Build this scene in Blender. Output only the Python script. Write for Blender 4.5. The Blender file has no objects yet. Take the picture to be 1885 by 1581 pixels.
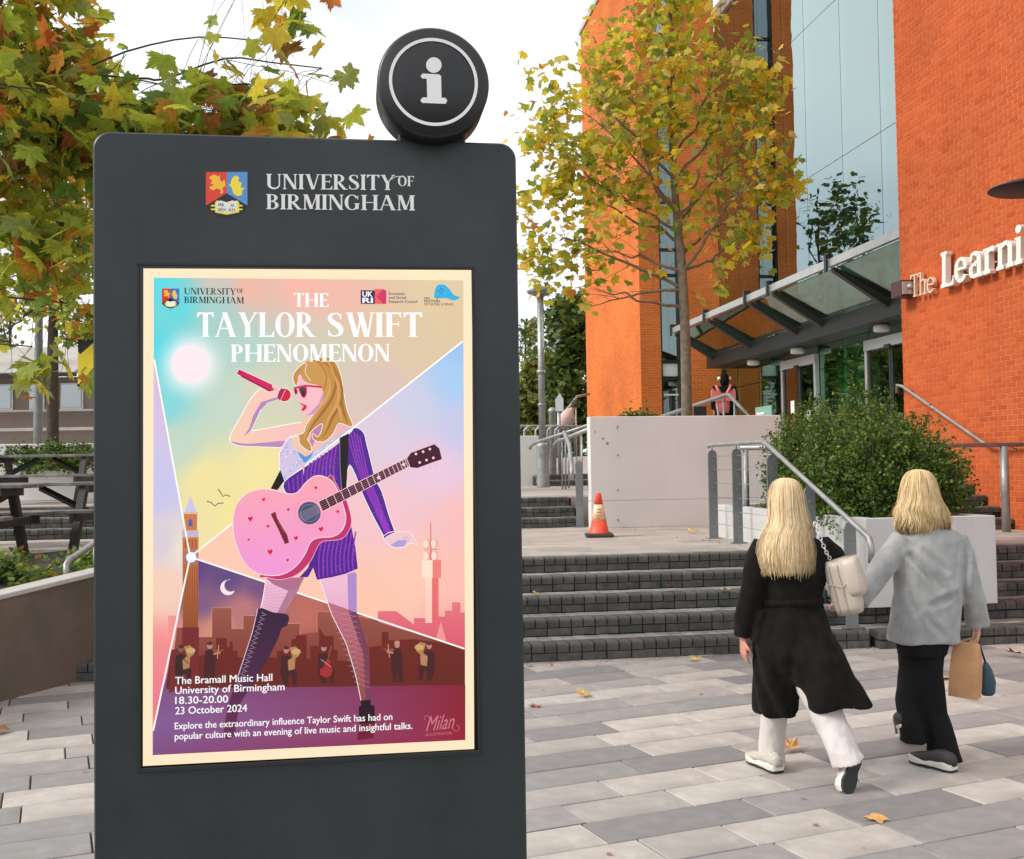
import bpy, bmesh, math, random
import numpy as np
from mathutils import Vector, Matrix, noise
random.seed(7)
sc = bpy.context.scene
COL = sc.collection

# ------------------------------------------------------------------ camera
F, CX, CY, H = 2000., 942.5, 790.5, 1.7
PITCH, ROLL, YF = math.radians(2.0), math.radians(.889), math.radians(8.56)
S_, C_ = math.sin(YF), math.cos(YF)
fw = Vector((0, math.cos(PITCH), math.sin(PITCH)))
u0 = Vector((0, -math.sin(PITCH), math.cos(PITCH))); r0 = Vector((1, 0, 0))
RR = r0*math.cos(ROLL) - u0*math.sin(ROLL)
UU = u0*math.cos(ROLL) + r0*math.sin(ROLL)
cam = bpy.data.objects.new('camera', bpy.data.cameras.new('camera')); COL.objects.link(cam)
cam.matrix_world = Matrix(((RR.x, UU.x, -fw.x, 0), (RR.y, UU.y, -fw.y, 0), (RR.z, UU.z, -fw.z, H), (0, 0, 0, 1)))
cam.data.sensor_width = 36; cam.data.lens = F/1885*36; cam.data.clip_end = 3000; cam.data.clip_start = .05
sc.camera = cam

# ------------------------------------------------------------------ world, sun, exposure
wd = bpy.data.worlds.new('World'); sc.world = wd; wd.use_nodes = True
nt = wd.node_tree; nt.nodes.clear()
out = nt.nodes.new('ShaderNodeOutputWorld')
sky = nt.nodes.new('ShaderNodeTexSky'); sky.sky_type = 'NISHITA'; sky.sun_disc = False
SUN_EL, SUN_AZ = math.radians(38), math.radians(-104)       # azimuth measured from +Y towards +X
sky.sun_elevation = SUN_EL; sky.sun_rotation = SUN_AZ
bg1 = nt.nodes.new('ShaderNodeBackground'); bg1.inputs[1].default_value = .09
nt.links.new(sky.outputs[0], bg1.inputs[0])
bg2 = nt.nodes.new('ShaderNodeBackground'); bg2.inputs[1].default_value = .95
tc = nt.nodes.new('ShaderNodeTexCoord'); nz = nt.nodes.new('ShaderNodeTexNoise')
nz.inputs['Scale'].default_value = 2.6; nz.inputs['Detail'].default_value = 5; nz.inputs['Roughness'].default_value = .45
mp = nt.nodes.new('ShaderNodeMapping'); mp.inputs['Scale'].default_value = (1, 1, 2.4)
cr = nt.nodes.new('ShaderNodeValToRGB'); cr.color_ramp.elements[0].position = .3; cr.color_ramp.elements[1].position = .62
cr.color_ramp.elements[0].color = (.60, .645, .72, 1); cr.color_ramp.elements[1].color = (1.0, 1.0, 1.0, 1)
nt.links.new(tc.outputs['Generated'], mp.inputs[0]); nt.links.new(mp.outputs[0], nz.inputs[0]); nt.links.new(nz.outputs[0], cr.inputs[0]); nt.links.new(cr.outputs[0], bg2.inputs[0])
mixw = nt.nodes.new('ShaderNodeMixShader'); mixw.inputs[0].default_value = .88
nt.links.new(bg1.outputs[0], mixw.inputs[1]); nt.links.new(bg2.outputs[0], mixw.inputs[2]); nt.links.new(mixw.outputs[0], out.inputs[0])
sun = bpy.data.objects.new('sun', bpy.data.lights.new('sun', 'SUN')); COL.objects.link(sun)
sun.data.energy = 2.1; sun.data.angle = math.radians(22); sun.data.color = (1, .95, .88)
sd = Vector((math.sin(SUN_AZ)*math.cos(SUN_EL), math.cos(SUN_AZ)*math.cos(SUN_EL), math.sin(SUN_EL)))
sun.rotation_euler = sd.to_track_quat('Z', 'Y').to_euler()
sc.view_settings.view_transform = 'Standard'; sc.view_settings.look = 'None'
sc.view_settings.exposure = .62; sc.view_settings.gamma = 1; sc.view_settings.use_curve_mapping = False
sc.cycles.max_bounces = 6; sc.cycles.transparent_max_bounces = 12; sc.cycles.use_denoising = True

# ------------------------------------------------------------------ geometry of the photograph -> places
def ray(x, y): return fw + RR*((x-CX)/F) + UU*((CY-y)/F)
O = Vector((0, 0, H))
def GZ(x, y, z=0): d = ray(x, y); return O + d*((z-H)/d.z)
def YP(x, y, Y): d = ray(x, y); return O + d*(Y/d.y)
def AP(x, y, a): d = ray(x, y); return O + d*(a/(d.x*C_+d.y*S_))
def DP(x, y, D): d = ray(x, y); return O + d*(D/(-d.x*S_+d.y*C_))
def W(a, d, z): return Vector((a*C_-d*S_, a*S_+d*C_, z))
def AD(p): return (p.x*C_+p.y*S_, -p.x*S_+p.y*C_, p.z)

# ------------------------------------------------------------------ helpers
def lin(c):
    return tuple((v/255/12.92 if v/255 <= .04045 else ((v/255+.055)/1.055)**2.4) for v in c)
class MB:
    def __init__(s, T=None): s.v = []; s.f = []; s.m = []; s.T = T; s.sm = []
    def add(s, vs, fs, m=0, sm=False):
        o = len(s.v)
        for v in vs: s.v.append(tuple(s.T(*v)) if s.T else tuple(v))
        for f in fs: s.f.append(tuple(i+o for i in f)); s.m.append(m); s.sm.append(sm)
    def box(s, x0, x1, y0, y1, z0, z1, m=0, b=0.0, rot=None, org=None):
        if x0 > x1: x0, x1 = x1, x0
        if y0 > y1: y0, y1 = y1, y0
        if z0 > z1: z0, z1 = z1, z0
        if b <= 0:
            vs = [(x, y, z) for x in (x0, x1) for y in (y0, y1) for z in (z0, z1)]
            fs = [(0, 1, 3, 2), (4, 6, 7, 5), (0, 4, 5, 1), (2, 3, 7, 6), (0, 2, 6, 4), (1, 5, 7, 3)]
        else:
            vs = []; X = (x0, x1); Y = (y0, y1); Z = (z0, z1)
            idx = {}
            for i in (0, 1):
                for j in (0, 1):
                    for k in (0, 1):
                        sx, sy, sz = (b, -b)[i], (b, -b)[j], (b, -b)[k]
                        for ax in range(3):
                            p = [X[i]+sx, Y[j]+sy, Z[k]+sz]; p[ax] = (X[i], Y[j], Z[k])[ax]
                            idx[i, j, k, ax] = len(vs); vs.append(tuple(p))
            g = lambda i, j, k, a: idx[i, j, k, a]
            fs = []
            for i in (0, 1):
                q = (g(i,0,0,0), g(i,1,0,0), g(i,1,1,0), g(i,0,1,0)); fs.append(q if i else q[::-1])
                q = (g(0,i,0,1), g(0,i,1,1), g(1,i,1,1), g(1,i,0,1)); fs.append(q if i else q[::-1])
                q = (g(0,0,i,2), g(1,0,i,2), g(1,1,i,2), g(0,1,i,2)); fs.append(q if i else q[::-1])
            for i in (0, 1):
                for j in (0, 1):
                    q = (g(i,j,0,0), g(i,j,1,0), g(i,j,1,1), g(i,j,0,1)); fs.append(q if (i == j) == False else q[::-1])
                    q = (g(i,0,j,0), g(i,0,j,2), g(i,1,j,2), g(i,1,j,0)); fs.append(q if i == j else q[::-1])
                    q = (g(0,i,j,1), g(0,i,j,2), g(1,i,j,2), g(1,i,j,1)); fs.append(q if (i == j) == False else q[::-1])
                    for k in (0, 1):
                        q = (g(i,j,k,0), g(i,j,k,1), g(i,j,k,2)); fs.append(q if (i+j+k) % 2 else q[::-1])
        if rot is not None:
            og = Vector(org or ((x0+x1)/2, (y0+y1)/2, (z0+z1)/2))
            vs = [tuple(og + rot @ (Vector(v)-og)) for v in vs]
        s.add(vs, fs, m)
    def tube(s, pts, r, n=8, m=0, caps=True, sm=True, asp=1.0):
        pts = [Vector(p) for p in pts]
        if s.T: pts = [Vector(s.T(*p)) for p in pts]
        T, s.T = s.T, None
        rs = r if isinstance(r, (list, tuple)) else [r]*len(pts)
        vs = []; prev = None
        for i, p in enumerate(pts):
            if i == 0: t = pts[1]-p
            elif i == len(pts)-1: t = p-pts[i-1]
            else: t = (pts[i+1]-p).normalized() + (p-pts[i-1]).normalized()
            if t.length < 1e-9: t = Vector((0, 0, 1))
            t.normalize()
            if prev is None:
                a = Vector((0, 0, 1)) if abs(t.z) < .9 else Vector((1, 0, 0))
                prev = t.cross(a).normalized()
            u = (prev - t*prev.dot(t)).normalized(); prev = u; w = t.cross(u)
            for k in range(n):
                an = 2*math.pi*k/n; vs.append(p + u*math.cos(an)*rs[i] + w*math.sin(an)*rs[i]*asp)
        fs = []
        for i in range(len(pts)-1):
            for k in range(n):
                fs.append((i*n+k, i*n+(k+1) % n, (i+1)*n+(k+1) % n, (i+1)*n+k))
        s.add(vs, fs, m, sm)
        if caps:
            o = len(s.v)-len(vs)
            s.f.append(tuple(o+k for k in range(n))[::-1]); s.m.append(m); s.sm.append(False)
            s.f.append(tuple(o+(len(pts)-1)*n+k for k in range(n))); s.m.append(m); s.sm.append(False)
        s.T = T
    def lathe(s, c, prof, n=20, m=0, axis='Z', sm=True):
        vs = []; fs = []
        for r, z in prof:
            for k in range(n):
                a = 2*math.pi*k/n
                q = (r*math.cos(a), r*math.sin(a), z)
                if axis == 'Y': q = (q[0], z, q[1])
                vs.append((c[0]+q[0], c[1]+q[1], c[2]+q[2]))
        L = len(prof)
        for i in range(L-1):
            for k in range(n): fs.append((i*n+k, i*n+(k+1) % n, (i+1)*n+(k+1) % n, (i+1)*n+k))
        fs.append(tuple(range(n))[::-1]); fs.append(tuple((L-1)*n+k for k in range(n)))
        s.add(vs, fs, m, sm)
    def loft(s, rings, m=0, sm=True, caps=True):
        n = len(rings[0]); vs = [v for r in rings for v in r]; fs = []
        for i in range(len(rings)-1):
            for k in range(n): fs.append((i*n+k, i*n+(k+1) % n, (i+1)*n+(k+1) % n, (i+1)*n+k))
        if caps: fs.append(tuple(range(n))[::-1]); fs.append(tuple((len(rings)-1)*n+k for k in range(n)))
        s.add(vs, fs, m, sm)
    def prism(s, poly, y0, y1, m=0, plane='XZ'):
        n = len(poly)
        def q(p, y): return (p[0], y, p[1]) if plane == 'XZ' else ((p[0], p[1], y) if plane == 'XY' else (y, p[0], p[1]))
        vs = [q(p, y0) for p in poly] + [q(p, y1) for p in poly]
        fs = [tuple(range(n)), tuple(range(2*n-1, n-1, -1))] + [(k, n+k, n+(k+1) % n, (k+1) % n) for k in range(n)]
        s.add(vs, fs, m)
    def build(s, name, mats, parent=None, fixn=True, smooth=None):
        me = bpy.data.meshes.new(name); me.from_pydata(s.v, [], s.f)
        if not isinstance(mats, (list, tuple)): mats = [mats]
        for x in mats: me.materials.append(x)
        me.polygons.foreach_set('material_index', s.m)
        me.polygons.foreach_set('use_smooth', s.sm if smooth is None else [smooth]*len(s.f))
        if fixn:
            b = bmesh.new(); b.from_mesh(me); bmesh.ops.recalc_face_normals(b, faces=b.faces); b.to_mesh(me); b.free()
        me.update()
        return link(name, me, parent)
def link(name, me, parent=None):
    o = bpy.data.objects.new(name, me); COL.objects.link(o)
    if parent is not None:
        o.parent = parent; o.matrix_parent_inverse = Matrix.Translation(-WL(parent))
    return o
def WL(o):
    v = Vector(o.location)
    if o.parent: v = v if o.parent.type != 'EMPTY' else v
    return v if o.type == 'EMPTY' else Vector((0, 0, 0)) if o.parent is None else Vector((0, 0, 0))
def child(name, mb, mats, parent, **k):
    """part in world coordinates under a thing or a part"""
    o = mb.build(name, mats, None, **k)
    o.parent = parent
    o.matrix_parent_inverse = parent_inv(parent)
    return o
def parent_inv(p):
    m = Matrix.Identity(4)
    while p is not None:
        m = p.matrix_basis @ m if p.parent is None else p.matrix_parent_inverse @ p.matrix_basis @ m
        p = p.parent
    return m.inverted()
def tag(o, label=None, cat=None, group=None, kind=None):
    if label: o['label'] = label
    if cat: o['category'] = cat
    if group: o['group'] = group
    if kind: o['kind'] = kind
    return o
def thing(name, loc, label, cat, group=None):
    o = bpy.data.objects.new(name, None); COL.objects.link(o); o.location = loc; o.empty_display_size = .2
    return tag(o, label, cat, group)
def single(name, mb, mats, label, cat, group=None, **k):
    return tag(mb.build(name, mats, None, **k), label, cat, group)

# ------------------------------------------------------------------ materials
def mat(name, col=(.5, .5, .5), rough=.6, metal=0, spec=.5, var=None, scale=8, bump=0, bscale=60, island=None, objrand=None, speck=None, stain=None, coat=0, sheen=0, detail=6):
    m = bpy.data.materials.new(name); m.use_nodes = True; t = m.node_tree; b = t.nodes['Principled BSDF']
    b.inputs['Roughness'].default_value = rough; b.inputs['Metallic'].default_value = metal
    b.inputs['Specular IOR Level'].default_value = spec; b.inputs['Coat Weight'].default_value = coat
    b.inputs['Sheen Weight'].default_value = sheen
    b.inputs['Base Color'].default_value = (*col, 1)
    tcn = t.nodes.new('ShaderNodeTexCoord'); src = tcn.outputs['Object']
    cur = None
    def rgb(c): n = t.nodes.new('ShaderNodeRGB'); n.outputs[0].default_value = (*c, 1); return n.outputs[0]
    if island or objrand:
        r = t.nodes.new('ShaderNodeValToRGB'); r.color_ramp.interpolation = 'CONSTANT'
        cols = island or objrand; e = r.color_ramp.elements
        while len(e) < len(cols): e.new(.5)
        tot = sum(c[1] for c in cols); acc = 0
        for k, (cc, w) in enumerate(cols): e[k].position = acc/tot; e[k].color = (*cc, 1); acc += w
        g = t.nodes.new('ShaderNodeNewGeometry'); oi = t.nodes.new('ShaderNodeObjectInfo')
        ad = t.nodes.new('ShaderNodeMath'); ad.operation = 'ADD'; fr = t.nodes.new('ShaderNodeMath'); fr.operation = 'FRACT'
        t.links.new(g.outputs['Random Per Island'], ad.inputs[0]); t.links.new(oi.outputs['Random'], ad.inputs[1])
        t.links.new(ad.outputs[0], fr.inputs[0]); t.links.new(fr.outputs[0], r.inputs[0]); cur = r.outputs[0]
    if var:
        n = t.nodes.new('ShaderNodeTexNoise'); n.inputs['Scale'].default_value = scale; n.inputs['Detail'].default_value = detail
        t.links.new(src, n.inputs[0])
        mr = t.nodes.new('ShaderNodeMapRange'); mr.inputs[1].default_value = .3; mr.inputs[2].default_value = .7; mr.inputs[3].default_value = 1-var; mr.inputs[4].default_value = 1+var
        t.links.new(n.outputs[0], mr.inputs[0])
        vm = t.nodes.new('ShaderNodeVectorMath'); vm.operation = 'SCALE'
        t.links.new(cur or rgb(col), vm.inputs[0]); t.links.new(mr.outputs[0], vm.inputs['Scale']); cur = vm.outputs[0]
    if speck:
        cc, th, ss = speck
        vo = t.nodes.new('ShaderNodeTexVoronoi'); vo.inputs['Scale'].default_value = ss; t.links.new(src, vo.inputs[0])
        n2 = t.nodes.new('ShaderNodeTexNoise'); n2.inputs['Scale'].default_value = ss*.3; t.links.new(src, n2.inputs[0])
        mm = t.nodes.new('ShaderNodeMath'); mm.operation = 'MULTIPLY'; mm.inputs[1].default_value = th*2; t.links.new(n2.outputs[0], mm.inputs[0])
        ls = t.nodes.new('ShaderNodeMath'); ls.operation = 'LESS_THAN'; t.links.new(vo.outputs[0], ls.inputs[0]); t.links.new(mm.outputs[0], ls.inputs[1])
        mx = t.nodes.new('ShaderNodeMixRGB'); mx.inputs[2].default_value = (*cc, 1); t.links.new(ls.outputs[0], mx.inputs[0]); t.links.new(cur or rgb(col), mx.inputs[1]); cur = mx.outputs[0]
    if stain:
        cc, ss, lo, hi = stain
        n3 = t.nodes.new('ShaderNodeTexNoise'); n3.inputs['Scale'].default_value = ss; n3.inputs['Detail'].default_value = 8; n3.inputs['Roughness'].default_value = .65
        t.links.new(src, n3.inputs[0])
        mr = t.nodes.new('ShaderNodeMapRange'); mr.inputs[1].default_value = lo; mr.inputs[2].default_value = hi; t.links.new(n3.outputs[0], mr.inputs[0])
        mx = t.nodes.new('ShaderNodeMixRGB'); mx.inputs[2].default_value = (*cc, 1); t.links.new(mr.outputs[0], mx.inputs[0]); t.links.new(cur or rgb(col), mx.inputs[1]); cur = mx.outputs[0]
    if cur: t.links.new(cur, b.inputs['Base Color'])
    if bump:
        n = t.nodes.new('ShaderNodeTexNoise'); n.inputs['Scale'].default_value = bscale; n.inputs['Detail'].default_value = 5
        t.links.new(src, n.inputs[0]); bp = t.nodes.new('ShaderNodeBump'); bp.inputs['Strength'].default_value = bump; bp.inputs['Distance'].default_value = .01
        t.links.new(n.outputs[0], bp.inputs['Height']); t.links.new(bp.outputs[0], b.inputs['Normal'])
    return m
def leafmat(name, cols, trans=.4, rough=.5):
    m = mat(name, rough=rough, spec=.35, island=cols, var=.18, scale=30)
    t = m.node_tree; b = t.nodes['Principled BSDF']; o = t.nodes['Material Output']
    src = b.inputs['Base Color'].links[0].from_socket
    tr = t.nodes.new('ShaderNodeBsdfTranslucent'); mx = t.nodes.new('ShaderNodeMixShader'); mx.inputs[0].default_value = trans
    t.links.new(src, tr.inputs[0]); t.links.new(b.outputs[0], mx.inputs[1]); t.links.new(tr.outputs[0], mx.inputs[2]); t.links.new(mx.outputs[0], o.inputs[0])
    return m
def glassmat(name, tint, fac, rough=0.0, gcol=(.9, .95, .95)):
    m = bpy.data.materials.new(name); m.use_nodes = True; t = m.node_tree; t.nodes.remove(t.nodes['Principled BSDF']); o = t.nodes['Material Output']
    g = t.nodes.new('ShaderNodeBsdfGlossy'); g.inputs['Roughness'].default_value = rough; g.inputs[0].default_value = (*gcol, 1)
    tr = t.nodes.new('ShaderNodeBsdfTransparent'); tr.inputs[0].default_value = (*tint, 1)
    fr = t.nodes.new('ShaderNodeFresnel'); fr.inputs[0].default_value = 1.5
    mr = t.nodes.new('ShaderNodeMapRange'); mr.inputs[1].default_value = 0; mr.inputs[2].default_value = .5; mr.inputs[3].default_value = fac*.45; mr.inputs[4].default_value = min(1, fac*1.6)
    mx = t.nodes.new('ShaderNodeMixShader')
    nzb = t.nodes.new('ShaderNodeTexNoise'); nzb.inputs['Scale'].default_value = .8; tcn = t.nodes.new('ShaderNodeTexCoord'); t.links.new(tcn.outputs['Object'], nzb.inputs[0])
    bp = t.nodes.new('ShaderNodeBump'); bp.inputs['Strength'].default_value = .06; bp.inputs['Distance'].default_value = .05
    t.links.new(nzb.outputs[0], bp.inputs['Height']); t.links.new(bp.outputs[0], g.inputs['Normal'])
    t.links.new(fr.outputs[0], mr.inputs[0]); t.links.new(mr.outputs[0], mx.inputs[0]); t.links.new(tr.outputs[0], mx.inputs[1]); t.links.new(g.outputs[0], mx.inputs[2]); t.links.new(mx.outputs[0], o.inputs[0])
    return m
M = {}
M['totem'] = mat('totem_paint', (.0205, .0265, .029), .40, var=.16, scale=2.2, bump=.05, bscale=400, spec=.45)
_t = M['totem'].node_tree; _n = _t.nodes.new('ShaderNodeTexNoise'); _n.inputs['Scale'].default_value = 4; _n.inputs['Detail'].default_value = 9; _n.inputs['Roughness'].default_value = .7
_c = _t.nodes.new('ShaderNodeTexCoord'); _m = _t.nodes.new('ShaderNodeMapRange'); _m.inputs[1].default_value = .35; _m.inputs[2].default_value = .65; _m.inputs[3].default_value = .30; _m.inputs[4].default_value = .55
_t.links.new(_c.outputs['Object'], _n.inputs[0]); _t.links.new(_n.outputs[0], _m.inputs[0]); _t.links.new(_m.outputs[0], _t.nodes['Principled BSDF'].inputs['Roughness'])
M['black'] = mat('black_paint', (.008, .008, .009), .35)
M['blackmatt'] = mat('black_matt', (.012, .012, .013), .6)
M['white'] = mat('white_vinyl', (.78, .78, .76), .5)
M['slab'] = mat('granite_slab', rough=.62, objrand=[((.42, .382, .345), 5), ((.245, .236, .228), 4), ((.275, .252, .244), 4), ((.34, .312, .288), 4), ((.205, .193, .193), 2), ((.455, .415, .375), 3)],
                var=.13, scale=9, speck=((.66, .64, .62), .065, 80), stain=((.20, .185, .165), 1.3, .50, .74), bump=.2, bscale=150)
M['joint'] = mat('joint_sand', (.055, .05, .045), .95, var=.3, scale=5)
M['landing'] = mat('landing_paving', (.40, .35, .31), .75, var=.14, scale=1.2, stain=((.24, .17, .12), .8, .52, .75), bump=.15, bscale=60)
M['sett'] = mat('step_brick', rough=.75, objrand=[((.070, .066, .057), 4), ((.082, .076, .066), 4), ((.060, .060, .052), 3), ((.098, .09, .078), 1)], var=.4, scale=11, stain=((.03, .04, .03), 3.0, .52, .72), bump=.3, bscale=90)
M['tread'] = mat('tread_paver', rough=.7, island=[((.27, .26, .245), 4), ((.31, .29, .275), 3), ((.23, .222, .21), 3)], var=.2, scale=9, stain=((.10, .10, .09), 2, .5, .8), bump=.2, bscale=90)
M['mortar_dark'] = mat('dark_mortar', (.025, .025, .022), .95)
M['render'] = mat('white_render', (.66, .64, .615), .7, var=.06, scale=1.0, stain=((.52, .45, .38), .7, .55, .8), bump=.1, bscale=25)
M['planterwhite'] = mat('planter_render', (.52, .515, .505), .65, var=.04, scale=1.3, stain=((.38, .36, .33), 1.1, .52, .8), bump=.06, bscale=40)
M['conc_brown'] = mat('weathered_concrete', (.13, .098, .075), .8, var=.2, scale=1.4, stain=((.07, .075, .05), 1.0, .5, .75), bump=.15, bscale=40)
M['coping'] = mat('pale_coping', (.46, .44, .41), .7, var=.1, scale=5)
M['steel'] = mat('galvanised_steel', (.33, .335, .33), .48, .6, var=.18, scale=9, bump=.05, bscale=80)
M['postgrey'] = mat('grey_painted_post', (.20, .215, .215), .5, .3, var=.12, scale=6)
M['silver'] = mat('brushed_aluminium', (.50, .50, .48), .35, .6, var=.08, scale=4)
M['darksteel'] = mat('dark_steel', (.022, .024, .022), .45, .2, var=.1)
M['beamdark'] = mat('canopy_beam', (.05, .055, .05), .5, .2)
bricks = [((.47, .092, .024), 6), ((.445, .084, .022), 5), ((.50, .102, .027), 4), ((.41, .073, .020), 1), ((.48, .104, .030), 2)]
M['brick'] = mat('orange_brick', rough=.85, island=bricks, var=.13, scale=.7, bump=.25, bscale=120, spec=.2, stain=((.40, .075, .022), .45, .5, .8))
M['mortar'] = mat('orange_mortar', (.54, .175, .075), .9, var=.12, scale=4)
def brickwall(name, c1, c2, cm, lo=.78, hi=1.16):
    m = mat(name, c1, .85, spec=.2); t = m.node_tree; b = t.nodes['Principled BSDF']
    br = t.nodes.new('ShaderNodeTexBrick'); br.inputs['Scale'].default_value = 1; br.inputs['Brick Width'].default_value = .225; br.inputs['Row Height'].default_value = .075
    br.inputs['Mortar Size'].default_value = .007; br.inputs[1].default_value = (*c1, 1); br.inputs[2].default_value = (*c2, 1); br.inputs[3].default_value = (*cm, 1)
    uv = t.nodes.new('ShaderNodeUVMap'); t.links.new(uv.outputs[0], br.inputs[0])
    n = t.nodes.new('ShaderNodeTexNoise'); n.inputs['Scale'].default_value = .5; n.inputs['Detail'].default_value = 6; tcn = t.nodes.new('ShaderNodeTexCoord'); t.links.new(tcn.outputs['Object'], n.inputs[0])
    mr = t.nodes.new('ShaderNodeMapRange'); mr.inputs[1].default_value = .3; mr.inputs[2].default_value = .7; mr.inputs[3].default_value = lo; mr.inputs[4].default_value = hi; t.links.new(n.outputs[0], mr.inputs[0])
    vm = t.nodes.new('ShaderNodeVectorMath'); vm.operation = 'SCALE'; t.links.new(br.outputs[0], vm.inputs[0]); t.links.new(mr.outputs[0], vm.inputs['Scale']); t.links.new(vm.outputs[0], b.inputs['Base Color'])
    bp = t.nodes.new('ShaderNodeBump'); bp.inputs['Strength'].default_value = .4; bp.inputs['Distance'].default_value = .01; bp.invert = True
    t.links.new(br.outputs['Fac'], bp.inputs['Height']); t.links.new(bp.outputs[0], b.inputs['Normal'])
    return m
M['towerbrick'] = brickwall('tower_brick', (.64, .152, .026), (.54, .118, .022), (.66, .24, .085))
M['farbrick'] = brickwall('far_brick', (.20, .085, .07), (.17, .07, .06), (.25, .2, .17))
M['glass'] = glassmat('curtain_glass', (.30, .52, .46), .80, 0, (.74, .90, .90))
M['glasslow'] = glassmat('lobby_glass', (.40, .80, .62), .5, 0, (.8, .95, .88))
M['glassdoor'] = glassmat('door_glass', (.45, .55, .5), .35)
M['glassroof'] = glassmat('canopy_glass', (.38, .58, .47), .45)
M['glasswin'] = glassmat('window_glass', (.12, .18, .17), .75)
M['interior'] = mat('interior_wall', (.24, .19, .13), .8, var=.3, scale=.6)
M['green_panel'] = mat('green_panel', (.06, .42, .27), .5, var=.3, scale=1)
M['lampwhite'] = mat('lamp_glass', (.75, .75, .7), .4)
M['letter'] = mat('cream_letter', (.78, .74, .67), .5)
M['letter2'] = mat('peach_letter', (.72, .50, .36), .5)
M['cone'] = mat('cone_orange', (.80, .075, .03), .45)
M['coneref'] = mat('cone_reflective', (.75, .55, .38), .4, var=.15, scale=20)
M['rubber'] = mat('black_rubber', (.045, .043, .036), .8)
M['bark'] = mat('bark', (.19, .155, .105), .9, var=.3, scale=12, bump=.5, bscale=60)
M['barkdark'] = mat('dark_bark', (.06, .045, .03), .9, var=.3, scale=12, bump=.4, bscale=60)
M['bench'] = mat('dark_timber', (.022, .020, .017), .55, var=.4, scale=6, bump=.2, bscale=40)
M['benchtop'] = mat('worn_timber_top', (.16, .15, .135), .5, var=.35, scale=7, stain=((.03, .03, .027), 3, .5, .7))
M['soil'] = mat('soil', (.03, .022, .015), .95, var=.4, scale=20)
M['sandy'] = mat('ground_far', (.16, .15, .13), .9, var=.2, scale=.5)
lf_near = [((.34, .42, .05), 6), ((.48, .52, .06), 6), ((.17, .27, .045), 4), ((.68, .56, .06), 4), ((.60, .29, .04), 3), ((.50, .17, .035), 1.5), ((.34, .40, .11), 3), ((.28, .14, .04), .6)]
M['leaf_near'] = leafmat('plane_leaf_mixed', lf_near, .62)
lf_gold = [((.70, .54, .04), 6), ((.58, .54, .06), 6), ((.40, .45, .05), 6), ((.72, .42, .035), 3), ((.22, .30, .045), 3), ((.74, .60, .12), 3), ((.58, .25, .04), .7)]
M['leaf_gold'] = leafmat('plane_leaf_golden', lf_gold, .6)
lf_green = [((.06, .10, .018), 5), ((.10, .15, .025), 5), ((.16, .19, .03), 3), ((.04, .07, .015), 3)]
M['leaf_green'] = leafmat('green_foliage', lf_green, .3)
M['leaf_yg'] = leafmat('yellow_green_foliage', [((.18, .19, .03), 4), ((.10, .14, .025), 5), ((.28, .24, .04), 2)], .3)
M['leaf_bush'] = leafmat('bush_leaf', [((.075, .15, .022), 6), ((.12, .20, .026), 5), ((.045, .09, .018), 4), ((.20, .26, .04), 3)], .4, .5)
M['leaf_ivy'] = leafmat('ground_cover_leaf', [((.13, .22, .03), 5), ((.20, .28, .04), 4), ((.07, .13, .02), 3), ((.42, .36, .03), 1), ((.3, .10, .03), 1)], .3)
M['leaf_dead'] = mat('dry_leaf', (.55, .28, .10), .7, var=.3, scale=30)
M['leaf_dead2'] = mat('dry_leaf_brown', (.30, .11, .04), .7, var=.3, scale=30)
M['leaf_dead3'] = mat('dry_leaf_yellow', (.60, .40, .08), .7, var=.3, scale=30)
M['coat_black'] = mat('black_wool', (.0085, .0078, .0062), .9, var=.35, scale=18, bump=.3, bscale=300, sheen=.03, spec=.12)
M['coat_grey'] = mat('grey_wool', (.33, .33, .325), .95, var=.16, scale=14, bump=.5, bscale=260, sheen=.3, spec=.1)
M['trouser_cream'] = mat('cream_cotton', (.58, .53, .51), .85, var=.05, scale=8, bump=.15, bscale=200)
M['trouser_black'] = mat('black_cotton', (.007, .007, .007), .85, bump=.2, bscale=200, spec=.2)
M['skin'] = mat('skin', (.62, .34, .25), .5, var=.08, scale=25)
M['skin_red'] = mat('cold_skin', (.62, .27, .19), .5, var=.12, scale=40)
M['hair_a'] = mat('blonde_hair', rough=.55, island=[((.68, .51, .29), 4), ((.76, .60, .38), 4), ((.60, .43, .22), 3), ((.48, .33, .15), 1)], spec=.25, var=.1, scale=30)
M['hair_b'] = mat('honey_blonde_hair', rough=.55, island=[((.63, .45, .23), 4), ((.71, .54, .31), 4), ((.54, .37, .17), 3), ((.43, .28, .12), 1)], spec=.25, var=.1, scale=30)
M['bag_cream'] = mat('cream_leather', (.50, .43, .36), .45, var=.05, scale=12, bump=.1, bscale=120)
M['chain'] = mat('pale_chain', (.60, .60, .62), .3, .5)
M['paper'] = mat('kraft_paper', (.50, .26, .12), .75, var=.1, scale=9)
M['blue_bag'] = mat('dark_blue_bag', (.025, .06, .09), .55, var=.15)
M['sole_white'] = mat('sole_white', (.66, .63, .58), .5)
M['sole_dark'] = mat('sole_dark', (.02, .022, .018), .7, bump=.3, bscale=150)
M['shoe_upper'] = mat('shoe_mesh_cream', (.48, .44, .38), .7, var=.2, scale=60, bump=.4, bscale=300)
M['shoe_dark'] = mat('shoe_dark', (.03, .028, .025), .6)
M['pink'] = mat('pink_fabric', (.70, .18, .17), .7, var=.1)
M['palepink'] = mat('pale_pink_fabric', (.62, .42, .38), .8)
M['roofpale'] = mat('pale_roof', (.36, .335, .30), .8, var=.15, scale=.8, stain=((.2, .19, .16), .6, .5, .8))
M['yellow'] = mat('banner_yellow', (.75, .62, .02), .5)
M['farwhite'] = mat('far_white_tower', (.72, .74, .76), .7)
M['fargrey'] = mat('far_window_band', (.42, .47, .52), .5)
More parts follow.
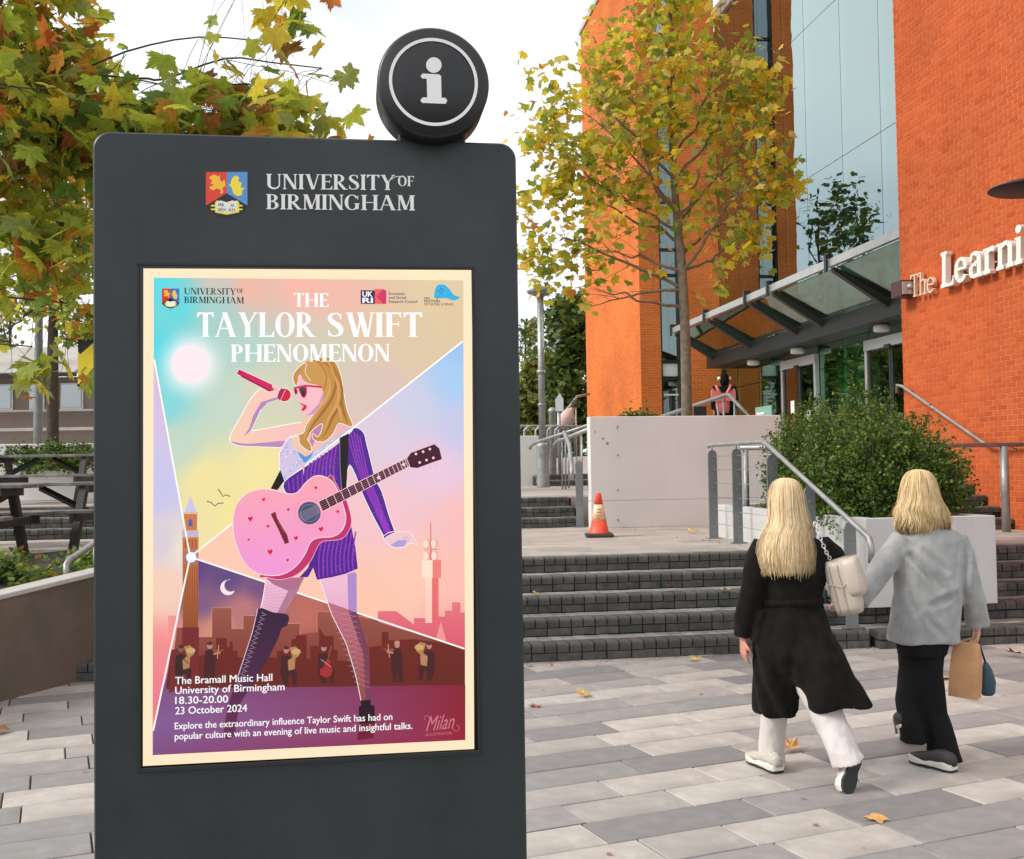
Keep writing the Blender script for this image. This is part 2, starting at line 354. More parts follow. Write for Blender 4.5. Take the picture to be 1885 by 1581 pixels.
M['signwhite'] = mat('sign_white', (.6, .62, .62), .6)
M['redsh'] = mat('shield_red', lin((226, 62, 48)), .5); M['bluesh'] = mat('shield_blue', lin((88, 146, 205)), .5)
M['goldsh'] = mat('shield_gold', lin((250, 190, 50)), .5); M['yelsh'] = mat('shield_yellow', lin((245, 222, 60)), .5)
M['pagesh'] = mat('shield_page', lin((232, 232, 222)), .5)

# ================================================================== SETTING
def wallbox(mb, a0, a1, d0, d1, z0, z1, m=0, b=0): mb.box(a0, a1, d0, d1, z0, z1, m, b)
g = MB(); g.box(-300, 300, -60, 900, -.4, -.06); ground = tag(g.build('ground', M['sandy']), kind='structure')
# paved square: bed of joint sand and individual slabs
g = MB(); g.box(-9, 12, -2.5, 12.5, -.059, -.014); square = tag(g.build('pavement', M['joint']), kind='structure')
PY = math.radians(23.0)
pu = Vector((math.cos(PY), math.sin(PY), 0)); pv = Vector((-math.sin(PY), math.cos(PY), 0))
rows = []
lens = [.45, .60, .60, .75, .90]
def slab_mesh(L, D):
    mb = MB(); mb.box(-L/2, L/2, -D/2, D/2, -.045, 0, 0, .004)
    me = mb.build('slab', M['slab']); mesh = me.data; bpy.data.objects.remove(me); return mesh
RD = .300
smesh = {L: slab_mesh(L-.009, RD-.009) for L in set(lens)}
cand = []
rr = random.Random(3)
wa, wb = Vector((-3.88, 8.22)), Vector((-3.65, 8.84))
wdir = (wb-wa).normalized()
for i in range(-28, 52):
    v = i*RD + .05; uu = -8 + rr.random()*.6
    while uu < 16:
        L = rr.choice(lens); c = pu*(uu+L/2) + pv*v; uu += L
        a, d, _ = AD(c)
        if c.y < .2 or c.y > 11.6 or c.x < -6.2 or c.x > 8.2 or d > 9.65: continue
        cand.append((c.copy(), L, rr.random()))
def vis(c):
    q = c-O; zz = q.dot(fw)
    if zz < .5: return 0
    px, py = CX+F*q.dot(RR)/zz, CY-F*q.dot(UU)/zz
    if -120 < px < 2000 and 1150 < py < 1700 and not (220 < px < 900): return 1e4/zz**2+1000
    return 1/zz
cand.sort(key=lambda t: -vis(t[0]))
rest = MB()
for k, (c, L, q) in enumerate(cand):
    dz = (q-.5)*.003
    if k < 300:
        o = bpy.data.objects.new('paving_slab', smesh[L]); COL.objects.link(o); o.parent = square
        o.location = c + Vector((0, 0, dz)); o.rotation_euler = ((q-.5)*.006, (q*7 % 1-.5)*.005, PY)
    else:
        R3 = Matrix.Rotation(PY, 3, 'Z')
        rest.box(c.x-L/2+.0045, c.x+L/2-.0045, c.y-RD/2+.0045, c.y+RD/2-.0045, -.045, dz, 0, 0, R3, (c.x, c.y, 0))
o = child('paving_slabs', rest, M['slab'], square); o['kind'] = 'stuff'

# raised terrain behind the steps (landings) --------------------------------
AL, AR = -2.25, 4.72           # side limits of the lower flight
D0, TR, RS = 9.40, .45, .15
g = MB(W)
wallbox(g, -14, 9.0, D0+4*TR+.2, 16.75, -.05, .735)      # lower landing body
landing = tag(g.build('landing', M['landing']), kind='structure')
g = MB(W); wallbox(g, -16, 6.9, 17.95, 60, -.05, 1.19); upper = tag(g.build('upper_plaza', M['landing']), kind='structure')
g = MB(W); g.prism([(3.9, 16.52), (60, 16.52), (60, 120), (9.0, 120), (9.0, 39.5)], .7, 2.09, 0, 'XY'); terrace = tag(g.build('entrance_terrace', M['landing']), kind='structure')
# landing paving slabs, shallow joints, the part in view
lp = MB(W)
rr = random.Random(5)
d = D0+4*TR+.3
while d < 16.6:
    dd = .40; a = -13 + rr.random()*.5
    while a < 8.9:
        L = rr.choice([.4, .6, .6, .8]); lp.box(a+.004, min(a+L, 8.95)-.004, d+.004, min(d+dd, 16.74)-.004, .70, .75+(rr.random()-.5)*.003); a += L
    d += dd
M['lslab'] = mat('landing_slab', rough=.7, island=[((.41, .355, .31), 4), ((.375, .33, .29), 4), ((.35, .305, .27), 3), ((.31, .28, .25), 1)], var=.1, scale=2, stain=((.25, .18, .13), .7, .56, .8), bump=.15, bscale=80)
o = child('landing_paving', lp, M['lslab'], landing); o['kind'] = 'stuff'
lp = MB(W); d = 18.2
while d < 40:
    a = -15 + rr.random()*.5
    while a < 6.8:
        L = rr.choice([.6, .9, 1.2]); lp.box(a+.006, min(a+L, 6.88)-.006, d+.006, d+.6-.006, 1.16, 1.20+(rr.random()-.5)*.003); a += L
    d += .6
o = child('plaza_paving', lp, M['lslab'], upper); o['kind'] = 'stuff'

# ---- steps ---------------------------------------------------------------
def bullnose(w, h, dep, r=.022):
    mb = MB(); n = 4; prof = [(dep, 0), (dep, h), (r, h)] + [(r-r*math.sin(math.pi/2*k/n), h-r+r*math.cos(math.pi/2*k/n)) for k in range(1, n+1)] + [(0, 0)]
    L = len(prof)
    c = .003
    vs = [(-w/2+c, y, z) for y, z in prof] + [(w/2-c, y, z) for y, z in prof]
    fs = [tuple(range(L)), tuple(range(2*L-1, L-1, -1))] + [(k, L+k, L+(k+1) % L, (k+1) % L) for k in range(L)]
    mb.add(vs, fs); ob = mb.build('b', M['sett']); me = ob.data; bpy.data.objects.remove(ob); return me
def flight(name, label, a0, a1, d0, n, tr, z0, rs, parts, cat='steps', lastdeep=.4, bw=.112):
    """brick steps: bullnose blocks over a lower course, block pavers on the treads"""
    t = thing(name, W((a0+a1)/2, d0, z0), label, cat)
    core = MB(W)
    for k in range(n):
        core.box(a0+.01, a1-.01, d0+k*tr+.02, d0+n*tr+lastdeep-.25, z0+k*rs+(0 if k == 0 else .001), z0+(k+1)*rs-.022)
    child('core', core, M['mortar_dark'], t)
    top = bullnose(bw-.004, .072, .21); lowm = bullnose(bw*2-.005, .066, .10, .006)
    tread = MB(W); rowi = 0
    topmb = MB(); rnd = random.Random(int(d0*10))
    R3 = Matrix.Rotation(YF, 4, 'Z')
    def put(me, a, d, z, jit, nm):
        o = bpy.data.objects.new(nm, me); COL.objects.link(o); o.parent = t; o.matrix_parent_inverse = parent_inv(t)
        o.location = W(a, d+(rnd.random()-.5)*jit, z+(rnd.random()-.5)*.003); o.rotation_euler = (0, 0, YF+(rnd.random()-.5)*.012)
    def bulk(me, mb, a, d, z, jit):
        p = W(a, d+(rnd.random()-.5)*jit, z+(rnd.random()-.5)*.003); m4 = Matrix.Translation(p) @ R3
        mb.add([tuple(m4 @ v.co) for v in me.vertices], [tuple(pp.vertices) for pp in me.polygons])
    for k in range(n):
        zf = z0+(k+1)*rs; d = d0+k*tr
        nb = int((a1-a0)/bw)
        for i in range(nb):
            if parts: put(top, a0+bw*(i+.5), d, zf-.072, .006, 'nosing_brick')
            else: bulk(top, topmb, a0+bw*(i+.5), d, zf-.072, .006)
            dd = d+.214; e = d+tr+(.0 if k < n-1 else lastdeep)
            while dd < e-.02:
                x = min(dd+.11, e); tread.box(a0+bw*i+.003, a0+bw*(i+1)-.003, dd+.002, x-.002, zf-.05, zf-.002+(rnd.random()-.5)*.003); dd += .114
        for i in range(int((a1-a0)/(bw*2))):
            off = bw if k % 2 else 0
            aa = a0+bw*2*(i+.5)
            if parts == 2: put(lowm, aa, d+.004, z0+k*rs+.004, .005, 'riser_brick')
            else: bulk(lowm, topmb, aa, d+.004, z0+k*rs+.004, .005)
    if topmb.v:
        o = child('course_bricks', topmb, M['sett'], t); o['kind'] = 'stuff'
    o = child('tread_pavers', tread, M['tread'], t); o['kind'] = 'stuff'
    return t
flight('lower_steps', 'wide dark brick steps rising behind the two walking women to the landing with the cone', AL, AR, D0, 5, TR, 0, RS, 1)
flight('upper_steps', 'short dark brick steps left of the tall white wall, below the lamp post', -13, 3.62, 16.72, 3, .42, .75, .15, 0)
flight('kerb_steps', 'dark brick kerb step under the white planter box with the bush', AR+.02, 9.0, D0-.1, 2, .5, 0, .16, 0, 'steps', 4.2)
flight('side_steps', 'dark brick steps at the right edge climbing beside the orange wall', 6.25, 8.98, 10.2, 3, .42, .30, .15, 0)
flight('door_steps', 'dark brick steps behind the bush leading up to the glass doors', 6.85, 8.98, 13.7, 9, .31, .75, .15, 0)
flight('far_steps', 'far pair of pale steps behind the grey lamp post', 4.9, 9.0, 27.5, 2, .9, 1.2, .15, 0)

# ---- left retaining wall and planting bed ---------------------------------
nrm = Vector((-wdir.y, wdir.x))           # to the left/back
def WP(t, off, z): p = wa + wdir*t + nrm*off; return Vector((p.x, p.y, z))
t = thing('retaining_wall', WP(0, 0, 0), 'brown weathered concrete retaining wall with pale coping at the left of the square', 'wall')
mb = MB(lambda x, y, z: WP(x, y, z))
for (x0, x1) in ((-6, -3.2), (-3.19, -.4), (-.39, 2.6), (2.61, 5.4)):
    mb.box(x0, x1, 0, .18, -.1, .76+.028*0)
child('panel', mb, M['conc_brown'], t)
mb = MB(lambda x, y, z: WP(x, y, z + .075*x if z > .7 else z)); mb.box(-6, 5.4, -.012, .2, .762, .80, 0, .006)
# coping follows the top (rising slightly away)
child('coping', mb, M['coping'], t)
mb = MB(lambda x, y, z: WP(x, y, z + .075*x if z > .5 else z)); mb.box(-6, 5.4, .005, .17, .5, .765); child('wall_top', mb, M['conc_brown'], t)
g = MB(lambda x, y, z: WP(x, y, z)); g.box(-6, 6.5, .2, 3.4, .0, .76); bed = tag(g.build('flower_bed', M['soil']), kind='structure')
t = thing('ramp_handrail', YP(130, 1070, 9.3), 'bent galvanised handrail in front of the planting bed left of the sign', 'handrail')
mb = MB(); P1 = YP(122, 1072, 9.25); P2 = YP(122, 1040, 9.3); P3 = YP(135, 1026, 9.45); P4 = YP(176, 998, 10.0); P5 = YP(300, 930, 11.6)
mb.tube([P1, P2, (P2+P3)/2+Vector((0, 0, .02)), P3, P4, P5], .028, 12); child('rail', mb, M['steel'], t)
for q_ in (P4, P5): mb = MB(); mb.tube([(q_.x, q_.y, .7), q_], .022, 10); child('post', mb, M['steel'], t)

# ---- tall white wall on the landing ---------------------------------------
t = thing('planter_wall', W(5.2, 16.3, .75), 'tall off-white rendered wall behind the traffic cone', 'wall')
mb = MB(W)
mb.box(3.66, 6.75, 16.3, 16.5, 1.165, 2.46, 0, .008); mb.box(3.66, 6.75, 16.3, 16.5, .75, 1.158, 0, .004); mb.box(3.68, 6.74, 16.31, 16.5, 1.15, 1.17)
mb.box(6.55, 6.75, 16.502, 17.6, .75, 2.46, 0, .008)
child('panel', mb, M['render'], t)
mb = MB(W); mb.box(4.3, 6.54, 16.51, 18.6, 2.0, 2.40); child('soil', mb, M['soil'], t)
# scuffs on the wall: two small torn patches and a row of fixings
mb = MB(W)
for (x, y, s) in ((1110, 807, .018), (1118, 816, .022), (1095, 795, .012), (1136, 789, .012)):
    p = AD(DP(x, y, 16.299)); mb.add([(p[0]-s, 16.298, p[2]-s*.7), (p[0]+s*.8, 16.298, p[2]-s), (p[0]+s, 16.298, p[2]+s*.6), (p[0]-s*.4, 16.298, p[2]+s)], [(0, 1, 2, 3)])
for y in (785, 838, 902, 957):
    p = AD(DP(1137, y, 16.299)); mb.box(p[0]-.012, p[0]+.012, 16.29, 16.3, p[2]-.01, p[2]+.01)
child('fixing', mb, M['postgrey'], t)
# white wall far left of lamp post
t = single('low_white_wall', (lambda m: (m.box(-2.0, 5.1, 29.0, 29.3, 1.1, 2.55, 0, .01), m.box(-15, -2.01, 24, 24.3, 1.1, 2.35, 0, .01), m)[-1])(MB(W)), M['render'], 'low pale wall under the cycle racks behind the lamp post', 'wall')

# ---- planter box with bush --------------------------------------------------
PA0, PA1, PD0, PD1 = 4.78, 6.10, 9.60, 13.9
t = thing('planter_box', W((PA0+PA1)/2, PD0, .33), 'long pale grey planter box holding the big green bush', 'planter')
mb = MB(W); zt = 1.17
mb.box(PA0, 5.93-.55, PD0, PD0+.12, .335, zt, 0, .006); mb.box(5.386, PA1, PD0, PD0+.12, .335, zt, 0, .006)
mb.box(PA0, PA0+.12, PD0+.122, 11.6, .335, zt, 0, .006); mb.box(PA0, PA0+.12, 11.606, PD1, .335, zt, 0, .006)
mb.box(PA1-.12, PA1, PD0+.122, PD1, .335, zt, 0, .006); mb.box(PA0+.122, PA1-.122, PD1-.12, PD1, .335, zt, 0, .006)
child('panel', mb, M['planterwhite'], t)
mb = MB(W); mb.box(PA0+.1, PA1-.1, PD0+.1, PD1-.1, .4, zt-.08); child('soil', mb, M['soil'], t)

# ---- right brick block ---------------------------------------------------------
blk = thing('brick_block', W(9, 16.6, 0), 'orange brick building block with raised white lettering at the right edge', 'building')
BD0, BD1, BZ = 7.0, 16.62, 13.95
mb = MB(W); mb.box(9.001, 18, BD0, BD1-.012, -.05, BZ+.3); child('wall_core', mb, M['mortar'], blk)
bm_ = MB(); bm_.box(-.1025, .1025, 0, .05, 0, .0655, 0, .002); ob = bm_.build('b', M['brick']); brick_me = ob.data; bpy.data.objects.remove(ob)
R4 = Matrix.Rotation(YF-math.pi/2, 4, 'Z')
allb = []; rnd = random.Random(11)
nc = int((BZ-.0)/.075)
for k in range(nc):
    z = .0+k*.075; dd = BD1 - (.0 if k % 2 else .1125)
    if k % 2 == 0: allb.append((BD1-.0512, z, .46))
    dd -= .1125 if k % 2 else .1125
    while dd > BD0+.12:
        allb.append((dd, z, 1)); dd -= .225
def vb(b):
    p = W(9, b[0], b[1])-O; zz = p.dot(fw); px, py = CX+F*p.dot(RR)/zz, CY-F*p.dot(UU)/zz
    return (1000 if (px < 1885 and 0 < py < 1581 and not (py > 600 and px < 1765)) else 0) + 1/zz
allb.sort(key=lambda b: -vb(b))
stuff = MB(W); nbk = 0
for b in allb:
    d, z, w = b; j = (rnd.random()-.5)*.003
    if nbk < 300 and w == 1:
        o = bpy.data.objects.new('brick', brick_me); COL.objects.link(o); o.parent = blk; o.matrix_parent_inverse = parent_inv(blk)
        o.location = W(9+j-.003, d, z); o.rotation_euler = (0, 0, YF-math.pi/2); nbk += 1
    else:
        h = .1025*w; stuff.box(9+j-.003, 9.05, d-h, d+h, z, z+.0655)
o = child('brickwork', stuff, M['brick'], blk); o['kind'] = 'stuff'
# north return of the block
mb = MB(W)
for k in range(0, nc, 1): mb.box(9.06, 18, BD1-.011, BD1, k*.075, k*.075+.0655)
o = child('return_bricks', mb, M['brick'], blk); o['kind'] = 'stuff'

# ---- tower --------------------------------------------------------------------
tw = thing('brick_tower', W(9, 32.4, 0), 'tall orange brick tower with a narrow window strip left of the glass front', 'building')
def uvbox(name, boxes, material, parent):
    mb = MB(W)
    for b in boxes: mb.box(*b)
    o = child(name, mb, material, parent)
    me = o.data; uv = me.uv_layers.new(name='UVMap'); src = MB()
    inv = lambda v: AD(Vector(v))
    for p in me.polygons:
        cs = [inv(me.vertices[i].co) for i in p.vertices]
        rng = [max(c[k] for c in cs)-min(c[k] for c in cs) for k in range(3)]
        if rng[0] < .01: q = [(c[1], c[2]) for c in cs]
        elif rng[1] < .01: q = [(c[0], c[2]) for c in cs]
        else: q = [(c[0], c[1]) for c in cs]
        for li, c in zip(p.loop_indices, q): uv.data[li].uv = c
    return o
TZ = 18.3
uvbox('wall', [(8.92, 9.57, 32.4, 40.1, 1.9, TZ), (9.572, 11.49, 33.0, 40.1, 1.9, TZ-.01), (10.21, 11.49, 32.4, 32.998, 1.9, TZ), (9.572, 10.208, 32.4, 32.998, 17.2, TZ)], M['towerbrick'], tw)
mb = MB(W); mb.box(8.86, 11.49, 32.34, 40.2, TZ+.002, TZ+.12); mb.box(8.86, 8.915, 32.34, 40.2, TZ-.1, TZ); child('parapet', mb, M['silver'], tw)
wn = MB(W)
for z in (4.4, 4.9, 7.6, 8.4, 9.9, 11.3, 13.4, 15.2, 16.9): wn.box(9.61, 10.18, 32.52, 32.60, z-.05, z+.05)
wn.box(9.575, 9.63, 32.44, 32.62, 2.1, 17.19); wn.box(10.15, 10.205, 32.44, 32.62, 2.1, 17.19)
wo = child('window_frame', wn, M['darksteel'], tw)
for z0, z1 in ((2.15, 4.35), (4.95, 7.55), (7.65, 8.35), (8.45, 9.85), (9.95, 11.25), (11.35, 13.35), (13.45, 15.15), (15.25, 16.85)):
    q = MB(W); q.box(9.632, 10.148, 32.555, 32.565, z0, z1); child('pane', q, M['glasswin'], wo)
q = MB(W); q.box(9.64, 10.14, 32.57, 32.6, 4.36, 4.94); child('spandrel', q, M['lampwhite'], wo)
q = MB(W); q.box(9.66, 10.14, 32.5, 32.54, 3.85, 3.9); child('blind', q, M['lampwhite'], wo)

# ---- glass front ----------------------------------------------------------------
gf = thing('glass_front', W(11.5, 24, 2.1), 'tall glass curtain wall over the entrance doors reflecting white sky', 'glass facade')
GA = 11.5; GD0, GD1, GTOP = 16.64, 32.38, 15.5
cols = [32.38, 30.6, 28.8, 27.15, 25.75, 23.75, 21.9, 20.1, 18.3, 16.64]
rowsz = [5.05, 8.86, 12.65, GTOP]
for i in range(len(cols)-1):
    for j in range(len(rowsz)-1):
        q = MB(W); q.box(GA, GA+.02, cols[i+1]+.008, cols[i]-.008, rowsz[j]+.008, rowsz[j+1]-.008); child('pane', q, M['glass'], gf)
q = MB(W)
for c in cols: q.box(GA+.021, GA+.16, c-.015, c+.015, 2.1, GTOP)
for z in rowsz: q.box(GA+.022, GA+.1, GD0, GD1, z-.02, z+.02)
child('mullion', q, M['postgrey'], gf)
q = MB(W); q.box(GA-.10, GA+.4, GD0, GD1, GTOP+.005, GTOP+.45); child('parapet', q, M['silver'], gf)
# interior: floors, back wall, a few steel braces and green partitions
q = MB(W); q.box(17.5, 17.7, 16.7, 40, 2.1, GTOP); q.box(11.7, 17.5, 33.05, 33.2, 2.1, GTOP); q.box(GA+.17, 17.5, GD0, 33, GTOP-.2, GTOP); q.box(14.2, 17.5, GD0, 33, 5.2, 5.5); q.box(14.2, 17.5, GD0, 33, 9.0, 9.3); q.box(14.2, 17.5, GD0, 33, 12.4, 12.7)
child('interior_wall', q, M['interior'], gf)
q = MB(W); q.box(13.0, 17.5, 22.6, 22.7, 2.12, 5.0); q.box(11.85, 11.95, 22.9, 25.1, 2.12, 4.0); q.box(12.2, 12.3, 20.0, 21.5, 2.12, 4.6); child('green_partition', q, M['green_panel'], gf)
q = MB(); q.tube([W(12.4, 31.8, 8.6), W(12.4, 27.0, 13.5)], .14, 10); q.tube([W(12.4, 27, 10.2), W(12.4, 31.8, 14.5)], .10, 10); child('brace', q, M['lampwhite'], gf)
# lower glazing under the canopy, mullions, doors
doors = [(27.45, 25.30), (22.70, 20.5)]
lows = [(32.38, 31.0), (30.98, 29.3), (29.28, 27.47), (25.28, 24.0), (23.98, 22.72), (20.48, 18.6), (18.58, 16.64)]
for d1, d0 in lows:
    for z0, z1 in ((2.12, 3.98), (4.0, 5.04)):
        q = MB(W); q.box(GA, GA+.02, d0+.01, d1-.01, z0, z1); child('pane', q, M['glasslow'], gf)
for d1, d0 in doors:
    q = MB(W); q.box(GA, GA+.02, d0+.01, d1-.01, 4.4, 5.04); child('pane', q, M['glasslow'], gf)
for d1, d0 in doors:
    dr = thing('sliding_door', W(GA, (d0+d1)/2, 2.1), ('pale framed sliding glass door with paper notices, left of the bush top' if d1 > 25 else 'pale framed sliding glass door beside the orange brick corner'), 'door')
    q = MB(W); q.box(GA-.14, GA-.005, d0, d1, 4.16, 4.39, 0, .006); q.box(GA-.12, GA-.005, d0, d0+.10, 2.1, 4.158, 0, .004); q.box(GA-.12, GA-.005, d1-.10, d1, 2.1, 4.158, 0, .004)
    child('frame', q, M['silver'], dr)
    q = MB(W); q.box(GA-.17, GA-.142, (d0+d1)/2-.12, (d0+d1)/2+.12, 4.12, 4.2); child('sensor', q, M['black'], dr)
    m_ = (d0+d1)/2
    for e0, e1 in ((d0+.11, m_-.01), (m_+.01, d1-.11)):
        q = MB(W); q.box(GA-.08, GA-.03, e0, e0+.07, 2.12, 4.15); q.box(GA-.08, GA-.03, e1-.07, e1, 2.12, 4.15); q.box(GA-.08, GA-.03, e0+.072, e1-.072, 2.12, 2.25); lf = child('leaf', q, M['darksteel'], dr)
        q = MB(W); q.box(GA-.06, GA-.05, e0+.072, e1-.072, 2.252, 4.15); child('pane', q, M['glassdoor'], lf)
        q = MB(W); zc = 3.15 if e0 > m_ else 2.85; q.box(GA-.066, GA-.062, (e0+e1)/2-.13, (e0+e1)/2+.1, zc-.17, zc+.17); 
        if d1 > 25: child('notice', q, M['white'], lf)
q = MB(W); q.box(GA-.012, GA-.006, 28.4, 29.6, 2.3, 3.3); pn = child('window_poster', q, mat('pale_green_print', (.22, .40, .32), .5), gf)
q = MB(W)
for k in range(7): q.box(GA-.018, GA-.014, 28.95+(k % 2)*.06, 29.5-(k % 3)*.1, 2.42+k*.11, 2.48+k*.11)
q.box(GA-.018, GA-.014, 28.46, 28.85, 2.38, 2.9)
child('print_lines', q, M['white'], pn)

# ---- canopy ------------------------------------------------------------------------
cp = thing('entrance_canopy', W(10.5, 24, 4.85), 'glass entrance canopy on black tapered brackets over the doors', 'canopy')
CA, CF, ZF, ZB = GA, 9.55, 5.62, 4.86
q = MB(W); q.box(CF-.04, CF+.05, 16.75, 31.0, ZF-.02, ZF+.12, 0, .005); q.box(CF-.02, CF+.12, 16.75, 31.0, ZF+.122, ZF+.15); child('fascia', q, M['silver'], cp)
ribs = [31.0, 28.0, 24.95, 23.5, 20.42, 17.4]
for r_ in ribs:
    q = MB(W); h = .07
    poly = [(CF+.06, ZF-.02), (CF+.06, ZF-.10), (CA-.5, ZB-.22), (CA-.01, ZB-.22), (CA-.01, ZB+.30), (CA-.5, ZB+.22)]
    vs = [(p[0], r_-h, p[1]) for p in poly]+[(p[0], r_+h, p[1]) for p in poly]; n = 6
    q.add(vs, [tuple(range(n)), tuple(range(2*n-1, n-1, -1))]+[(k, n+k, n+(k+1) % n, (k+1) % n) for k in range(n)])
    child('bracket', q, M['beamdark'], cp)
    q = MB(W); q.box(CF-.10, CF+.06, r_-.05, r_+.05, ZF+.16, ZF+.24); q.box(CF-.10, CF-.062, r_-.05, r_+.05, ZF-.1, ZF+.158); child('clamp', q, M['darksteel'], cp)
    q = MB(W); q.box(10.55, 10.65, r_+.1, r_+.2, 5.04, 5.16); child('glass_fixing', q, M['darksteel'], cp)
q = MB(W); q.box(CA-.75, CA-.02, 16.7, 31.6, ZB-.26, ZB-.2); q.box(CA-.75, CA-.70, 16.7, 31.6, ZB-.198, ZB+.1); child('back_beam', q, M['darksteel'], cp)
for i in range(len(ribs)-1):
    q = MB(W); d1, d0 = ribs[i]-.08, ribs[i+1]+.08
    q.add([(CF+.13, d0, ZF-.03), (CF+.13, d1, ZF-.03), (CA-.76, d1, ZB+.12), (CA-.76, d0, ZB+.12), (CF+.13, d0, ZF-.01), (CF+.13, d1, ZF-.01), (CA-.76, d1, ZB+.14), (CA-.76, d0, ZB+.14)], [(0, 1, 2, 3), (7, 6, 5, 4), (0, 4, 5, 1), (1, 5, 6, 2), (2, 6, 7, 3), (3, 7, 4, 0)])
    child('glass_panel', q, M['glassroof'], cp)
for dl in (21.43, 25.8, 28.8):
    q = MB(W); q.lathe((CA-.35, dl, ZB-.42), [(.14, 0), (.17, .02), (.17, .13), (.12, .158)], 16); child('light', q, M['lampwhite'], cp)

# ---- lettering on the block: serif letter builder -------------------------------------
from mathutils.geometry import tessellate_polygon
def catmull(pts, n=6, closed=False):
    out = []; L = len(pts)
    rng = range(L if closed else L-1)
    for i in rng:
        g = (lambda k: pts[k % L]) if closed else (lambda k: pts[max(0, min(L-1, k))])
        p0, p1, p2, p3 = g(i-1), g(i), g(i+1), g(i+2)
        for k in range(n):
            t = k/n
            out.append(tuple(.5*((2*b)+(-a+c)*t+(2*a-5*b+4*c-d)*t*t+(-a+3*b-3*c+d)*t**3) for a, b, c, d in zip(p0, p1, p2, p3)))
    if not closed: out.append(tuple(pts[-1]))
    return out
def stroke(pts, closed=False):
    """(x, y, w) points -> list of quads"""
    L = len(pts); Ls = []; Rs = []
    for i, (x, y, w) in enumerate(pts):
        a = pts[(i-1) % L] if closed or i > 0 else pts[i]; b = pts[(i+1) % L] if closed or i < L-1 else pts[i]
        dx, dy = b[0]-a[0], b[1]-a[1]; l = math.hypot(dx, dy) or 1; nx, ny = -dy/l*w/2, dx/l*w/2
        Ls.append((x+nx, y+ny)); Rs.append((x-nx, y-ny))
    return [[Ls[i], Rs[i], Rs[(i+1) % L], Ls[(i+1) % L]] for i in range(L if closed else L-1)]
def glyph(ch, st):
    T, h, s, sh = st; P = []
    def rect(x0, x1, y0, y1): P.append([(x0, y0), (x1, y0), (x1, y1), (x0, y1)])
    def ser(xc, w, y, up, s=s): P.append([(xc-w/2-s, y), (xc+w/2+s, y), (xc+w/2+s, y+sh*up), (xc+w/2, y+(sh+s*.6)*up), (xc-w/2, y+(sh+s*.6)*up), (xc-w/2-s, y+sh*up)])
    def stem(x, w=T, y0=0, y1=1, foot=1, head=1):
        rect(x-w/2, x+w/2, y0, y1)
        if foot: ser(x, w, y0, 1)
        if head: ser(x, w, y1, -1)
    def diag(x0, y0, x1, y1, w): P.append([(x0-w/2, y0), (x0+w/2, y0), (x1+w/2, y1), (x1-w/2, y1)])
    def ell(cx, cy, rx, ry, a0, a1, thick=T, thin=h, n=22):
        pts = []
        for k in range(n+1):
            a = math.radians(a0+(a1-a0)*k/n); w = thin+(thick-thin)*abs(math.cos(a))**1.6
            pts.append((cx+(rx-w/2)*math.cos(a), cy+(ry-w/2)*math.sin(a), w))
        P.extend(stroke(pts))
    def tick(x, y, dy, w=None): w = w or h*1.3; P.append([(x-w, y), (x, y), (x, y+dy), (x-w*.4, y+dy)])
    m = s+T/2
    if ch == ' ': return [], .32
    if ch == 'I': stem(m); return P, T+2*s
    if ch == 'H': stem(m); stem(m+.50+T*.3); rect(m, m+.5+T*.3, .5-h/2, .5+h/2); return P, m*2+.5+T*.3
    if ch == 'U':
        stem(m, T, .3, 1, 0); x2 = m+.52; stem(x2, h*1.3, .3, 1, 0)
        n = 14; pts = []
        for k in range(n+1):
            a = math.pi*(1+k/n); w = T+(h*1.3-T)*(k/n)**.8; pts.append(((m+x2)/2+(x2-m)/2*math.cos(a), .31+(.27)*math.sin(a)*1.0, w))
        P.extend(stroke(pts)); return P, x2+s+h
    if ch == 'N':
        x2 = m+.50; stem(s+h, h*1.3, 0, 1, 1, 0); ser(s*.6+h, h, 1, -1); stem(x2, h*1.3, 0, 1, 0, 1); diag(s+h+T*.2, 1, x2, 0, T*1.05); return P, x2+s+h
    if ch == 'M':
        x1 = s+h; x2 = x1+.62; stem(x1, h*1.3, 0, 1, 1, 0); stem(x2, T, 0, 1, 1, 1); ser(x1, h*1.3, 1, -1); diag(x1+T*.3, 1, (x1+x2)/2, .05, T); diag(x2-T*.3, 1, (x1+x2)/2, .05, h); return P, x2+s+T/2
    if ch == 'V': diag(m, 1, m+.26, 0, T); diag(m+.52, 1, m+.26+T*.2, 0, h*1.2); ser(m, T, 1, -1, s*.8); ser(m+.52, h, 1, -1); return P, m+.52+s+h/2
    if ch == 'W':
        for q in (0, .36): diag(m+q, 1, m+q+.22, 0, T*.95); diag(m+q+.40, 1, m+q+.22+T*.2, 0, h*1.2); ser(m+q, T*.9, 1, -1, s*.7)
        ser(m+.76, h, 1, -1); return P, m+.76+s
    if ch == 'A': diag(s+.0+h/2, 0, .30+s, 1, h*1.2); diag(s+.62, 0, s+.31, 1, T); rect(s+.12, s+.5, .32, .32+h); ser(s+h/2, h, 0, 1); ser(s+.62, T, 0, 1, s*.8); return P, s*2+.62+T/2
    if ch == 'Y': diag(s+T/2, 1, s+.30, .45, T); diag(s+.60, 1, s+.32, .45, h*1.2); stem(s+.31, T, 0, .48, 1, 0); ser(s+T/2, T, 1, -1, s*.8); ser(s+.60, h, 1, -1); return P, s*2+.62
    if ch == 'T':
        w = .62; stem(w/2, T, 0, 1, 1, 0); rect(.0, w, 1-h*1.3, 1); P.append([(0, 1), (0, .80), (.03, .80), (.12, 1-h)]); P.append([(w, 1), (w, .80), (w-.03, .80), (w-.12, 1-h)]); return P, w
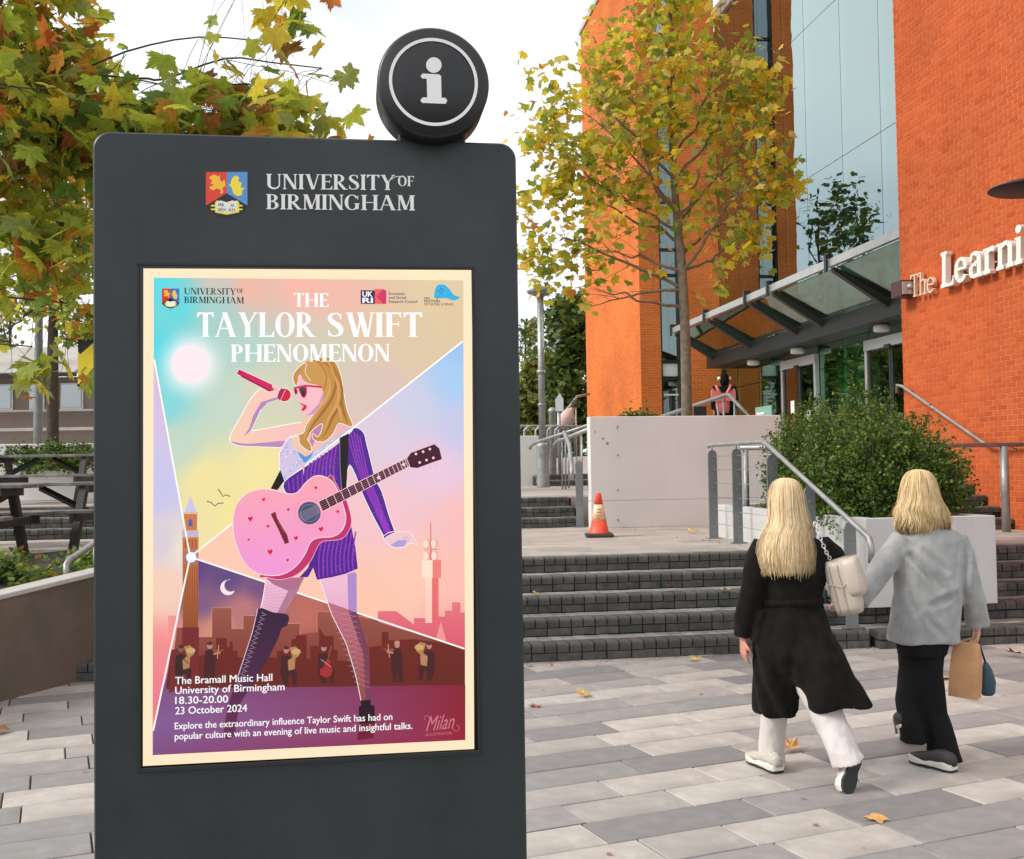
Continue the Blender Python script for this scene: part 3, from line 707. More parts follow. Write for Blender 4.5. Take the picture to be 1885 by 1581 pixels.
    if ch in 'EFL':
        stem(m, T); w = m+.40
        if ch in 'EF':
            rect(m, w, 1-h*1.2, 1); P.append([(w, 1), (w, .78), (w-.025, .78), (w-.10, 1-h)])
            rect(m, w-.08, .52-h/2, .52+h/2); P.append([(w-.08, .40), (w-.08, .64), (w-.14, .52)])
        if ch in 'EL':
            w2 = w+.03; rect(m, w2, 0, h*1.2); P.append([(w2, 0), (w2+.01, .24), (w2-.015, .24), (w2-.10, h)])
        return P, w+.03
    if ch == 'O': ell(.36, .5, .36, .515, 0, 360, T*1.05, h, 40); return P, .72
    if ch in 'CG':
        ell(.36, .5, .36, .515, 42, 318, T*1.05, h, 34)
        P.append([(.62, .68), (.655, .68), (.655, .98), (.60, .86)])
        if ch == 'G': stem(.60, T*.9, .06, .44, 0, 1); return P, .76
        P.append([(.60, .12), (.65, .05), (.65, .28), (.62, .28)]); return P, .68
    if ch in 'BPRD':
        stem(m); 
        if ch == 'B': ell(m+.10, .755, .31, .25, -90, 90, T); ell(m+.12, .27, .34, .275, -90, 90, T*1.05); rect(m, m+.12, 1-h, 1); rect(m, m+.12, .50, .50+h); rect(m, m+.12, 0, h); return P, m+.50
        ell(m+.10, .735, .32, .27, -90, 90, T*.95); rect(m, m+.12, 1-h, 1); rect(m, m+.12, .465, .465+h)
        if ch == 'R': diag(m+.14, .48, m+.46, 0, T); P.append([(m+.40, 0), (m+.60, 0), (m+.60, sh), (m+.46, sh+.03)]); return P, m+.58
        return P, m+.46
    if ch == 'S':
        c = catmull([(.46, .80, h), (.38, .94, h*1.1), (.26, .985-h/2, h), (.13, .90, T*.55), (.10, .74, T*.85), (.22, .58, T*1.05), (.38, .45, T*1.1), (.47, .28, T*.9), (.43, .11, T*.6), (.28, .015+h/2, h), (.14, .06, h*1.1), (.06, .22, h)], 4)
        P.extend(stroke(c)); P.append([(.44, .72), (.475, .72), (.475, .99), (.43, .88)]); P.append([(.04, .30), (.075, .30), (.09, .12), (.04, .01)]); return P, .56
    # lower case, slab style
    xh = .68
    if ch == 'h':
        stem(m, T, 0, 1.02, 1, 0); P.append([(m-T/2-s, 1.02), (m, 1.02), (m, .96), (m-T/2-s, .96)]); stem(m+.34, T, 0, .45, 1, 0); P.extend(stroke(catmull([(m, .52, h), (m+.12, .64, h*1.6), (m+.24, .66, T*.7), (m+.33, .56, T), (m+.34, .42, T)], 4))); return P, m*2+.34
    if ch == 'n':
        stem(m, T, 0, xh, 1, 0); P.append([(m-T/2-s, xh), (m, xh), (m, xh-.06), (m-T/2-s, xh-.06)]); stem(m+.37, T, 0, .45, 1, 0); P.extend(stroke(catmull([(m, .52, h), (m+.13, .63, h*2), (m+.25, .64, T*.7), (m+.36, .54, T), (m+.37, .42, T)], 4))); return P, m*2+.37
    if ch == 'r':
        stem(m, T, 0, xh, 1, 0); P.append([(m-T/2-s, xh), (m, xh), (m, xh-.06), (m-T/2-s, xh-.06)]); P.extend(stroke(catmull([(m, .50, h), (m+.12, .62, h*2), (m+.24, .62, T*.8), (m+.27, .54, T*.5)], 4))); return P, m+.34
    if ch == 'i': stem(m, T, 0, xh, 1, 0); P.append([(m-T/2-s, xh), (m, xh), (m, xh-.06), (m-T/2-s, xh-.06)]); P.extend([[(m+T*.68*math.cos(a), .88+T*.68*math.sin(a)) for a in [k*math.pi/8 for k in range(16)]]]); return P, m*2
    if ch == 'e':
        ell(.27, xh/2, .27, xh/2+.01, 12, 325, T, h*1.4, 30); rect(.10, .50, xh*.50, xh*.50+h*1.2); return P, .58
    if ch == 'a':
        stem(.40, T, 0, .45, 1, 0); P.extend(stroke(catmull([(.06, .50, T*.7), (.12, .63, h*1.6), (.25, .66, h*1.8), (.37, .58, T*.9), (.40, .42, T)], 4))); ell(.22, .20, .22, .21, 60, 300, T*.95, h*1.3, 22); rect(.22, .40, .37, .37+h*1.2); rect(.22, .40, 0.0, h*1.3); return P, .54
    return P, .3
def serif_text(text, st, track=.06):
    x = 0; out = []
    for ch in text:
        p, w = glyph(ch, st); out += [[(a+x, b) for a, b in q] for q in p]; x += w+track
    return out, x-track
def sans_text(text, bold=0.0, shear=0):
    c = bpy.data.curves.new('t', 'FONT'); c.body = text; c.shear = shear; c.resolution_u = 3
    o = bpy.data.objects.new('t', c); me = bpy.data.meshes.new_from_object(o)
    v = [(p.co.x, p.co.y/.682) for p in me.vertices]
    out = [[v[i] for i in p.vertices] for p in me.polygons]; bpy.data.objects.remove(o); bpy.data.meshes.remove(me); bpy.data.curves.remove(c)
    xs = [a for a, b in v] or [0, 1]; m0 = min(xs)
    if bold > 0: out = out+[[(a+bold*2.2, b) for a, b in q] for q in out]+[[(a+bold*1.1, b+bold*1.2) for a, b in q] for q in out]
    return [[(a-m0, b) for a, b in q] for q in out], max(xs)-m0
def mapper(fn, p0, p1, top, width):
    o = fn(*p0); ux = (fn(*p1)-o)/width; uy = fn(*top)-o
    return lambda x, y: o + ux*x + uy*y

# raised letters on the orange wall
FA = 9.0
def letters(text, st, p0, p1, top, material, label, depth, cat, group, scale_last=None):
    polys, wtot = serif_text(text, st, .035)
    f = mapper(lambda x, y: AP(x, y, FA-.05), p0, p1, top, wtot)
    x = 0
    nrm_ = Vector((C_, S_, 0))
    for ch in text:
        gp, w = glyph(ch, st)
        mb = MB()
        for k, q in enumerate(gp):
            jit = depth*(1+.012*(k % 7))
            P3 = [f(a+x, b) for a, b in q]; n = len(P3)
            fr = [p - nrm_*jit for p in P3]; bk = [p + nrm_*(.0+.0004*(k % 5)) for p in P3]
            mb.add(fr+bk, [tuple(range(n)), tuple(range(2*n-1, n-1, -1))]+[(i, n+i, n+(i+1) % n, (i+1) % n) for i in range(n)])
        # stand-off pins to the wall
        c = f(x+w/2, .3); mb.tube([c, c+nrm_*.055], .008, 6)
        o = mb.build('wall_letter', material); tag(o, label(ch), 'letter', group); x += w+.035
seen = {}
def lab_learn(ch):
    return {'L': 'big cream slab-serif capital letter L on the orange wall', 'e': 'big cream slab-serif letter e between L and a on the orange wall', 'a': 'big cream slab-serif letter a on the orange wall',
            'r': 'big cream slab-serif letter r on the orange wall', 'n': 'big cream slab-serif letter n on the orange wall', 'i': 'big cream slab-serif letter i cut by the right picture edge'}[ch]
def lab_the(ch):
    return {'T': 'thin peach serif capital letter T beside the wall floodlight', 'h': 'thin peach serif letter h of the word The', 'e': 'thin peach serif letter e of the word The'}[ch]
letters('The', (.085, .045, .06, .045), (1681, 548), (1726, 537), (1681, 507), M['letter2'], lab_the, .05, 'letter', 'thin letters on the orange wall')
letters('Learni', (.155, .06, .055, .085), (1742, 531), (1893, 484), (1742, 466), M['letter'], lab_learn, .09, 'letter', 'large letters on the orange wall')
# floodlight box at the corner
t = thing('wall_floodlight', AP(1668, 533, 8.9), 'small dark square floodlight at the orange wall corner', 'floodlight')
p = AD(AP(1668, 533, 8.9)); mb = MB(W); mb.box(8.72, 9.0, p[1]-.16, p[1]+.16, p[2]-.13, p[2]+.13, 0, .01); child('housing', mb, mat('rust_box', (.06, .02, .015), .5), t)
mb = MB(W); mb.box(8.74, 8.97, p[1]-.19, p[1]-.161, p[2]-.10, p[2]+.10); mb.lathe((8.86, p[1]-.2, p[2]+.02), [(.03, -.03), (.05, 0)], 10, axis='Y'); child('lens', mb, M['silver'], t)
# street lamp with a flat dish at the right edge
lp0 = W(8.57, 12.5, .75); t = thing('dish_lamp', lp0, 'black street lamp with a flat round disc head at the right edge', 'street lamp')
mb = MB(W); mb.lathe((8.57, 12.5, 5.13), [(.03, .10), (.35, .06), (.50, .01), (.51, -.005), (.48, -.02), (.05, -.05)], 32); child('lamp_head', mb, M['blackmatt'], t)
mb = MB(W); mb.lathe((8.57, 12.5, 4.72), [(.045, 0), (.055, .02), (.055, .30), (.04, .40)], 16); child('neck', mb, M['black'], t)
mb = MB(W); mb.tube([(8.57, 12.5, .75), (8.57, 12.5, 4.72)], .045, 14); child('pole', mb, M['postgrey'], t)

# ================================================================== TOTEM SIGN
TD = 2.50
tot = thing('information_totem', W(-.08, TD+.07, 0), 'tall dark grey information totem with an illustrated concert poster on its screen', 'information sign')
TA0, TA1, TT = -.556, .396, 2.462
def rrect(x0, x1, z0, z1, r, n=8, top=True):
    pts = [(x0, z0), (x1, z0)]
    for k in range(n+1): a = math.pi/2*k/n; pts.append((x1-r+r*math.cos(a), z1-r+r*math.sin(a)))
    for k in range(n+1): a = math.pi/2+math.pi/2*k/n; pts.append((x0+r+r*math.cos(a), z1-r+r*math.sin(a)))
    return pts
mb = MB(W); e = .004
outer = rrect(TA0, TA1, -.04, TT, .038, 10); inner = rrect(TA0+e, TA1-e, -.04, TT-e, .036, 10)
n = len(outer)
vs = [(a, TD, z) for a, z in inner]+[(a, TD+e, z) for a, z in outer]+[(a, TD+.14, z) for a, z in outer]
mb.add(vs, [tuple(range(n))]+[(k, n+k, n+(k+1) % n, (k+1) % n) for k in range(n)]+[(n+k, 2*n+k, 2*n+(k+1) % n, n+(k+1) % n) for k in range(n)]+[tuple(range(3*n-1, 2*n-1, -1))])
child('body', mb, M['totem'], tot)
mb = MB(W); ax = AD(DP(254, 487, TD)); bx = AD(DP(881, 1388, TD)); cxx = AD(DP(872, 491, TD)); dx_ = AD(DP(254, 1419, TD))
BZ0, BZ1, BA0, BA1 = min(bx[2], dx_[2]), cxx[2], dx_[0], bx[0]
BA1 = .292
for (x0, x1, z0, z1) in ((BA0, BA1, BZ1-.006, BZ1), (BA0, BA1, BZ0, BZ0+.010), (BA0, BA0+.007, BZ0+.0101, BZ1-.0061), (BA1-.006, BA1, BZ0+.0101, BZ1-.0061)): mb.box(x0, x1, TD-.0045, TD-.0005, z0, z1, 0, .001)
child('screen_frame', mb, M['blackmatt'], tot)
mb = MB(W); mb.box(BA0+.0075, BA1-.0065, TD-.0012, TD-.0006, BZ0+.0105, BZ1-.0065); screen = child('screen', mb, mat('screen_glass', (.004, .004, .005), .08), tot)

# ---- poster art, printed light on the screen ------------------------------------------
am = bpy.data.materials.new('screen_image'); am.use_nodes = True; tt = am.node_tree; b = tt.nodes['Principled BSDF']
at = tt.nodes.new('ShaderNodeVertexColor'); at.layer_name = 'Col'; tt.links.new(at.outputs[0], b.inputs['Emission Color'])
b.inputs['Base Color'].default_value = (.006, .006, .006, 1); b.inputs['Roughness'].default_value = .25; b.inputs['Specular IOR Level'].default_value = .25; b.inputs['Emission Strength'].default_value = .66
layer = [0]
class Art:
    def __init__(s): s.v = []; s.f = []; s.c = []
    def poly(s, pts, col, newlayer=True):
        if newlayer: layer[0] += 1
        dep = TD-.0014-layer[0]*.000025
        o = len(s.v)
        s.v += [tuple(DP(x, y, dep)) for x, y in pts]
        s.c += [lin(col(x, y) if callable(col) else col) for x, y in pts]
        if len(pts) <= 4 and len(pts) == 3: s.f.append((o, o+1, o+2)); return
        for t3 in tessellate_polygon([[Vector((x, y, 0)) for x, y in pts]]): s.f.append(tuple(o+i for i in t3))
    def quads(s, qs, col):
        layer[0] += 1
        for q in qs: s.poly(q, col, False)
    def line(s, pts, w, col, closed=False):
        s.quads(stroke([(x, y, w) if len(p) == 2 else p for p in pts for x, y in [p[:2]]], closed), col)
    def disc(s, x, y, r, col, ry=None, n=24): s.poly([(x+r*math.cos(2*math.pi*k/n), y+(ry or r)*math.sin(2*math.pi*k/n)) for k in range(n)], col)
    def text(s, polys, width, p0, p1, top, col):
        layer[0] += 1; ux = ((p1[0]-p0[0])/width, (p1[1]-p0[1])/width); uy = (top[0]-p0[0], top[1]-p0[1])
        for q in polys: s.poly([(p0[0]+ux[0]*a+uy[0]*b, p0[1]+ux[1]*a+uy[1]*b) for a, b in q], col, False)
    def done(s, name, parent=None):
        me = bpy.data.meshes.new(name); me.from_pydata(s.v, [], s.f); me.materials.append(am)
        ca = me.color_attributes.new('Col', 'FLOAT_COLOR', 'POINT')
        ca.data.foreach_set('color', [q for c in s.c for q in (*c, 1.0)])
        o = bpy.data.objects.new(name, me); COL.objects.link(o); o.parent = parent or screen; o.matrix_parent_inverse = parent_inv(o.parent)
        return o
def idw(samples, p=3.0):
    def f(x, y):
        ws = 0; c = [0, 0, 0]
        for sx, sy, cc in samples:
            w = 1/(((x-sx)**2+(y-sy)**2)/1e3+.02)**(p/2); ws += w
            for k in range(3): c[k] += w*cc[k]
        return [v/ws for v in c]
    return f
def clip(poly, a, b, c):          # keep a*x+b*y+c>=0
    out = []
    for i in range(len(poly)):
        p, q = poly[i-1], poly[i]; fp, fq = a*p[0]+b*p[1]+c, a*q[0]+b*q[1]+c
        if (fp >= 0) != (fq >= 0): t = fp/(fp-fq); out.append((p[0]+(q[0]-p[0])*t, p[1]+(q[1]-p[1])*t))
        if fq >= 0: out.append(q)
    return out
def gridfill(A, region, col, step=12):
    layer[0] += 1
    # region convex, clockwise in picture coordinates
    ar = sum(region[i-1][0]*region[i][1]-region[i][0]*region[i-1][1] for i in range(len(region)))
    sg = 1 if ar > 0 else -1
    xs = [p[0] for p in region]; ys = [p[1] for p in region]
    y = min(ys)
    while y < max(ys):
        x = min(xs)
        while x < max(xs):
            q = [(x, y), (x+step, y), (x+step, y+step), (x, y+step)]
            for i in range(len(region)):
                (x1, y1), (x2, y2) = region[i-1], region[i]
                q = clip(q, -(y2-y1)*sg, (x2-x1)*sg, ((y2-y1)*x1-(x2-x1)*y1)*sg)
                if not q: break
            if len(q) > 2: A.poly(q, col, False)
            x += step
        y += step
Z2 = lambda L: [(250+x/2.945, 480+y/2.945) for x, y in L]
Z3 = lambda L: [(250+x/2.773, 850+y/2.773) for x, y in L]
Z4 = lambda L: [(410+x/6.081, 640+y/6.081) for x, y in L]
Z5 = lambda L: [(480+x/4.942, 780+y/4.942) for x, y in L]
A = Art()
A.poly([(264, 494), (868.5, 497), (873, 1378.5), (263, 1410)], (254, 232, 196))
C0 = (350, 1025); TLp, TRp, BRp, BLp = (283, 511), (853, 516), (856, 1361), (281, 1390)
sA = [(283, 511, (88, 218, 228)), (283, 650, (84, 214, 226)), (330, 560, (100, 215, 222)), (400, 520, (205, 196, 186)), (400, 570, (165, 208, 200)), (460, 530, (238, 182, 165)), (560, 525, (248, 182, 168)), (640, 540, (240, 186, 168)), (700, 580, (228, 196, 165)), (800, 540, (226, 204, 164)), (845, 610, (224, 200, 160)), (450, 640, (178, 210, 200)), (600, 640, (208, 204, 180)), (780, 640, (222, 198, 165)), (300, 740, (130, 214, 218)), (330, 820, (196, 214, 196)), (420, 740, (196, 214, 198)), (480, 720, (215, 210, 185)), (380, 880, (243, 226, 158)), (480, 860, (245, 228, 160)), (340, 980, (240, 224, 168)), (450, 950, (246, 228, 150)), (700, 720, (220, 194, 184)), (650, 760, (222, 196, 186))]
fA0 = idw(sA)
def fA(x, y):
    c = fA0(x, y); d = math.hypot(x-351, y-670)
    if d < 75: w = max(0, 1-(d-30)/45)**1.6 if d > 30 else 1; c = [a*(1-w)+b2*w for a, b2 in zip(c, (250, 246, 246))]
    return c
gridfill(A, [C0, (283, 662), TLp, TRp, (853, 627)], fA, 9)
sB = [(853, 640, (158, 196, 242)), (835, 700, (170, 204, 242)), (850, 790, (200, 200, 232)), (760, 740, (205, 206, 228)), (700, 790, (222, 203, 222)), (600, 820, (236, 202, 202)), (800, 860, (236, 200, 222)), (700, 940, (244, 196, 204)), (850, 960, (248, 190, 188)), (760, 1060, (252, 200, 180)), (850, 1080, (252, 190, 176)), (400, 1000, (252, 200, 176)), (600, 1080, (252, 200, 176)), (700, 1120, (252, 198, 172)), (850, 1170, (238, 150, 140))]
gridfill(A, [C0, (853, 627), (856, 1194)], idw(sB), 12)
sC = [(352, 1040, (92, 62, 126)), (420, 1060, (98, 72, 128)), (480, 1080, (118, 80, 130)), (370, 1110, (128, 90, 130)), (450, 1120, (186, 118, 120)), (400, 1160, (216, 142, 112)), (560, 1130, (190, 108, 96)), (700, 1150, (150, 74, 70)), (330, 1160, (210, 140, 130)), (310, 1280, (126, 80, 130)), (284, 1345, (132, 92, 150)), (290, 1388, (128, 76, 128)), (400, 1370, (150, 62, 96)), (500, 1300, (130, 42, 52)), (520, 1375, (134, 38, 62)), (850, 1350, (150, 30, 55)), (700, 1300, (165, 50, 56)), (850, 1240, (110, 32, 28)), (600, 1230, (110, 36, 34))]
fC = idw(sC)
gridfill(A, [C0, (856, 1194), BRp, BLp, (281, 1345)], fC, 12)
sD = [(284, 700, (216, 190, 226)), (290, 900, (200, 196, 236)), (300, 1000, (216, 205, 216)), (335, 1010, (236, 222, 206)), (300, 1080, (246, 206, 186)), (290, 1200, (245, 150, 146)), (285, 1300, (232, 130, 130))]
gridfill(A, [C0, (281, 1345), (283, 662)], idw(sD), 12)
A.disc(351, 670, 35, (252, 234, 239), n=40)
A.done('poster_background')
A = Art()
pk = lambda x, y: (232-(y-1100)*.12, 122-(y-1100)*.35, 132-(y-1100)*.25)
A.poly(Z3([(1130, 790), (1235, 800), (1235, 762), (1330, 762), (1330, 850), (1420, 830), (1420, 798), (1480, 798), (1480, 820), (1525, 820), (1525, 770), (1550, 790), (1578, 790), (1578, 760), (1615, 760), (1615, 717), (1657, 717), (1657, 770), (1680, 770), (1680, 955), (1130, 785)]), pk)
A.poly(Z3([(88, 888), (150, 888), (150, 905), (165, 905), (165, 785), (222, 785), (205, 900), (150, 1120), (88, 1280)]), lambda x, y: (240, 150-(y-1150)*.2, 145))
mid = lambda x, y: (150-(y-1130)*.2, 84-(y-1130)*.28, 70-(y-1130)*.2)
A.poly(Z3([(210, 845), (318, 845), (318, 893), (388, 893), (388, 745), (490, 745), (490, 852), (548, 852), (548, 785), (640, 785), (750, 825), (838, 825), (838, 880), (925, 870), (925, 765), (985, 765), (1040, 765), (1110, 765), (1150, 800), (1240, 800), (1240, 835), (1420, 870), (1530, 920), (1600, 930), (1680, 960), (1680, 1140), (170, 1180)]), mid)
for L in ([(388, 893), (388, 745), (490, 745), (490, 852), (548, 852), (548, 785), (610, 785)], [(750, 825), (838, 825), (838, 880)], [(925, 870), (925, 765), (985, 765)], [(210, 845), (318, 845), (318, 893), (388, 893)]): A.line(Z3(L), .8, (225, 160, 130))
drk = lambda x, y: (112-(y-1180)*.1, 38, 32)
A.poly(Z3([(165, 1060), (180, 960), (240, 950), (240, 897), (265, 897), (265, 918), (318, 918), (318, 1000), (340, 985), (410, 985), (410, 900), (465, 900), (465, 945), (480, 945), (480, 918), (495, 918), (495, 965), (520, 965), (520, 998), (640, 1000), (720, 1000), (720, 965), (745, 965), (745, 960), (795, 960), (795, 905), (815, 905), (815, 885), (872, 885), (872, 1005), (890, 1005), (890, 940), (935, 940), (935, 845), (965, 890), (1010, 890), (1010, 960), (1030, 960), (1030, 1015), (1080, 1015), (1175, 950), (1230, 940), (1255, 940), (1255, 868), (1290, 868), (1290, 910), (1330, 910), (1420, 905), (1600, 930), (1680, 965), (1680, 1140), (150, 1190)]), drk)
A.poly(Z3([(150, 1160), (1682, 1138), (1682, 1420), (90, 1495), (100, 1330)]), lambda x, y: fC(x, max(y, 1300)))
A.poly(Z3([(1530, 910), (1557, 815), (1585, 915)]), (240, 150, 150))
A.done('skyline')
A = Art()
bk = (206, 122, 72); bd = (160, 84, 52)
A.poly(Z3([(238, 350), (320, 350), (318, 845), (240, 845)]), lambda x, y: (206, 122, 72) if y < 1100 else (150, 76, 40))
for k in range(6): A.poly(Z3([(250+k*12, 530), (254+k*12, 530), (254+k*12, 840), (250+k*12, 840)]), (140, 76, 44))
A.poly(Z3([(245, 258), (313, 258), (313, 352), (245, 352)]), bk); A.poly(Z3([(240, 350), (320, 350), (320, 385), (240, 385)]), (200, 180, 200))
A.poly(Z3([(246, 262), (279, 175), (313, 262)]), (206, 198, 232)); A.poly(Z3([(240, 256), (318, 256), (318, 266), (240, 266)]), (220, 190, 170))
A.poly(Z3([(268, 330), (268, 300), (279, 288), (290, 300), (290, 330)]), (84, 100, 170))
for k in range(4): A.poly(Z3([(250+k*17, 395), (258+k*17, 395), (258+k*17, 440), (250+k*17, 440)]), bd)
A.disc(*Z3([(283, 487)])[0], 12, (110, 130, 180)); A.disc(*Z3([(283, 487)])[0], 9.5, (236, 244, 255))
A.poly(Z3([(236, 845), (322, 845), (322, 1140), (170, 1180), (180, 960), (236, 955)]), lambda x, y: (118, 42, 44))
A.done('clock_tower')
A = Art()
tx = lambda x, y: (250, 225-(y-1030)*.25, 205-(y-1030)*.2); td = lambda x, y: (232, 120-(y-1030)*.15, 112)
A.poly(Z3([(1478, 590), (1512, 590), (1512, 822), (1478, 822)]), tx); A.poly(Z3([(1512, 590), (1545, 590), (1545, 822), (1512, 822)]), td)
A.poly(Z3([(1462, 500), (1515, 500), (1515, 592), (1462, 592)]), (252, 226, 208)); A.poly(Z3([(1515, 500), (1558, 500), (1558, 592), (1515, 592)]), (238, 130, 122))
A.poly(Z3([(1500, 440), (1512, 440), (1512, 502), (1500, 502)]), (232, 130, 118)); A.poly(Z3([(1502, 310), (1508, 310), (1510, 440), (1502, 440)]), (226, 132, 120)); A.poly(Z3([(1470, 444), (1545, 444), (1545, 450), (1470, 450)]), (236, 150, 136))
for x, y in ((1485, 418), (1524, 418), (1485, 480), (1526, 480)): A.disc(*Z3([(x, y)])[0], 6, (238, 150, 136), 8.5); A.disc(*Z3([(x-4, y)])[0], 5, (252, 226, 208), 7.5)
A.done('radio_tower')
A = Art()
mo = Z3([(470, 642)])[0]
pts = [(mo[0]+14*math.cos(math.radians(a)), mo[1]+14*math.sin(math.radians(a))) for a in range(40, 281, 12)] + [(mo[0]+5+11.5*math.cos(math.radians(a)), mo[1]-4+11.5*math.sin(math.radians(a))) for a in range(268, 45, -12)]
A.poly(pts, (250, 226, 232)); A.done('moon')
for L in ([(362, 200), (385, 208), (403, 226), (420, 212), (448, 210)], [(420, 138), (432, 155), (445, 177), (460, 168), (482, 177)]):
    A = Art(); A.line(Z3(L), 2.0, (120, 108, 90)); A.done('bird')
A = Art()
for e_ in ((284, 662), (852, 628), (855, 1194), (282, 1345)): A.line([C0, e_], 3.0, (255, 253, 246))
A.disc(C0[0], C0[1], 5, (255, 255, 255)); A.done('light_beam')
# musicians
def musician(x, y, sc_, kind, seated, flip=1, dim=0):
    A = Art(); q = lambda px_, py_: (x+px_*sc_*flip, y+py_*sc_)
    suit = (70-dim*10, 34, 36); sk = (190-dim*60, 130-dim*40, 120-dim*40)
    if seated: A.poly([q(-7, -22), (q(0, -25)), q(7, -22), q(9, -8), q(14, -4), q(13, 12), q(16, 14), q(9, 15), q(7, 2), q(2, 2), q(3, 15), q(-3, 15), q(-8, 0)], suit)
    else: A.poly([q(-6, -24), q(0, -27), q(7, -24), q(8, -6), q(5, 16), q(7, 18), q(1, 18), q(0, 0), q(-3, 18), q(-8, 18), q(-7, -6)], suit)
    A.disc(*q(0, -31), 3.6*sc_, sk, 4.4*sc_, 12); A.disc(*q(0, -34), 3.6*sc_, (84, 46, 40) if kind != 'f' else (200, 140, 110), 2.4*sc_, 12)
    if kind == 'v' or kind == 'f':
        A.poly([q(4, -26), q(12, -25), q(20, -27), q(13, -22), q(5, -22)], (150, 82, 52)); A.line([q(12, -32), q(10, -14)], .8, (230, 200, 180)); A.line([q(5, -20), q(14, -22)], 2.2*sc_, sk)
    elif kind == 't':
        A.poly([q(4, -34), q(12, -36), q(18, -30), q(17, -24), q(12, -20), q(11, -6), q(3, -4), q(2, -16), q(8, -22)], (176, 130, 84)); A.disc(*q(13, -29), 6*sc_, (206, 164, 108), 4*sc_, 14); A.line([q(3, -18), q(10, -12)], 2.2*sc_, sk)
    else:
        A.poly([q(2, -14), q(9, -16), q(8, -8), q(12, -2), q(9, 6), q(2, 8), q(-5, 4), q(-5, -3), q(0, -6)], (166, 44, 48)); A.line([q(5, -14), q(10, -34)], 1.8, (150, 84, 60)); A.line([q(-4, -16), q(10, -6)], 1.6, sk)
    A.done('musician')
for (x, y, k, st, fl, dm) in ((333, 1238, 't', 1, 1, 1), (386, 1232, 'v', 0, 1, 0), (527, 1240, 't', 1, 1, 0), (596, 1236, 'c', 1, 1, 0), (731, 1230, 'f', 0, -1, 0), (790, 1232, 't', 1, -1, 0)): musician(x, y, 1.4, k, st, fl, dm)
# singer ------------------------------------------------------------------------------
WH = (255, 250, 244)
A = Art()
skn = lambda x, y: (246, 206-(y-700)*.05, 186+(y-700)*.1)
arm = catmull(Z4([(85, 1030), (100, 960), (200, 780), (300, 600), (390, 490), (440, 455), (540, 490), (600, 440), (640, 480), (620, 560), (520, 590), (450, 640), (400, 740), (340, 860), (320, 930), (450, 915), (640, 880), (800, 850), (880, 850), (820, 950), (740, 1030), (680, 1110), (400, 1100), (180, 1090), (110, 1060)]), 4, True)
A.line(arm, 3.2, WH, True); A.poly(arm, lambda x, y: (246, 206-(x-425)*.12, 176+(x-425)*.12))
A.poly(catmull(Z4([(92, 1048), (250, 1075), (480, 1060), (700, 1045), (670, 1108), (400, 1104), (180, 1092)]), 4, True), (186, 136, 186))
A.poly(Z4([(230, 995), (300, 900), (340, 760), (430, 610), (520, 580), (610, 555), (618, 575), (500, 612), (420, 700), (350, 850), (310, 930)]), (178, 132, 190))
# chest and neck
A.poly(catmull(Z4([(870, 860), (940, 780), (1100, 760), (1300, 830), (1440, 880), (1300, 980), (1100, 1120), (930, 1215), (820, 1150), (770, 1050), (800, 950)]), 4, True), lambda x, y: (242, 200-(x-540)*.25, 172+(x-540)*.1))
A.poly(catmull(Z4([(1030, 860), (1300, 830), (1200, 960), (1060, 1000), (1000, 1110), (940, 1160), (980, 1020)]), 4, True), (190, 128, 170))
A.done('arm_and_chest')
A = Art()
body = Z4([(760, 990), (690, 1080), (640, 1180), (635, 1320), (660, 1450), (685, 1540), (1460, 895), (1420, 890), (1290, 985), (1100, 1105), (930, 1222), (830, 1155), (770, 1090), (775, 1010)])
A.line(body[:6], 3.0, WH); A.poly(body, lambda x, y: (214-(x-510)*.2, 196, 226))
rn = random.Random(4)
cs_ = [(250, 240, 250), (170, 130, 200), (120, 170, 230), (240, 180, 190), (255, 255, 255), (140, 120, 190)]
layer[0] += 1
for k in range(420):
    x = rn.uniform(515, 660); y = rn.uniform(800, 888); 
    inside = False; j = len(body)-1
    for i in range(len(body)):
        if (body[i][1] > y) != (body[j][1] > y) and x < (body[j][0]-body[i][0])*(y-body[i][1])/(body[j][1]-body[i][1])+body[i][0]: inside = not inside
        j = i
    if inside: r = rn.uniform(.5, 1.5); A.poly([(x-r, y), (x, y-r), (x+r, y), (x, y+r)], rn.choice(cs_), False)
A.poly(Z4([(830, 1155), (930, 1222), (1015, 1170), (985, 1230), (920, 1290), (870, 1230)]), (84, 150, 216))
A.line(Z4([(685, 1505), (1580, 800)]), 2.6, WH)
A.done('sequin_top')
A = Art()
PUR = lambda x, y: (78, 32, 142)
strap = Z4([(645, 1380), (700, 1500), (640, 1600), (535, 1581)])
A.poly(Z5([(178, 420), (215, 520), (150, 605), (90, 590)]), (18, 12, 14))
jacket = catmull(Z5([(215, 530), (400, 395), (600, 260), (800, 100), (850, 40), (900, 50), (940, 95), (960, 180), (990, 300), (1040, 500), (1100, 620), (1160, 820), (1215, 975), (1225, 1010), (1130, 1055), (1115, 1010), (1020, 830), (930, 640), (870, 480), (810, 370), (780, 470), (780, 580), (740, 640), (300, 640), (235, 630)]), 3, True)
A.line(jacket, 2.4, WH, True); A.poly(jacket, PUR)
shorts = Z3([(835, 590), (880, 540), (905, 450), (940, 400), (1100, 330), (1120, 430), (1133, 545), (1050, 580), (925, 602), (905, 540), (880, 588)])
A.poly(shorts, PUR)
def stripe(L, w, c=(146, 52, 186)): A.line(catmull(Z5(L), 4), w, c)
for k in range(7): stripe([(840+k*0+(k-3)*26+8, 70+abs(k-3)*22), (870+(k-3)*24+10, 250), (935+(k-3)*18+10, 480), (1010+(k-3)*17+10, 660), (1110+(k-3)*13+10, 900), (1165+(k-3)*12, 1000)], 2.4) if k in (1, 2, 3, 4, 5) else None
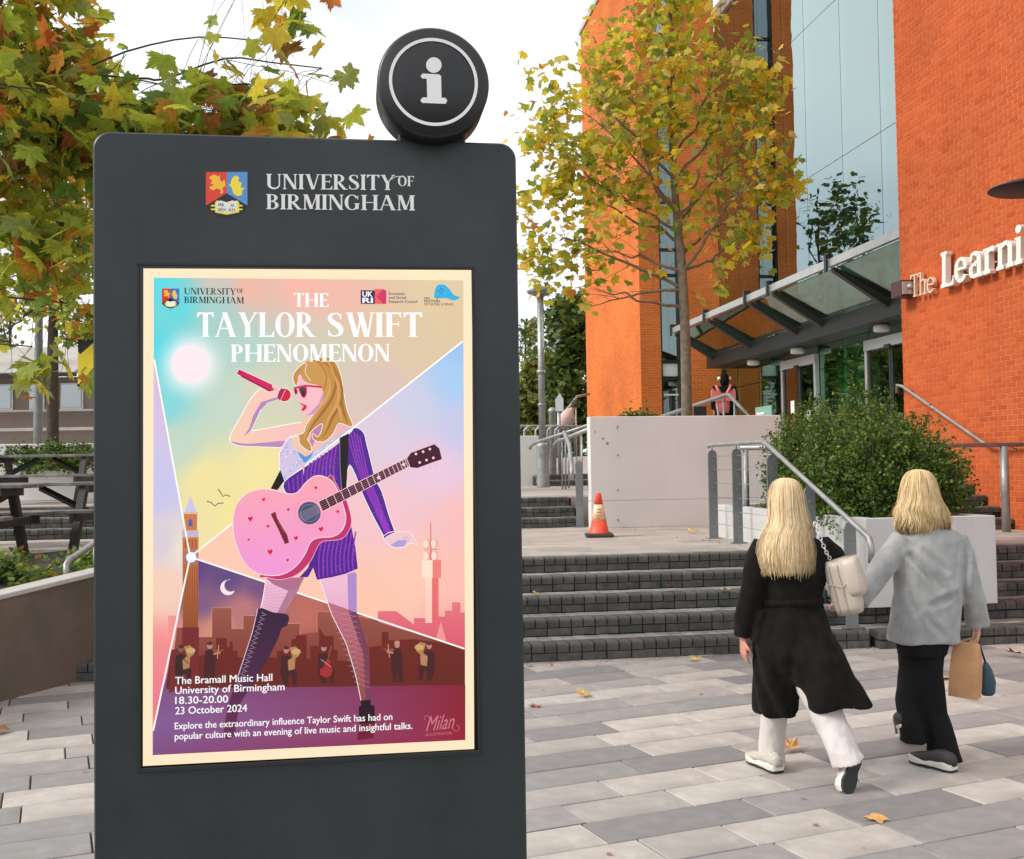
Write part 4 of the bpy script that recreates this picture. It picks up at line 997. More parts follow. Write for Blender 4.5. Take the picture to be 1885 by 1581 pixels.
for k in range(9): stripe([(450+k*34, 330-k*22+20), (425+k*34, 430-k*6), (420+k*36, 520), (430+k*36, 600)], 2.6) if k < 8 else None
for k in range(4): stripe([(250+k*42, 520-k*25), (262+k*40, 610)], 2.4)
for k in range(9): stripe([(560+k*38, 1060-k*10), (530+k*38, 1200), (530+k*39, 1400-k*9)], 2.6)
A.poly(Z5([(715, 130), (800, 85), (795, 300), (780, 580), (735, 600), (722, 400)]), (24, 16, 20)); A.line(Z5([(718, 130), (722, 400), (736, 600)]), .8, (190, 150, 130))
A.poly(Z5([(375, 385), (400, 365), (392, 470)]), (236, 180, 200))
layer[0] += 1
for k in range(260):
    L = rn.choice([((840, 900), (120, 600)), ((450, 700), (300, 560)), ((560, 860), (1080, 1350)), ((1020, 1180), (640, 980))]); x, y = Z5([(rn.uniform(*L[0]), rn.uniform(*L[1]))])[0]
    A.poly([(x-.5, y), (x, y-.5), (x+.5, y), (x, y+.5)], (206, 140, 226), False)
A.line(Z5([(1118, 1020), (1160, 990), (1218, 978)]), 1.2, WH)
A.done('striped_jacket')
A = Art()
hd = catmull(Z3([(1270, 395), (1300, 372), (1345, 358), (1400, 360), (1415, 385), (1436, 420), (1400, 414), (1370, 435), (1320, 438), (1290, 420)]), 3, True)
A.line(hd, 1.6, WH, True); A.poly(hd, (240, 200, 206)); A.poly(Z3([(1300, 425), (1340, 400), (1385, 400), (1370, 432), (1320, 436)]), (176, 160, 214)); 
for k in range(3): A.line(Z3([(1375+k*12, 375+k*4), (1365+k*12, 395+k*3), (1372+k*12, 408)]), .8, (190, 150, 190))
A.done('hand')
# legs and boots
A = Art()
up = lambda x, y: (240-(y-1060)*.1, 190-(y-1060)*.25, 214-(y-1060)*.2)
leg1 = Z3([(940, 605), (1115, 560), (1127, 575), (1128, 765), (1000, 728), (975, 715), (950, 650)])
leg2 = Z3([(975, 715), (1128, 768), (1140, 830), (1175, 900), (1192, 960), (1197, 1220), (1150, 1220), (1125, 1100), (1075, 930), (1010, 800)])
A.poly(leg1, up); A.poly(leg2, lambda x, y: (190-(y-1110)*.25, 110-(y-1110)*.2, 128-(y-1110)*.3))
A.poly(Z3([(1080, 572), (1118, 562), (1127, 575), (1128, 768), (1085, 755)]), (176, 138, 200))
A.poly(Z3([(1085, 757), (1128, 770), (1192, 960), (1197, 1220), (1175, 1220), (1160, 980)]), (120, 62, 84))
A.line(Z3([(940, 605), (1000, 780), (1075, 930), (1125, 1100), (1150, 1220)]), 1.2, WH)
th = Z3([(665, 592), (860, 590), (800, 700), (745, 785), (638, 755), (652, 680)])
A.poly(th, up); A.poly(Z3([(665, 592), (860, 590), (830, 650), (780, 660), (700, 625)]), (176, 110, 140)); A.poly(Z3([(780, 655), (835, 650), (790, 712), (745, 785), (718, 778)]), (176, 120, 150))
A.line(Z3([(662, 612), (650, 690), (636, 755)]), 1.4, WH)
layer[0] += 1
for k in range(14):
    for s2 in (-1, 1):
        x0 = 1000+k*14
        A.line(Z3([(985+k*10 if s2 > 0 else 1120+k*2, 760+k*28), (1130+k*5 if s2 > 0 else 1010+k*9, 790+k*28)]), .35, (214, 160, 180))
for k in range(9):
    A.line(Z3([(655+k*3, 640+k*14), (830-k*8, 600+k*22)]), .3, (170, 120, 150)); A.line(Z3([(655, 620+k*15), (800-k*4, 700+k*9)]), .3, (170, 120, 150))
A.done('legs')
A = Art()
bt = catmull(Z3([(622, 750), (700, 768), (778, 782), (772, 835), (745, 850), (725, 905), (650, 1050), (560, 1190), (525, 1260), (500, 1400), (450, 1400), (470, 1250), (520, 1100), (560, 980), (595, 870)]), 3, True)
A.poly(bt, lambda x, y: (52+(y-1120)*.22, 30+(y-1120)*.06, 58+(y-1120)*.1)); A.line(Z3([(622, 750), (595, 870), (520, 1100)]), 1.4, (236, 200, 214))
for k in range(16): x0 = 650-k*8.2; y0 = 768+k*24; A.line(Z3([(x0-8, y0), (x0+16, y0+14), (x0-8, y0+18)]), .8, (200, 180, 200))
A.done('boot'); A = Art()
A.poly(Z3([(1148, 1218), (1200, 1215), (1198, 1240), (1218, 1245), (1222, 1330), (1140, 1335), (1138, 1250), (1150, 1245)]), (40, 20, 34)); A.poly(Z3([(1140, 1335), (1222, 1330), (1215, 1410), (1130, 1420)]), (112, 28, 48))
A.done('boot')
# guitar
A = Art()
side = catmull(Z5([(600, 495), (680, 540), (730, 640), (780, 700), (825, 880), (790, 990), (720, 1050), (560, 1070), (500, 1150), (450, 1250), (330, 1370), (180, 1415), (60, 1395), (0, 1360), (300, 1000)]), 4, True)
A.line(side, 1.6, (255, 210, 190), True); A.poly(side, lambda x, y: (196, 40+(y-900)*.05, 110))
gb = catmull(Z5([(-20, 600), (80, 600), (180, 622), (270, 642), (340, 622), (410, 540), (490, 480), (570, 482), (650, 530), (700, 620), (745, 740), (770, 860), (740, 960), (660, 1020), (520, 1035), (450, 1075), (400, 1180), (320, 1290), (200, 1365), (60, 1375), (-60, 1340), (-160, 1240), (-235, 1050), (-250, 880), (-220, 740), (-130, 640)]), 4, True)
A.line(gb, 3.0, (255, 226, 222), True); A.poly(gb, lambda x, y: (250-(y-880)*.05, 166-(y-880)*.08, 178+(y-880)*.22))
cc = Z5([(442, 812)])[0]
A.line([(cc[0]+27*math.cos(a), cc[1]+27*math.sin(a)) for a in [k*.26 for k in range(24)]], .6, (226, 130, 150), True)
A.disc(cc[0], cc[1], 20.8, (70, 80, 112), n=32); A.line([(cc[0]+16*math.cos(a), cc[1]+16*math.sin(a)) for a in [k*.26 for k in range(24)]], .6, (150, 150, 180), True)
A.poly(Z5([(90, 822), (132, 798), (150, 860), (240, 1010), (258, 1080), (220, 1095), (160, 960)]), (120, 26, 46))
for k in range(6): A.line(Z5([(160+k*9, 900+k*17), (530+k*8, 735+k*11)]), .5, (206, 170, 190))
for x, y, s in ((500, 582, 1), (26, 690, 1.1), (250, 780, .9), (65, 932, 1), (700, 800, 1), (548, 958, 1.5), (320, 1040, 1.3), (85, 1165, 1.6), (243, 1240, .9), (-95, 865, 1.5), (-110, 1055, .8)):
    hx, hy = Z5([(x, y)])[0]; s *= 3.4
    A.poly([(hx, hy+s), (hx-s*.9, hy-.1*s), (hx-s*.6, hy-.8*s), (hx-.1*s, hy-.45*s), (hx+.35*s, hy-.95*s), (hx+s*.9, hy-.5*s), (hx+s*.75, hy+.1*s)], (222, 16, 50))
A.done('guitar_body')
A = Art()
nk = Z5([(525, 712), (1322, 318), (1350, 385), (562, 795)])
A.poly(Z5([(518, 708), (1325, 310), (1354, 388), (566, 800)]), (250, 200, 206)); A.poly(nk, (70, 12, 40))
for k in range(17):
    t_ = 1-(1-k/17)**1.5; a = [(1-t_)*p+t_*q for p, q in zip(nk[0], nk[1])]; b2 = [(1-t_)*p+t_*q for p, q in zip(nk[3], nk[2])]; A.line([a, b2], 1.1, (250, 214, 216))
for k in range(1, 5): t_ = k/5; A.line([[(1-t_)*p+t_*q for p, q in zip(nk[0], nk[3])], [(1-t_)*p+t_*q for p, q in zip(nk[1], nk[2])]], .4, (206, 150, 166))
A.poly(Z5([(1330, 316), (1365, 265), (1580, 186), (1625, 225), (1648, 322), (1560, 352), (1425, 402), (1362, 396)]), (66, 8, 36))
for x, y in ((1412, 274), (1477, 254), (1538, 230), (1446, 352), (1508, 330), (1570, 310)): A.disc(*Z5([(x, y)])[0], 2.4, (250, 214, 220), n=10)
for x, y in ((1408, 232), (1464, 210), (1525, 182), (1480, 412), (1545, 390), (1604, 370)): A.disc(*Z5([(x, y)])[0], 2.2, (244, 186, 200), 4.2, 10)
for x, y in ((1300, 370), (1072, 490)): hx, hy = Z5([(x, y)])[0]; A.poly([(hx+(4.6 if k % 2 else 2)*math.cos(k*math.pi/5), hy+(4.6 if k % 2 else 2)*math.sin(k*math.pi/5)) for k in range(10)], (250, 220, 224))
A.done('guitar_neck')
# head: hair back, face, hair front, glasses
A = Art()
hb = catmull(Z4([(890, 190), (820, 260), (790, 320), (800, 390), (830, 420), (860, 340), (1000, 400), (1100, 470), (1120, 560), (1050, 690), (940, 860), (900, 960), (760, 1000), (850, 990), (860, 1060), (900, 1110), (985, 1160), (980, 1080), (940, 1000), (1050, 880), (1120, 850), (1100, 950), (1060, 1000), (1010, 960), (1010, 1010), (1060, 1045), (1150, 1040), (1240, 950), (1300, 840), (1450, 880), (1390, 700), (1350, 500), (1330, 350), (1280, 200), (1200, 110), (1090, 110), (980, 150)]), 3, True)
A.line(hb, 2.4, WH, True); A.poly(hb, (196, 140, 66))
for L, c in (([(1100, 130), (1260, 300), (1240, 520), (1120, 720), (1000, 880), (930, 1050)], (164, 104, 40)), ([(1200, 130), (1320, 380), (1330, 600), (1230, 780), (1180, 900), (1110, 1020)], (164, 104, 40)), ([(1040, 170), (1180, 330), (1180, 520), (1060, 700), (960, 860), (900, 1040)], (216, 164, 92)), ([(1180, 160), (1290, 420), (1280, 620), (1180, 800), (1130, 960)], (214, 160, 86)), ([(1330, 560), (1350, 700), (1400, 860)], (168, 108, 44)), ([(1290, 620), (1310, 720), (1340, 850)], (214, 160, 86))):
    pp = catmull(Z4(L), 4); m_ = len(pp)-1; A.quads(stroke([(x, y, 5.2*math.sin(math.pi*(.08+.9*i/m_))) for i, (x, y) in enumerate(pp)]), c)
fc = catmull(Z4([(850, 300), (840, 400), (845, 500), (815, 570), (850, 585), (855, 620), (880, 640), (880, 690), (900, 700), (895, 735), (920, 765), (1010, 745), (1080, 660), (1125, 560), (1110, 460), (1000, 380), (900, 320)]), 3, True)
A.poly(fc, lambda x, y: (248, 190, 198)); A.poly(Z4([(1010, 745), (1080, 660), (1125, 560), (1118, 500), (1080, 620), (990, 720), (925, 762)]), (206, 146, 190))
A.poly(catmull(Z4([(985, 140), (900, 200), (880, 290), (900, 360), (960, 395), (1010, 405), (1090, 430), (1150, 520), (1200, 400), (1150, 230)]), 3, True), (204, 150, 74))
A.line(catmull(Z4([(940, 180), (925, 280), (985, 370)]), 4), .9, WH); A.line(catmull(Z4([(1060, 150), (1160, 300), (1130, 480)]), 4), 1.6, (160, 100, 40))
A.poly(catmull(Z4([(855, 615), (900, 632), (938, 645), (935, 680), (900, 708), (880, 690), (905, 655), (880, 640)]), 3, True), (224, 20, 70))
A.done('head')
A = Art()
A.line(Z4([(795, 455), (850, 440), (930, 425), (1110, 440)]), 3.6, (214, 22, 84)); 
A.poly(catmull(Z4([(848, 440), (935, 435), (940, 520), (915, 560), (880, 540)]), 3, True), (214, 22, 84)); A.poly(catmull(Z4([(862, 450), (922, 447), (926, 515), (908, 545), (885, 528)]), 3, True), lambda x, y: (70-(y-714)*3, 70-(y-714)*3, 66-(y-714)*3))
A.poly(Z4([(795, 460), (832, 462), (840, 500), (820, 532), (805, 510)]), (214, 22, 84)); A.poly(Z4([(803, 470), (828, 470), (830, 500), (818, 518)]), (50, 50, 50))
A.done('sunglasses')
A = Art()
mc = Z4([(158, 290), (180, 243), (230, 262), (560, 415), (600, 470), (520, 492), (205, 320)])
A.line(mc, 1.8, WH, True); A.poly(mc, (214, 14, 92)); A.poly(Z4([(205, 300), (450, 430), (545, 480), (520, 492), (205, 325)]), (150, 14, 80)); A.poly(Z4([(158, 290), (180, 243), (226, 262), (206, 315)]), (186, 12, 80))
A.disc(*Z4([(690, 528)])[0], 13, WH); A.disc(*Z4([(690, 528)])[0], 12, (216, 8, 60)); A.poly(Z4([(620, 520), (650, 455), (700, 460), (640, 590), (610, 560)]), (170, 16, 80)); A.line(Z4([(705, 462), (645, 592)]), .9, (250, 190, 200))
A.poly(catmull(Z4([(555, 410), (600, 412), (635, 445), (620, 520), (580, 545), (520, 520), (560, 500), (590, 480), (560, 450)]), 3, True), (244, 200, 196)); A.line(Z4([(570, 440), (600, 450), (612, 490)]), .8, (196, 140, 176))
A.done('microphone')
# lettering
TS = (.185, .052, .05, .03)
def title(text, p0, p1, h, name='title_lettering', col=(255, 255, 255), st=TS, tr=.05):
    A = Art(); q, w = serif_text(text, st, tr); A.text(q, w, p0, p1, (p0[0], p0[1]-h), col); return A.done(name)
title('THE', (541, 564), (605, 565), 25)
title('TAYLOR', (363, 620), (580, 620), 45); title('SWIFT', (602, 620), (777, 620), 45)
title('PHENOMENON', (425, 666), (718, 665), 32, tr=.04)
US = (.16, .045, .06, .03)
def unilogo(A, box, col):
    (x0, y0, x1, y1) = box; w = x1-x0; h = y1-y0   # whole lettering block
    k = lambda fx, fy, dy=0: (x0+w*fx, y0+h*fy)
    q, ww = serif_text('UNIVERSITY', US, .045); A.text(q, ww, k(0, .42), k(.865, .45), (k(0, .42)[0], k(0, .42)[1]-h*.40), col)
    A.line([k(.84, .17), k(.865, .10), k(.90, .085), k(.93, .11)], h*.018, col)
    q, ww = serif_text('OF', US, .045); A.text(q, ww, k(.885, .34), k(.995, .35), (k(.885, .34)[0], k(.885, .34)[1]-h*.27), col)
    q, ww = serif_text('BIRMINGHAM', US, .04); A.text(q, ww, k(0, .955), k(1, .99), (k(0, .955)[0], k(0, .955)[1]-h*.40), col)
def crest(put, x0, y0, x1, y1, R_, B_, G_, Y_, K_, P_):
    w, h = x1-x0, y1-y0; q = lambda L: [(x0+w*a, y0+h*b) for a, b in L]
    put(q([(0, 0), (.5, 0), (.5, .46), (.0, .73)]), R_); put(q([(.5, 0), (1, 0), (1, .73), (.5, .46)]), B_)
    put(q([(0, .73), (.5, .46), (1, .73), (.92, .84), (.72, .94), (.5, 1), (.28, .94), (.08, .84)]), K_)
    put(q([(.08, .12), (.2, .06), (.30, .10), (.34, .06), (.34, .16), (.40, .22), (.44, .16), (.47, .30), (.40, .34), (.42, .44), (.34, .47), (.36, .40), (.26, .36), (.18, .40), (.08, .34), (.14, .30), (.2, .28), (.10, .24), (.16, .2)]), G_)
    put(q([(.62, .16), (.70, .08), (.80, .12), (.78, .20), (.86, .24), (.84, .34), (.94, .34), (.88, .40), (.86, .50), (.76, .52), (.66, .46), (.62, .34), (.56, .28), (.60, .24)]), Y_)
    put(q([(.22, .66), (.26, .62), (.5, .66), (.76, .62), (.80, .66), (.80, .88), (.5, .93), (.22, .88)]), Y_)
    put(q([(.25, .65), (.36, .62), (.5, .66), (.64, .62), (.75, .65), (.75, .85), (.5, .89), (.25, .85)]), P_)
    for a, b in ((.12, .72), (.12, .80)): put(q([(a, b), (a+.12, b-.01), (a+.12, b+.03), (a, b+.03)]), Y_); put(q([(1-a-.12, b-.01), (1-a, b), (1-a, b+.03), (1-a-.12, b+.03)]), Y_)
A = Art(); crest(lambda p, c: A.poly(p, c), 298, 531, 330, 568, (206, 40, 36), (60, 110, 190), (236, 180, 50), (236, 200, 60), (14, 14, 16), (236, 236, 230))
for fx, fy, s in ((.30, .74, 'PER'), (.54, .74, 'AD'), (.30, .83, 'ARDUA'), (.54, .83, 'ALTA')): pass
A.done('poster_crest')
A = Art(); unilogo(A, (339, 529, 449, 559), (14, 18, 22)); A.done('university_lettering')
A = Art()
A.poly([(664, 534), (690, 534.5), (690, 559.5), (664, 559)], (40, 34, 84))
for s, x0, x1, y in (('UK', 667, 685, 546), ('RI', 667, 685, 557.5)):
    q, w = sans_text(s, .03); A.text(q, w, (x0, y), (x1, y), (x0, y-9.5), (255, 255, 255))
A.poly([(690, 532), (705, 532), (694, 546), (705, 559.5), (690, 559)], (244, 92, 94)); A.poly([(703, 532), (711, 534), (711, 559.5), (703, 559)], (206, 44, 106)); A.poly([(705, 532), (693, 546), (705, 559)], (214, 48, 100))
for s, y, x1 in (('Economic', 542.5, 745.5), ('and Social', 549.8, 747), ('Research Council', 557.3, 768)):
    q, w = sans_text(s, .014); A.text(q, w, (715.5, y), (x1, y+.3), (715.5, y-5), (46, 40, 90))
A.done('council_logo')
A = Art()
A.poly(catmull([(799, 547), (804, 526), (818, 524), (828, 533), (836, 543), (847, 547), (836, 553), (822, 549), (810, 549)], 3, True), (52, 176, 226)); A.line([(812, 530), (816, 535), (812, 540), (808, 536), (813, 531)], 1.0, (30, 60, 120)); A.line([(802, 560), (806, 545)], .8, (60, 60, 80))
for s, y, x1, hh, c in (('ESRC', 550.5, 792, 3.6, (50, 70, 110)), ('FESTIVAL', 556.3, 811, 4.6, (26, 40, 60)), ('OF SOCIAL SCIENCE', 562, 835, 4.4, (160, 36, 50))):
    q, w = sans_text(s, .018); A.text(q, w, (781, y), (x1, y+.2), (781, y-hh), c)
A.done('festival_logo')
for s, p0, x1, y1, hh in (('The Bramall Music Hall', (322.5, 1259.5), 501, 1253.2, 13.2), ('University of Birmingham', (322.5, 1277.5), 523.5, 1270.3, 13.2), ('18.30-20.00', (322.5, 1296), 419.5, 1293, 13.2), ('23 October 2024', (322.5, 1315), 454.5, 1309.5, 13.2), ('Explore the extraordinary influence Taylor Swift has had on', (321.5, 1342.5), 722, 1325, 12.2), ('popular culture with an evening of live music and insightful talks.', (321.5, 1361.5), 759, 1341.5, 12.2)):
    A = Art(); q, w = sans_text(s, .009); A.text(q, w, p0, (x1, y1), (p0[0], p0[1]-hh), (255, 255, 255)); A.done('poster_text')
A = Art(); q, w = sans_text('Milan', -.012, .35); A.text(q, w, (784, 1346), (836, 1340), (786, 1319), (206, 120, 130)); A.line(catmull([(784, 1326), (781, 1321), (786, 1317), (790, 1322)], 3), .8, (206, 120, 130)); A.line(catmull([(832, 1341), (840, 1346), (846, 1340), (840, 1334)], 3), .8, (206, 120, 130))
q, w = sans_text('ILLUSTRATOR', 0); A.text(q, w, (784, 1354.5), (832, 1351.5), (784, 1350), (206, 120, 130)); A.done('illustrator_signature')

# ---- crest, lettering and disc on the totem ------------------------------------------
lay = [0]
def flat(name, polys, material, fn, parent, up=.0006):
    mb = MB()
    for k, q in enumerate(polys):
        lay[0] += 1; dep = TD-up-.00002*(k % 9)
        P3 = [DP(x, y, dep) for x, y in q]; idx = tessellate_polygon([[Vector((x, y, 0)) for x, y in q]])
        mb.add(P3, [tuple(t3) for t3 in idx])
    return child(name, mb, material, parent)
class Col:
    def __init__(s): s.d = []
    def text(s, polys, width, p0, p1, top, col):
        ux = ((p1[0]-p0[0])/width, (p1[1]-p0[1])/width); uy = (top[0]-p0[0], top[1]-p0[1])
        for q in polys: s.d.append([(p0[0]+ux[0]*a+uy[0]*b, p0[1]+ux[1]*a+uy[1]*b) for a, b in q])
    def line(s, pts, w, col): s.d += stroke([(x, y, w) for x, y in pts])
A = Col(); US = (.165, .05, .06, .035); unilogo(A, (490, 318.5, 764, 388), None)
flat('lettering', A.d, M['white'], None, tot)
crest_part = None; acc = []
crest(lambda p, c: acc.append((p, c)), 379, 316.5, 455.5, 401, 'redsh', 'bluesh', 'goldsh', 'yelsh', 'black', 'pagesh')
base_ = flat('crest', [[(379, 316), (455.5, 318), (455.5, 380), (418, 401), (379, 378)]], M['blackmatt'], None, tot, .0003)
for k, (p, c) in enumerate(acc):
    sp = catmull(p, 3, True) if c in ('goldsh', 'yelsh') and len(p) > 9 else p
    flat('crest_field', [sp], M[c], None, base_, .0006+.00006*k)
for s, x0, x1, y in (('PER', 402, 412, 379), ('AD', 424, 431, 380), ('ARDUA', 400.5, 416, 388), ('ALTA', 420, 433, 388.5)):
    q, w = serif_text(s, US, .05); A = Col(); A.text(q, w, (x0, y), (x1, y), (x0, y-5), None); flat('crest_motto', A.d, M['blackmatt'], None, base_, .0018)
dcn = AD(DP(798, 152, 2.44)); dr_ = 103.5/2000*2.46
mb = MB(W); mb.lathe((dcn[0], 0, dcn[2]), [(dr_-.006, 2.436), (dr_, 2.442), (dr_, 2.555), (dr_-.006, 2.561)], 64, axis='Y'); disc = child('information_disc', mb, mat('disc_black', (.009, .009, .011), .38, bump=.05, bscale=300), tot)
mb = MB(W); hw = .078; mb.box(dcn[0]-hw, dcn[0]+hw, 2.502, 2.60, TT-.03, dcn[2]-.06, 0, .004)
child('disc_neck', mb, M['blackmatt'], tot)
mb = MB(W); k_ = 2.436/2000
ro, ri = 83*k_, 77*k_; n = 64; vs = []
for q in range(n): a = 2*math.pi*q/n; vs += [(dcn[0]+ro*math.cos(a), 2.4348, dcn[2]+ro*math.sin(a)), (dcn[0]+ri*math.cos(a), 2.4348, dcn[2]+ri*math.sin(a))]
mb.add(vs, [(2*q, 2*q+1, (2*q+3) % (2*n), (2*q+2) % (2*n)) for q in range(n)]); child('disc_ring', mb, M['white'], disc)
mb = MB(); zi = lambda x, y: (160+x/2.299, 20+y/2.299)
dot = [zi(1468+33*math.cos(2*math.pi*k/24), 229+33*math.sin(2*math.pi*k/24)) for k in range(24)]
ii = [zi(x, y) for x, y in ((1420, 265), (1490, 268), (1499, 276), (1501, 367), (1518, 368), (1525, 379), (1518, 393), (1420, 389), (1411, 379), (1420, 366), (1440, 366), (1438, 287), (1420, 286), (1412, 276))]
for p in (dot, ii): mb.add([DP(x, y, 2.4346) for x, y in p], [tuple(t3) for t3 in tessellate_polygon([[Vector((x, y, 0)) for x, y in p]])])
child('letter_i', mb, M['white'], disc)

# ================================================================== TREES AND PLANTS
def leaf_shape(kind, size, rnd, cheap=False):
    """flat lobed leaf with a fold along the midrib and drooping lobes; returns verts, faces around the stalk point"""
    if kind == 'plane':
        if cheap: spec = [(-160, .42), (-112, .74), (-82, .56), (-52, .92), (-26, .64), (0, 1.02), (26, .64), (52, .92), (82, .56), (112, .74), (160, .42)]
        else: spec = [(-165, .32), (-140, .56), (-118, .80), (-104, .66), (-86, .56), (-70, .76), (-52, .98), (-40, .78), (-27, .62), (-14, .84), (0, 1.10), (14, .84), (27, .62), (40, .78), (52, .98), (70, .76), (86, .56), (104, .66), (118, .80), (140, .56), (165, .32)]
    elif kind == 'oval':
        spec = [(-150, .25), (-60, .42), (-25, .8), (0, 1.0), (25, .8), (60, .42), (150, .25)]
    if kind == 'plane' and not cheap:
        sp2 = []
        for i in range(len(spec)-1):
            (a0, q0), (a1, q1) = spec[i], spec[i+1]; sp2 += [(a0, q0), (a0*.6+a1*.4, (q0*.6+q1*.4)*rnd.uniform(.98, 1.10)), (a0*.42+a1*.58, (q0*.42+q1*.58)*rnd.uniform(.86, .96))]
        spec = sp2+[spec[-1]]
    droop = rnd.uniform(.12, .85); fold = rnd.uniform(.0, .5)
    vs = [(0, 0, 0), (0, .35, 0)]
    for a, r in spec:
        r *= rnd.uniform(.9, 1.1); a = math.radians(a); x, y = r*math.sin(a)*.95, .35+r*math.cos(a)*.72
        vs.append((x, y, abs(x)*fold*.6 - droop*(x*x+(y-.3)**2)*.6))
    if not cheap and kind == 'plane': pass
    n = len(spec); fs = [(1, 2+i, 3+i) for i in range(n-1)] + [(1, 2+n-1, 2)]
    return [(x*size, y*size, z*size) for x, y, z in vs[:]], fs
def leaf_bank(kind, n, size, material, cheap=False, seed=1, stalk=True):
    rnd = random.Random(seed); bank = []
    for k in range(n):
        vs, fs = leaf_shape(kind, size, rnd, cheap)
        if stalk:
            o = len(vs); vs += [(-.003*size*5, 0, 0), (.003*size*5, 0, 0), (0, -.55*size, .12*size)]; fs = fs + [(o, o+1, o+2), (1, o, o+1)]
        bank.append((vs, fs))
    return bank
def bank_meshes(bank, name, material):
    out = []
    for vs, fs in bank:
        me = bpy.data.meshes.new(name); me.from_pydata(vs, [], fs); me.materials.append(material); out.append(me)
    return out
def rand_rot(rnd, tilt=70):
    """leaf hangs: faces roughly up/outward with a random tilt"""
    return Matrix.Rotation(rnd.uniform(0, 6.283), 3, 'Z') @ Matrix.Rotation(math.radians(rnd.gauss(-25, 38)), 3, 'X') @ Matrix.Rotation(math.radians(rnd.gauss(0, tilt*.5)), 3, 'Y')
def leaves_on(parent, name, places, bank, meshes, material, nparts, rnd, key):
    """places: list of (pos, scale); largest-looking become parts, the rest one stuff part"""
    places.sort(key=key)
    V = []; Fc = []
    for k, (p, s) in enumerate(places):
        R3 = rand_rot(rnd); b = rnd.randrange(len(bank))
        if k < nparts:
            o = bpy.data.objects.new('leaf', meshes[b]); COL.objects.link(o); o.parent = parent; o.matrix_parent_inverse = parent_inv(parent)
            o.matrix_basis = Matrix.Translation(p) @ R3.to_4x4() @ Matrix.Scale(s, 4)
        else:
            vs, fs = bank[b]; o_ = len(V)
            A3 = np.array(vs)*s @ np.array(R3).T + np.array(p)
            V.extend(A3.tolist()); Fc.extend([tuple(i+o_ for i in f) for f in fs])
    me = bpy.data.meshes.new(name); me.from_pydata(V, [], Fc); me.materials.append(material)
    o = bpy.data.objects.new(name, me); COL.objects.link(o); o.parent = parent; o.matrix_parent_inverse = parent_inv(parent); o['kind'] = 'stuff'
    return o
def proj(p):
    q = Vector(p)-O; zz = q.dot(fw)
    if zz < .2: return None
    return CX+F*q.dot(RR)/zz, CY-F*q.dot(UU)/zz, zz
def viskey(t):
    q = proj(t[0])
    if q is None: return 1e6
    x, y, z = q
    hid = (175 < x < 950 and y > 250)
    off = not (-20 < x < 1900 and -20 < y < 1600)
    return z/t[1] + (1000 if hid or off else 0)
def twig_branch(rnd, start, end, r0, r1, n=7, sag=.0, wob=.12):
    start, end = Vector(start), Vector(end); L = (end-start).length; pts = []
    o1 = Vector((rnd.uniform(-1, 1), rnd.uniform(-1, 1), rnd.uniform(-.3, 1)))*wob*L
    for k in range(n+1):
        t = k/n; pts.append(start.lerp(end, t)+o1*math.sin(math.pi*t)+Vector((rnd.gauss(0, .012*L), rnd.gauss(0, .012*L), rnd.gauss(0, .012*L)))-Vector((0, 0, sag*L*t*t)))
    return pts, [r0+(r1-r0)*k/n for k in range(n+1)]
def make_tree(name, label, base, trunk_pts, trunk_r, limbs, lobes, nleaf, leafsize, bank, meshes, lmat, bark, nparts, seed, group=None, lim_r=.42, sub=5, per=1, avoid=None, gap=(-.26, 1.3), tl=1.4):
    """limbs: end points; lobes: (centre, (rx, ry, rz), weight). Leaves sit in clusters round twig tips"""
    rnd = random.Random(seed)
    t = thing(name, base, label, 'tree', group)
    mb = MB(); tp = catmull([tuple(p) for p in trunk_pts], 4); L = len(tp)
    mb.tube(tp, [trunk_r*(1-.75*k/(L-1)) for k in range(L)], 12)
    child('trunk', mb, bark, t)
    nodes = []
    for li, (h, e) in enumerate(limbs):
        s = Vector(tp[min(L-1, int(h*(L-1)))]); rr0 = trunk_r*(1-.75*h)*lim_r
        pts, rs = twig_branch(rnd, s, e, rr0, max(.005, rr0*.15), 9, 0, .12)
        mb = MB(); cp = catmull([(*q_, r_) for q_, r_ in zip(pts, rs)], 3); mb.tube([c_[:3] for c_ in cp], [c_[3] for c_ in cp], 7, caps=False); child('limb', mb, bark, t)
        nodes += [(Vector(pts[k]), rs[k]) for k in range(3, 10)]
    nodes += [(Vector(p), trunk_r*.3) for p in tp[int(L*.5):]]
    # clusters
    places = []; tw = MB(); tot_w = sum(l[2] for l in lobes)
    for (c, rad, wgt) in lobes:
        ncl = max(2, int(nleaf*wgt/tot_w/per))
        for k in range(ncl):
            while True:
                q = Vector((rnd.uniform(-1, 1), rnd.uniform(-1, 1), rnd.uniform(-1, 1)))
                if q.length < 1: break
            p = Vector(c)+Vector((q.x*rad[0], q.y*rad[1], q.z*rad[2]))
            if noise.noise(p*gap[1]+Vector((seed, 0, 0))) < gap[0]: continue
            if avoid and avoid(p): continue
            nd = min(rnd.sample(nodes, min(len(nodes), 14)), key=lambda n_: (n_[0]-p).length)
            if (nd[0]-p).length < tl: 
                pts, rs = twig_branch(rnd, nd[0], p, min(.008, nd[1]*.5)*(leafsize/.15), .0018, 4, 0, .10); tw.tube(pts, rs, 3, caps=False)
                if rnd.random() < .25: nodes.append((Vector(pts[2]), rs[2]))
            for j in range(per):
                places.append((p+Vector((rnd.gauss(0, 1), rnd.gauss(0, 1), rnd.gauss(0, .8)))*leafsize*1.1, rnd.uniform(.6, 1.15)))
    o = child('twigs', tw, bark, t); o['kind'] = 'stuff'
    leaves_on(t, 'leaves', places, bank, meshes, lmat, nparts, rnd, viskey)
    return t
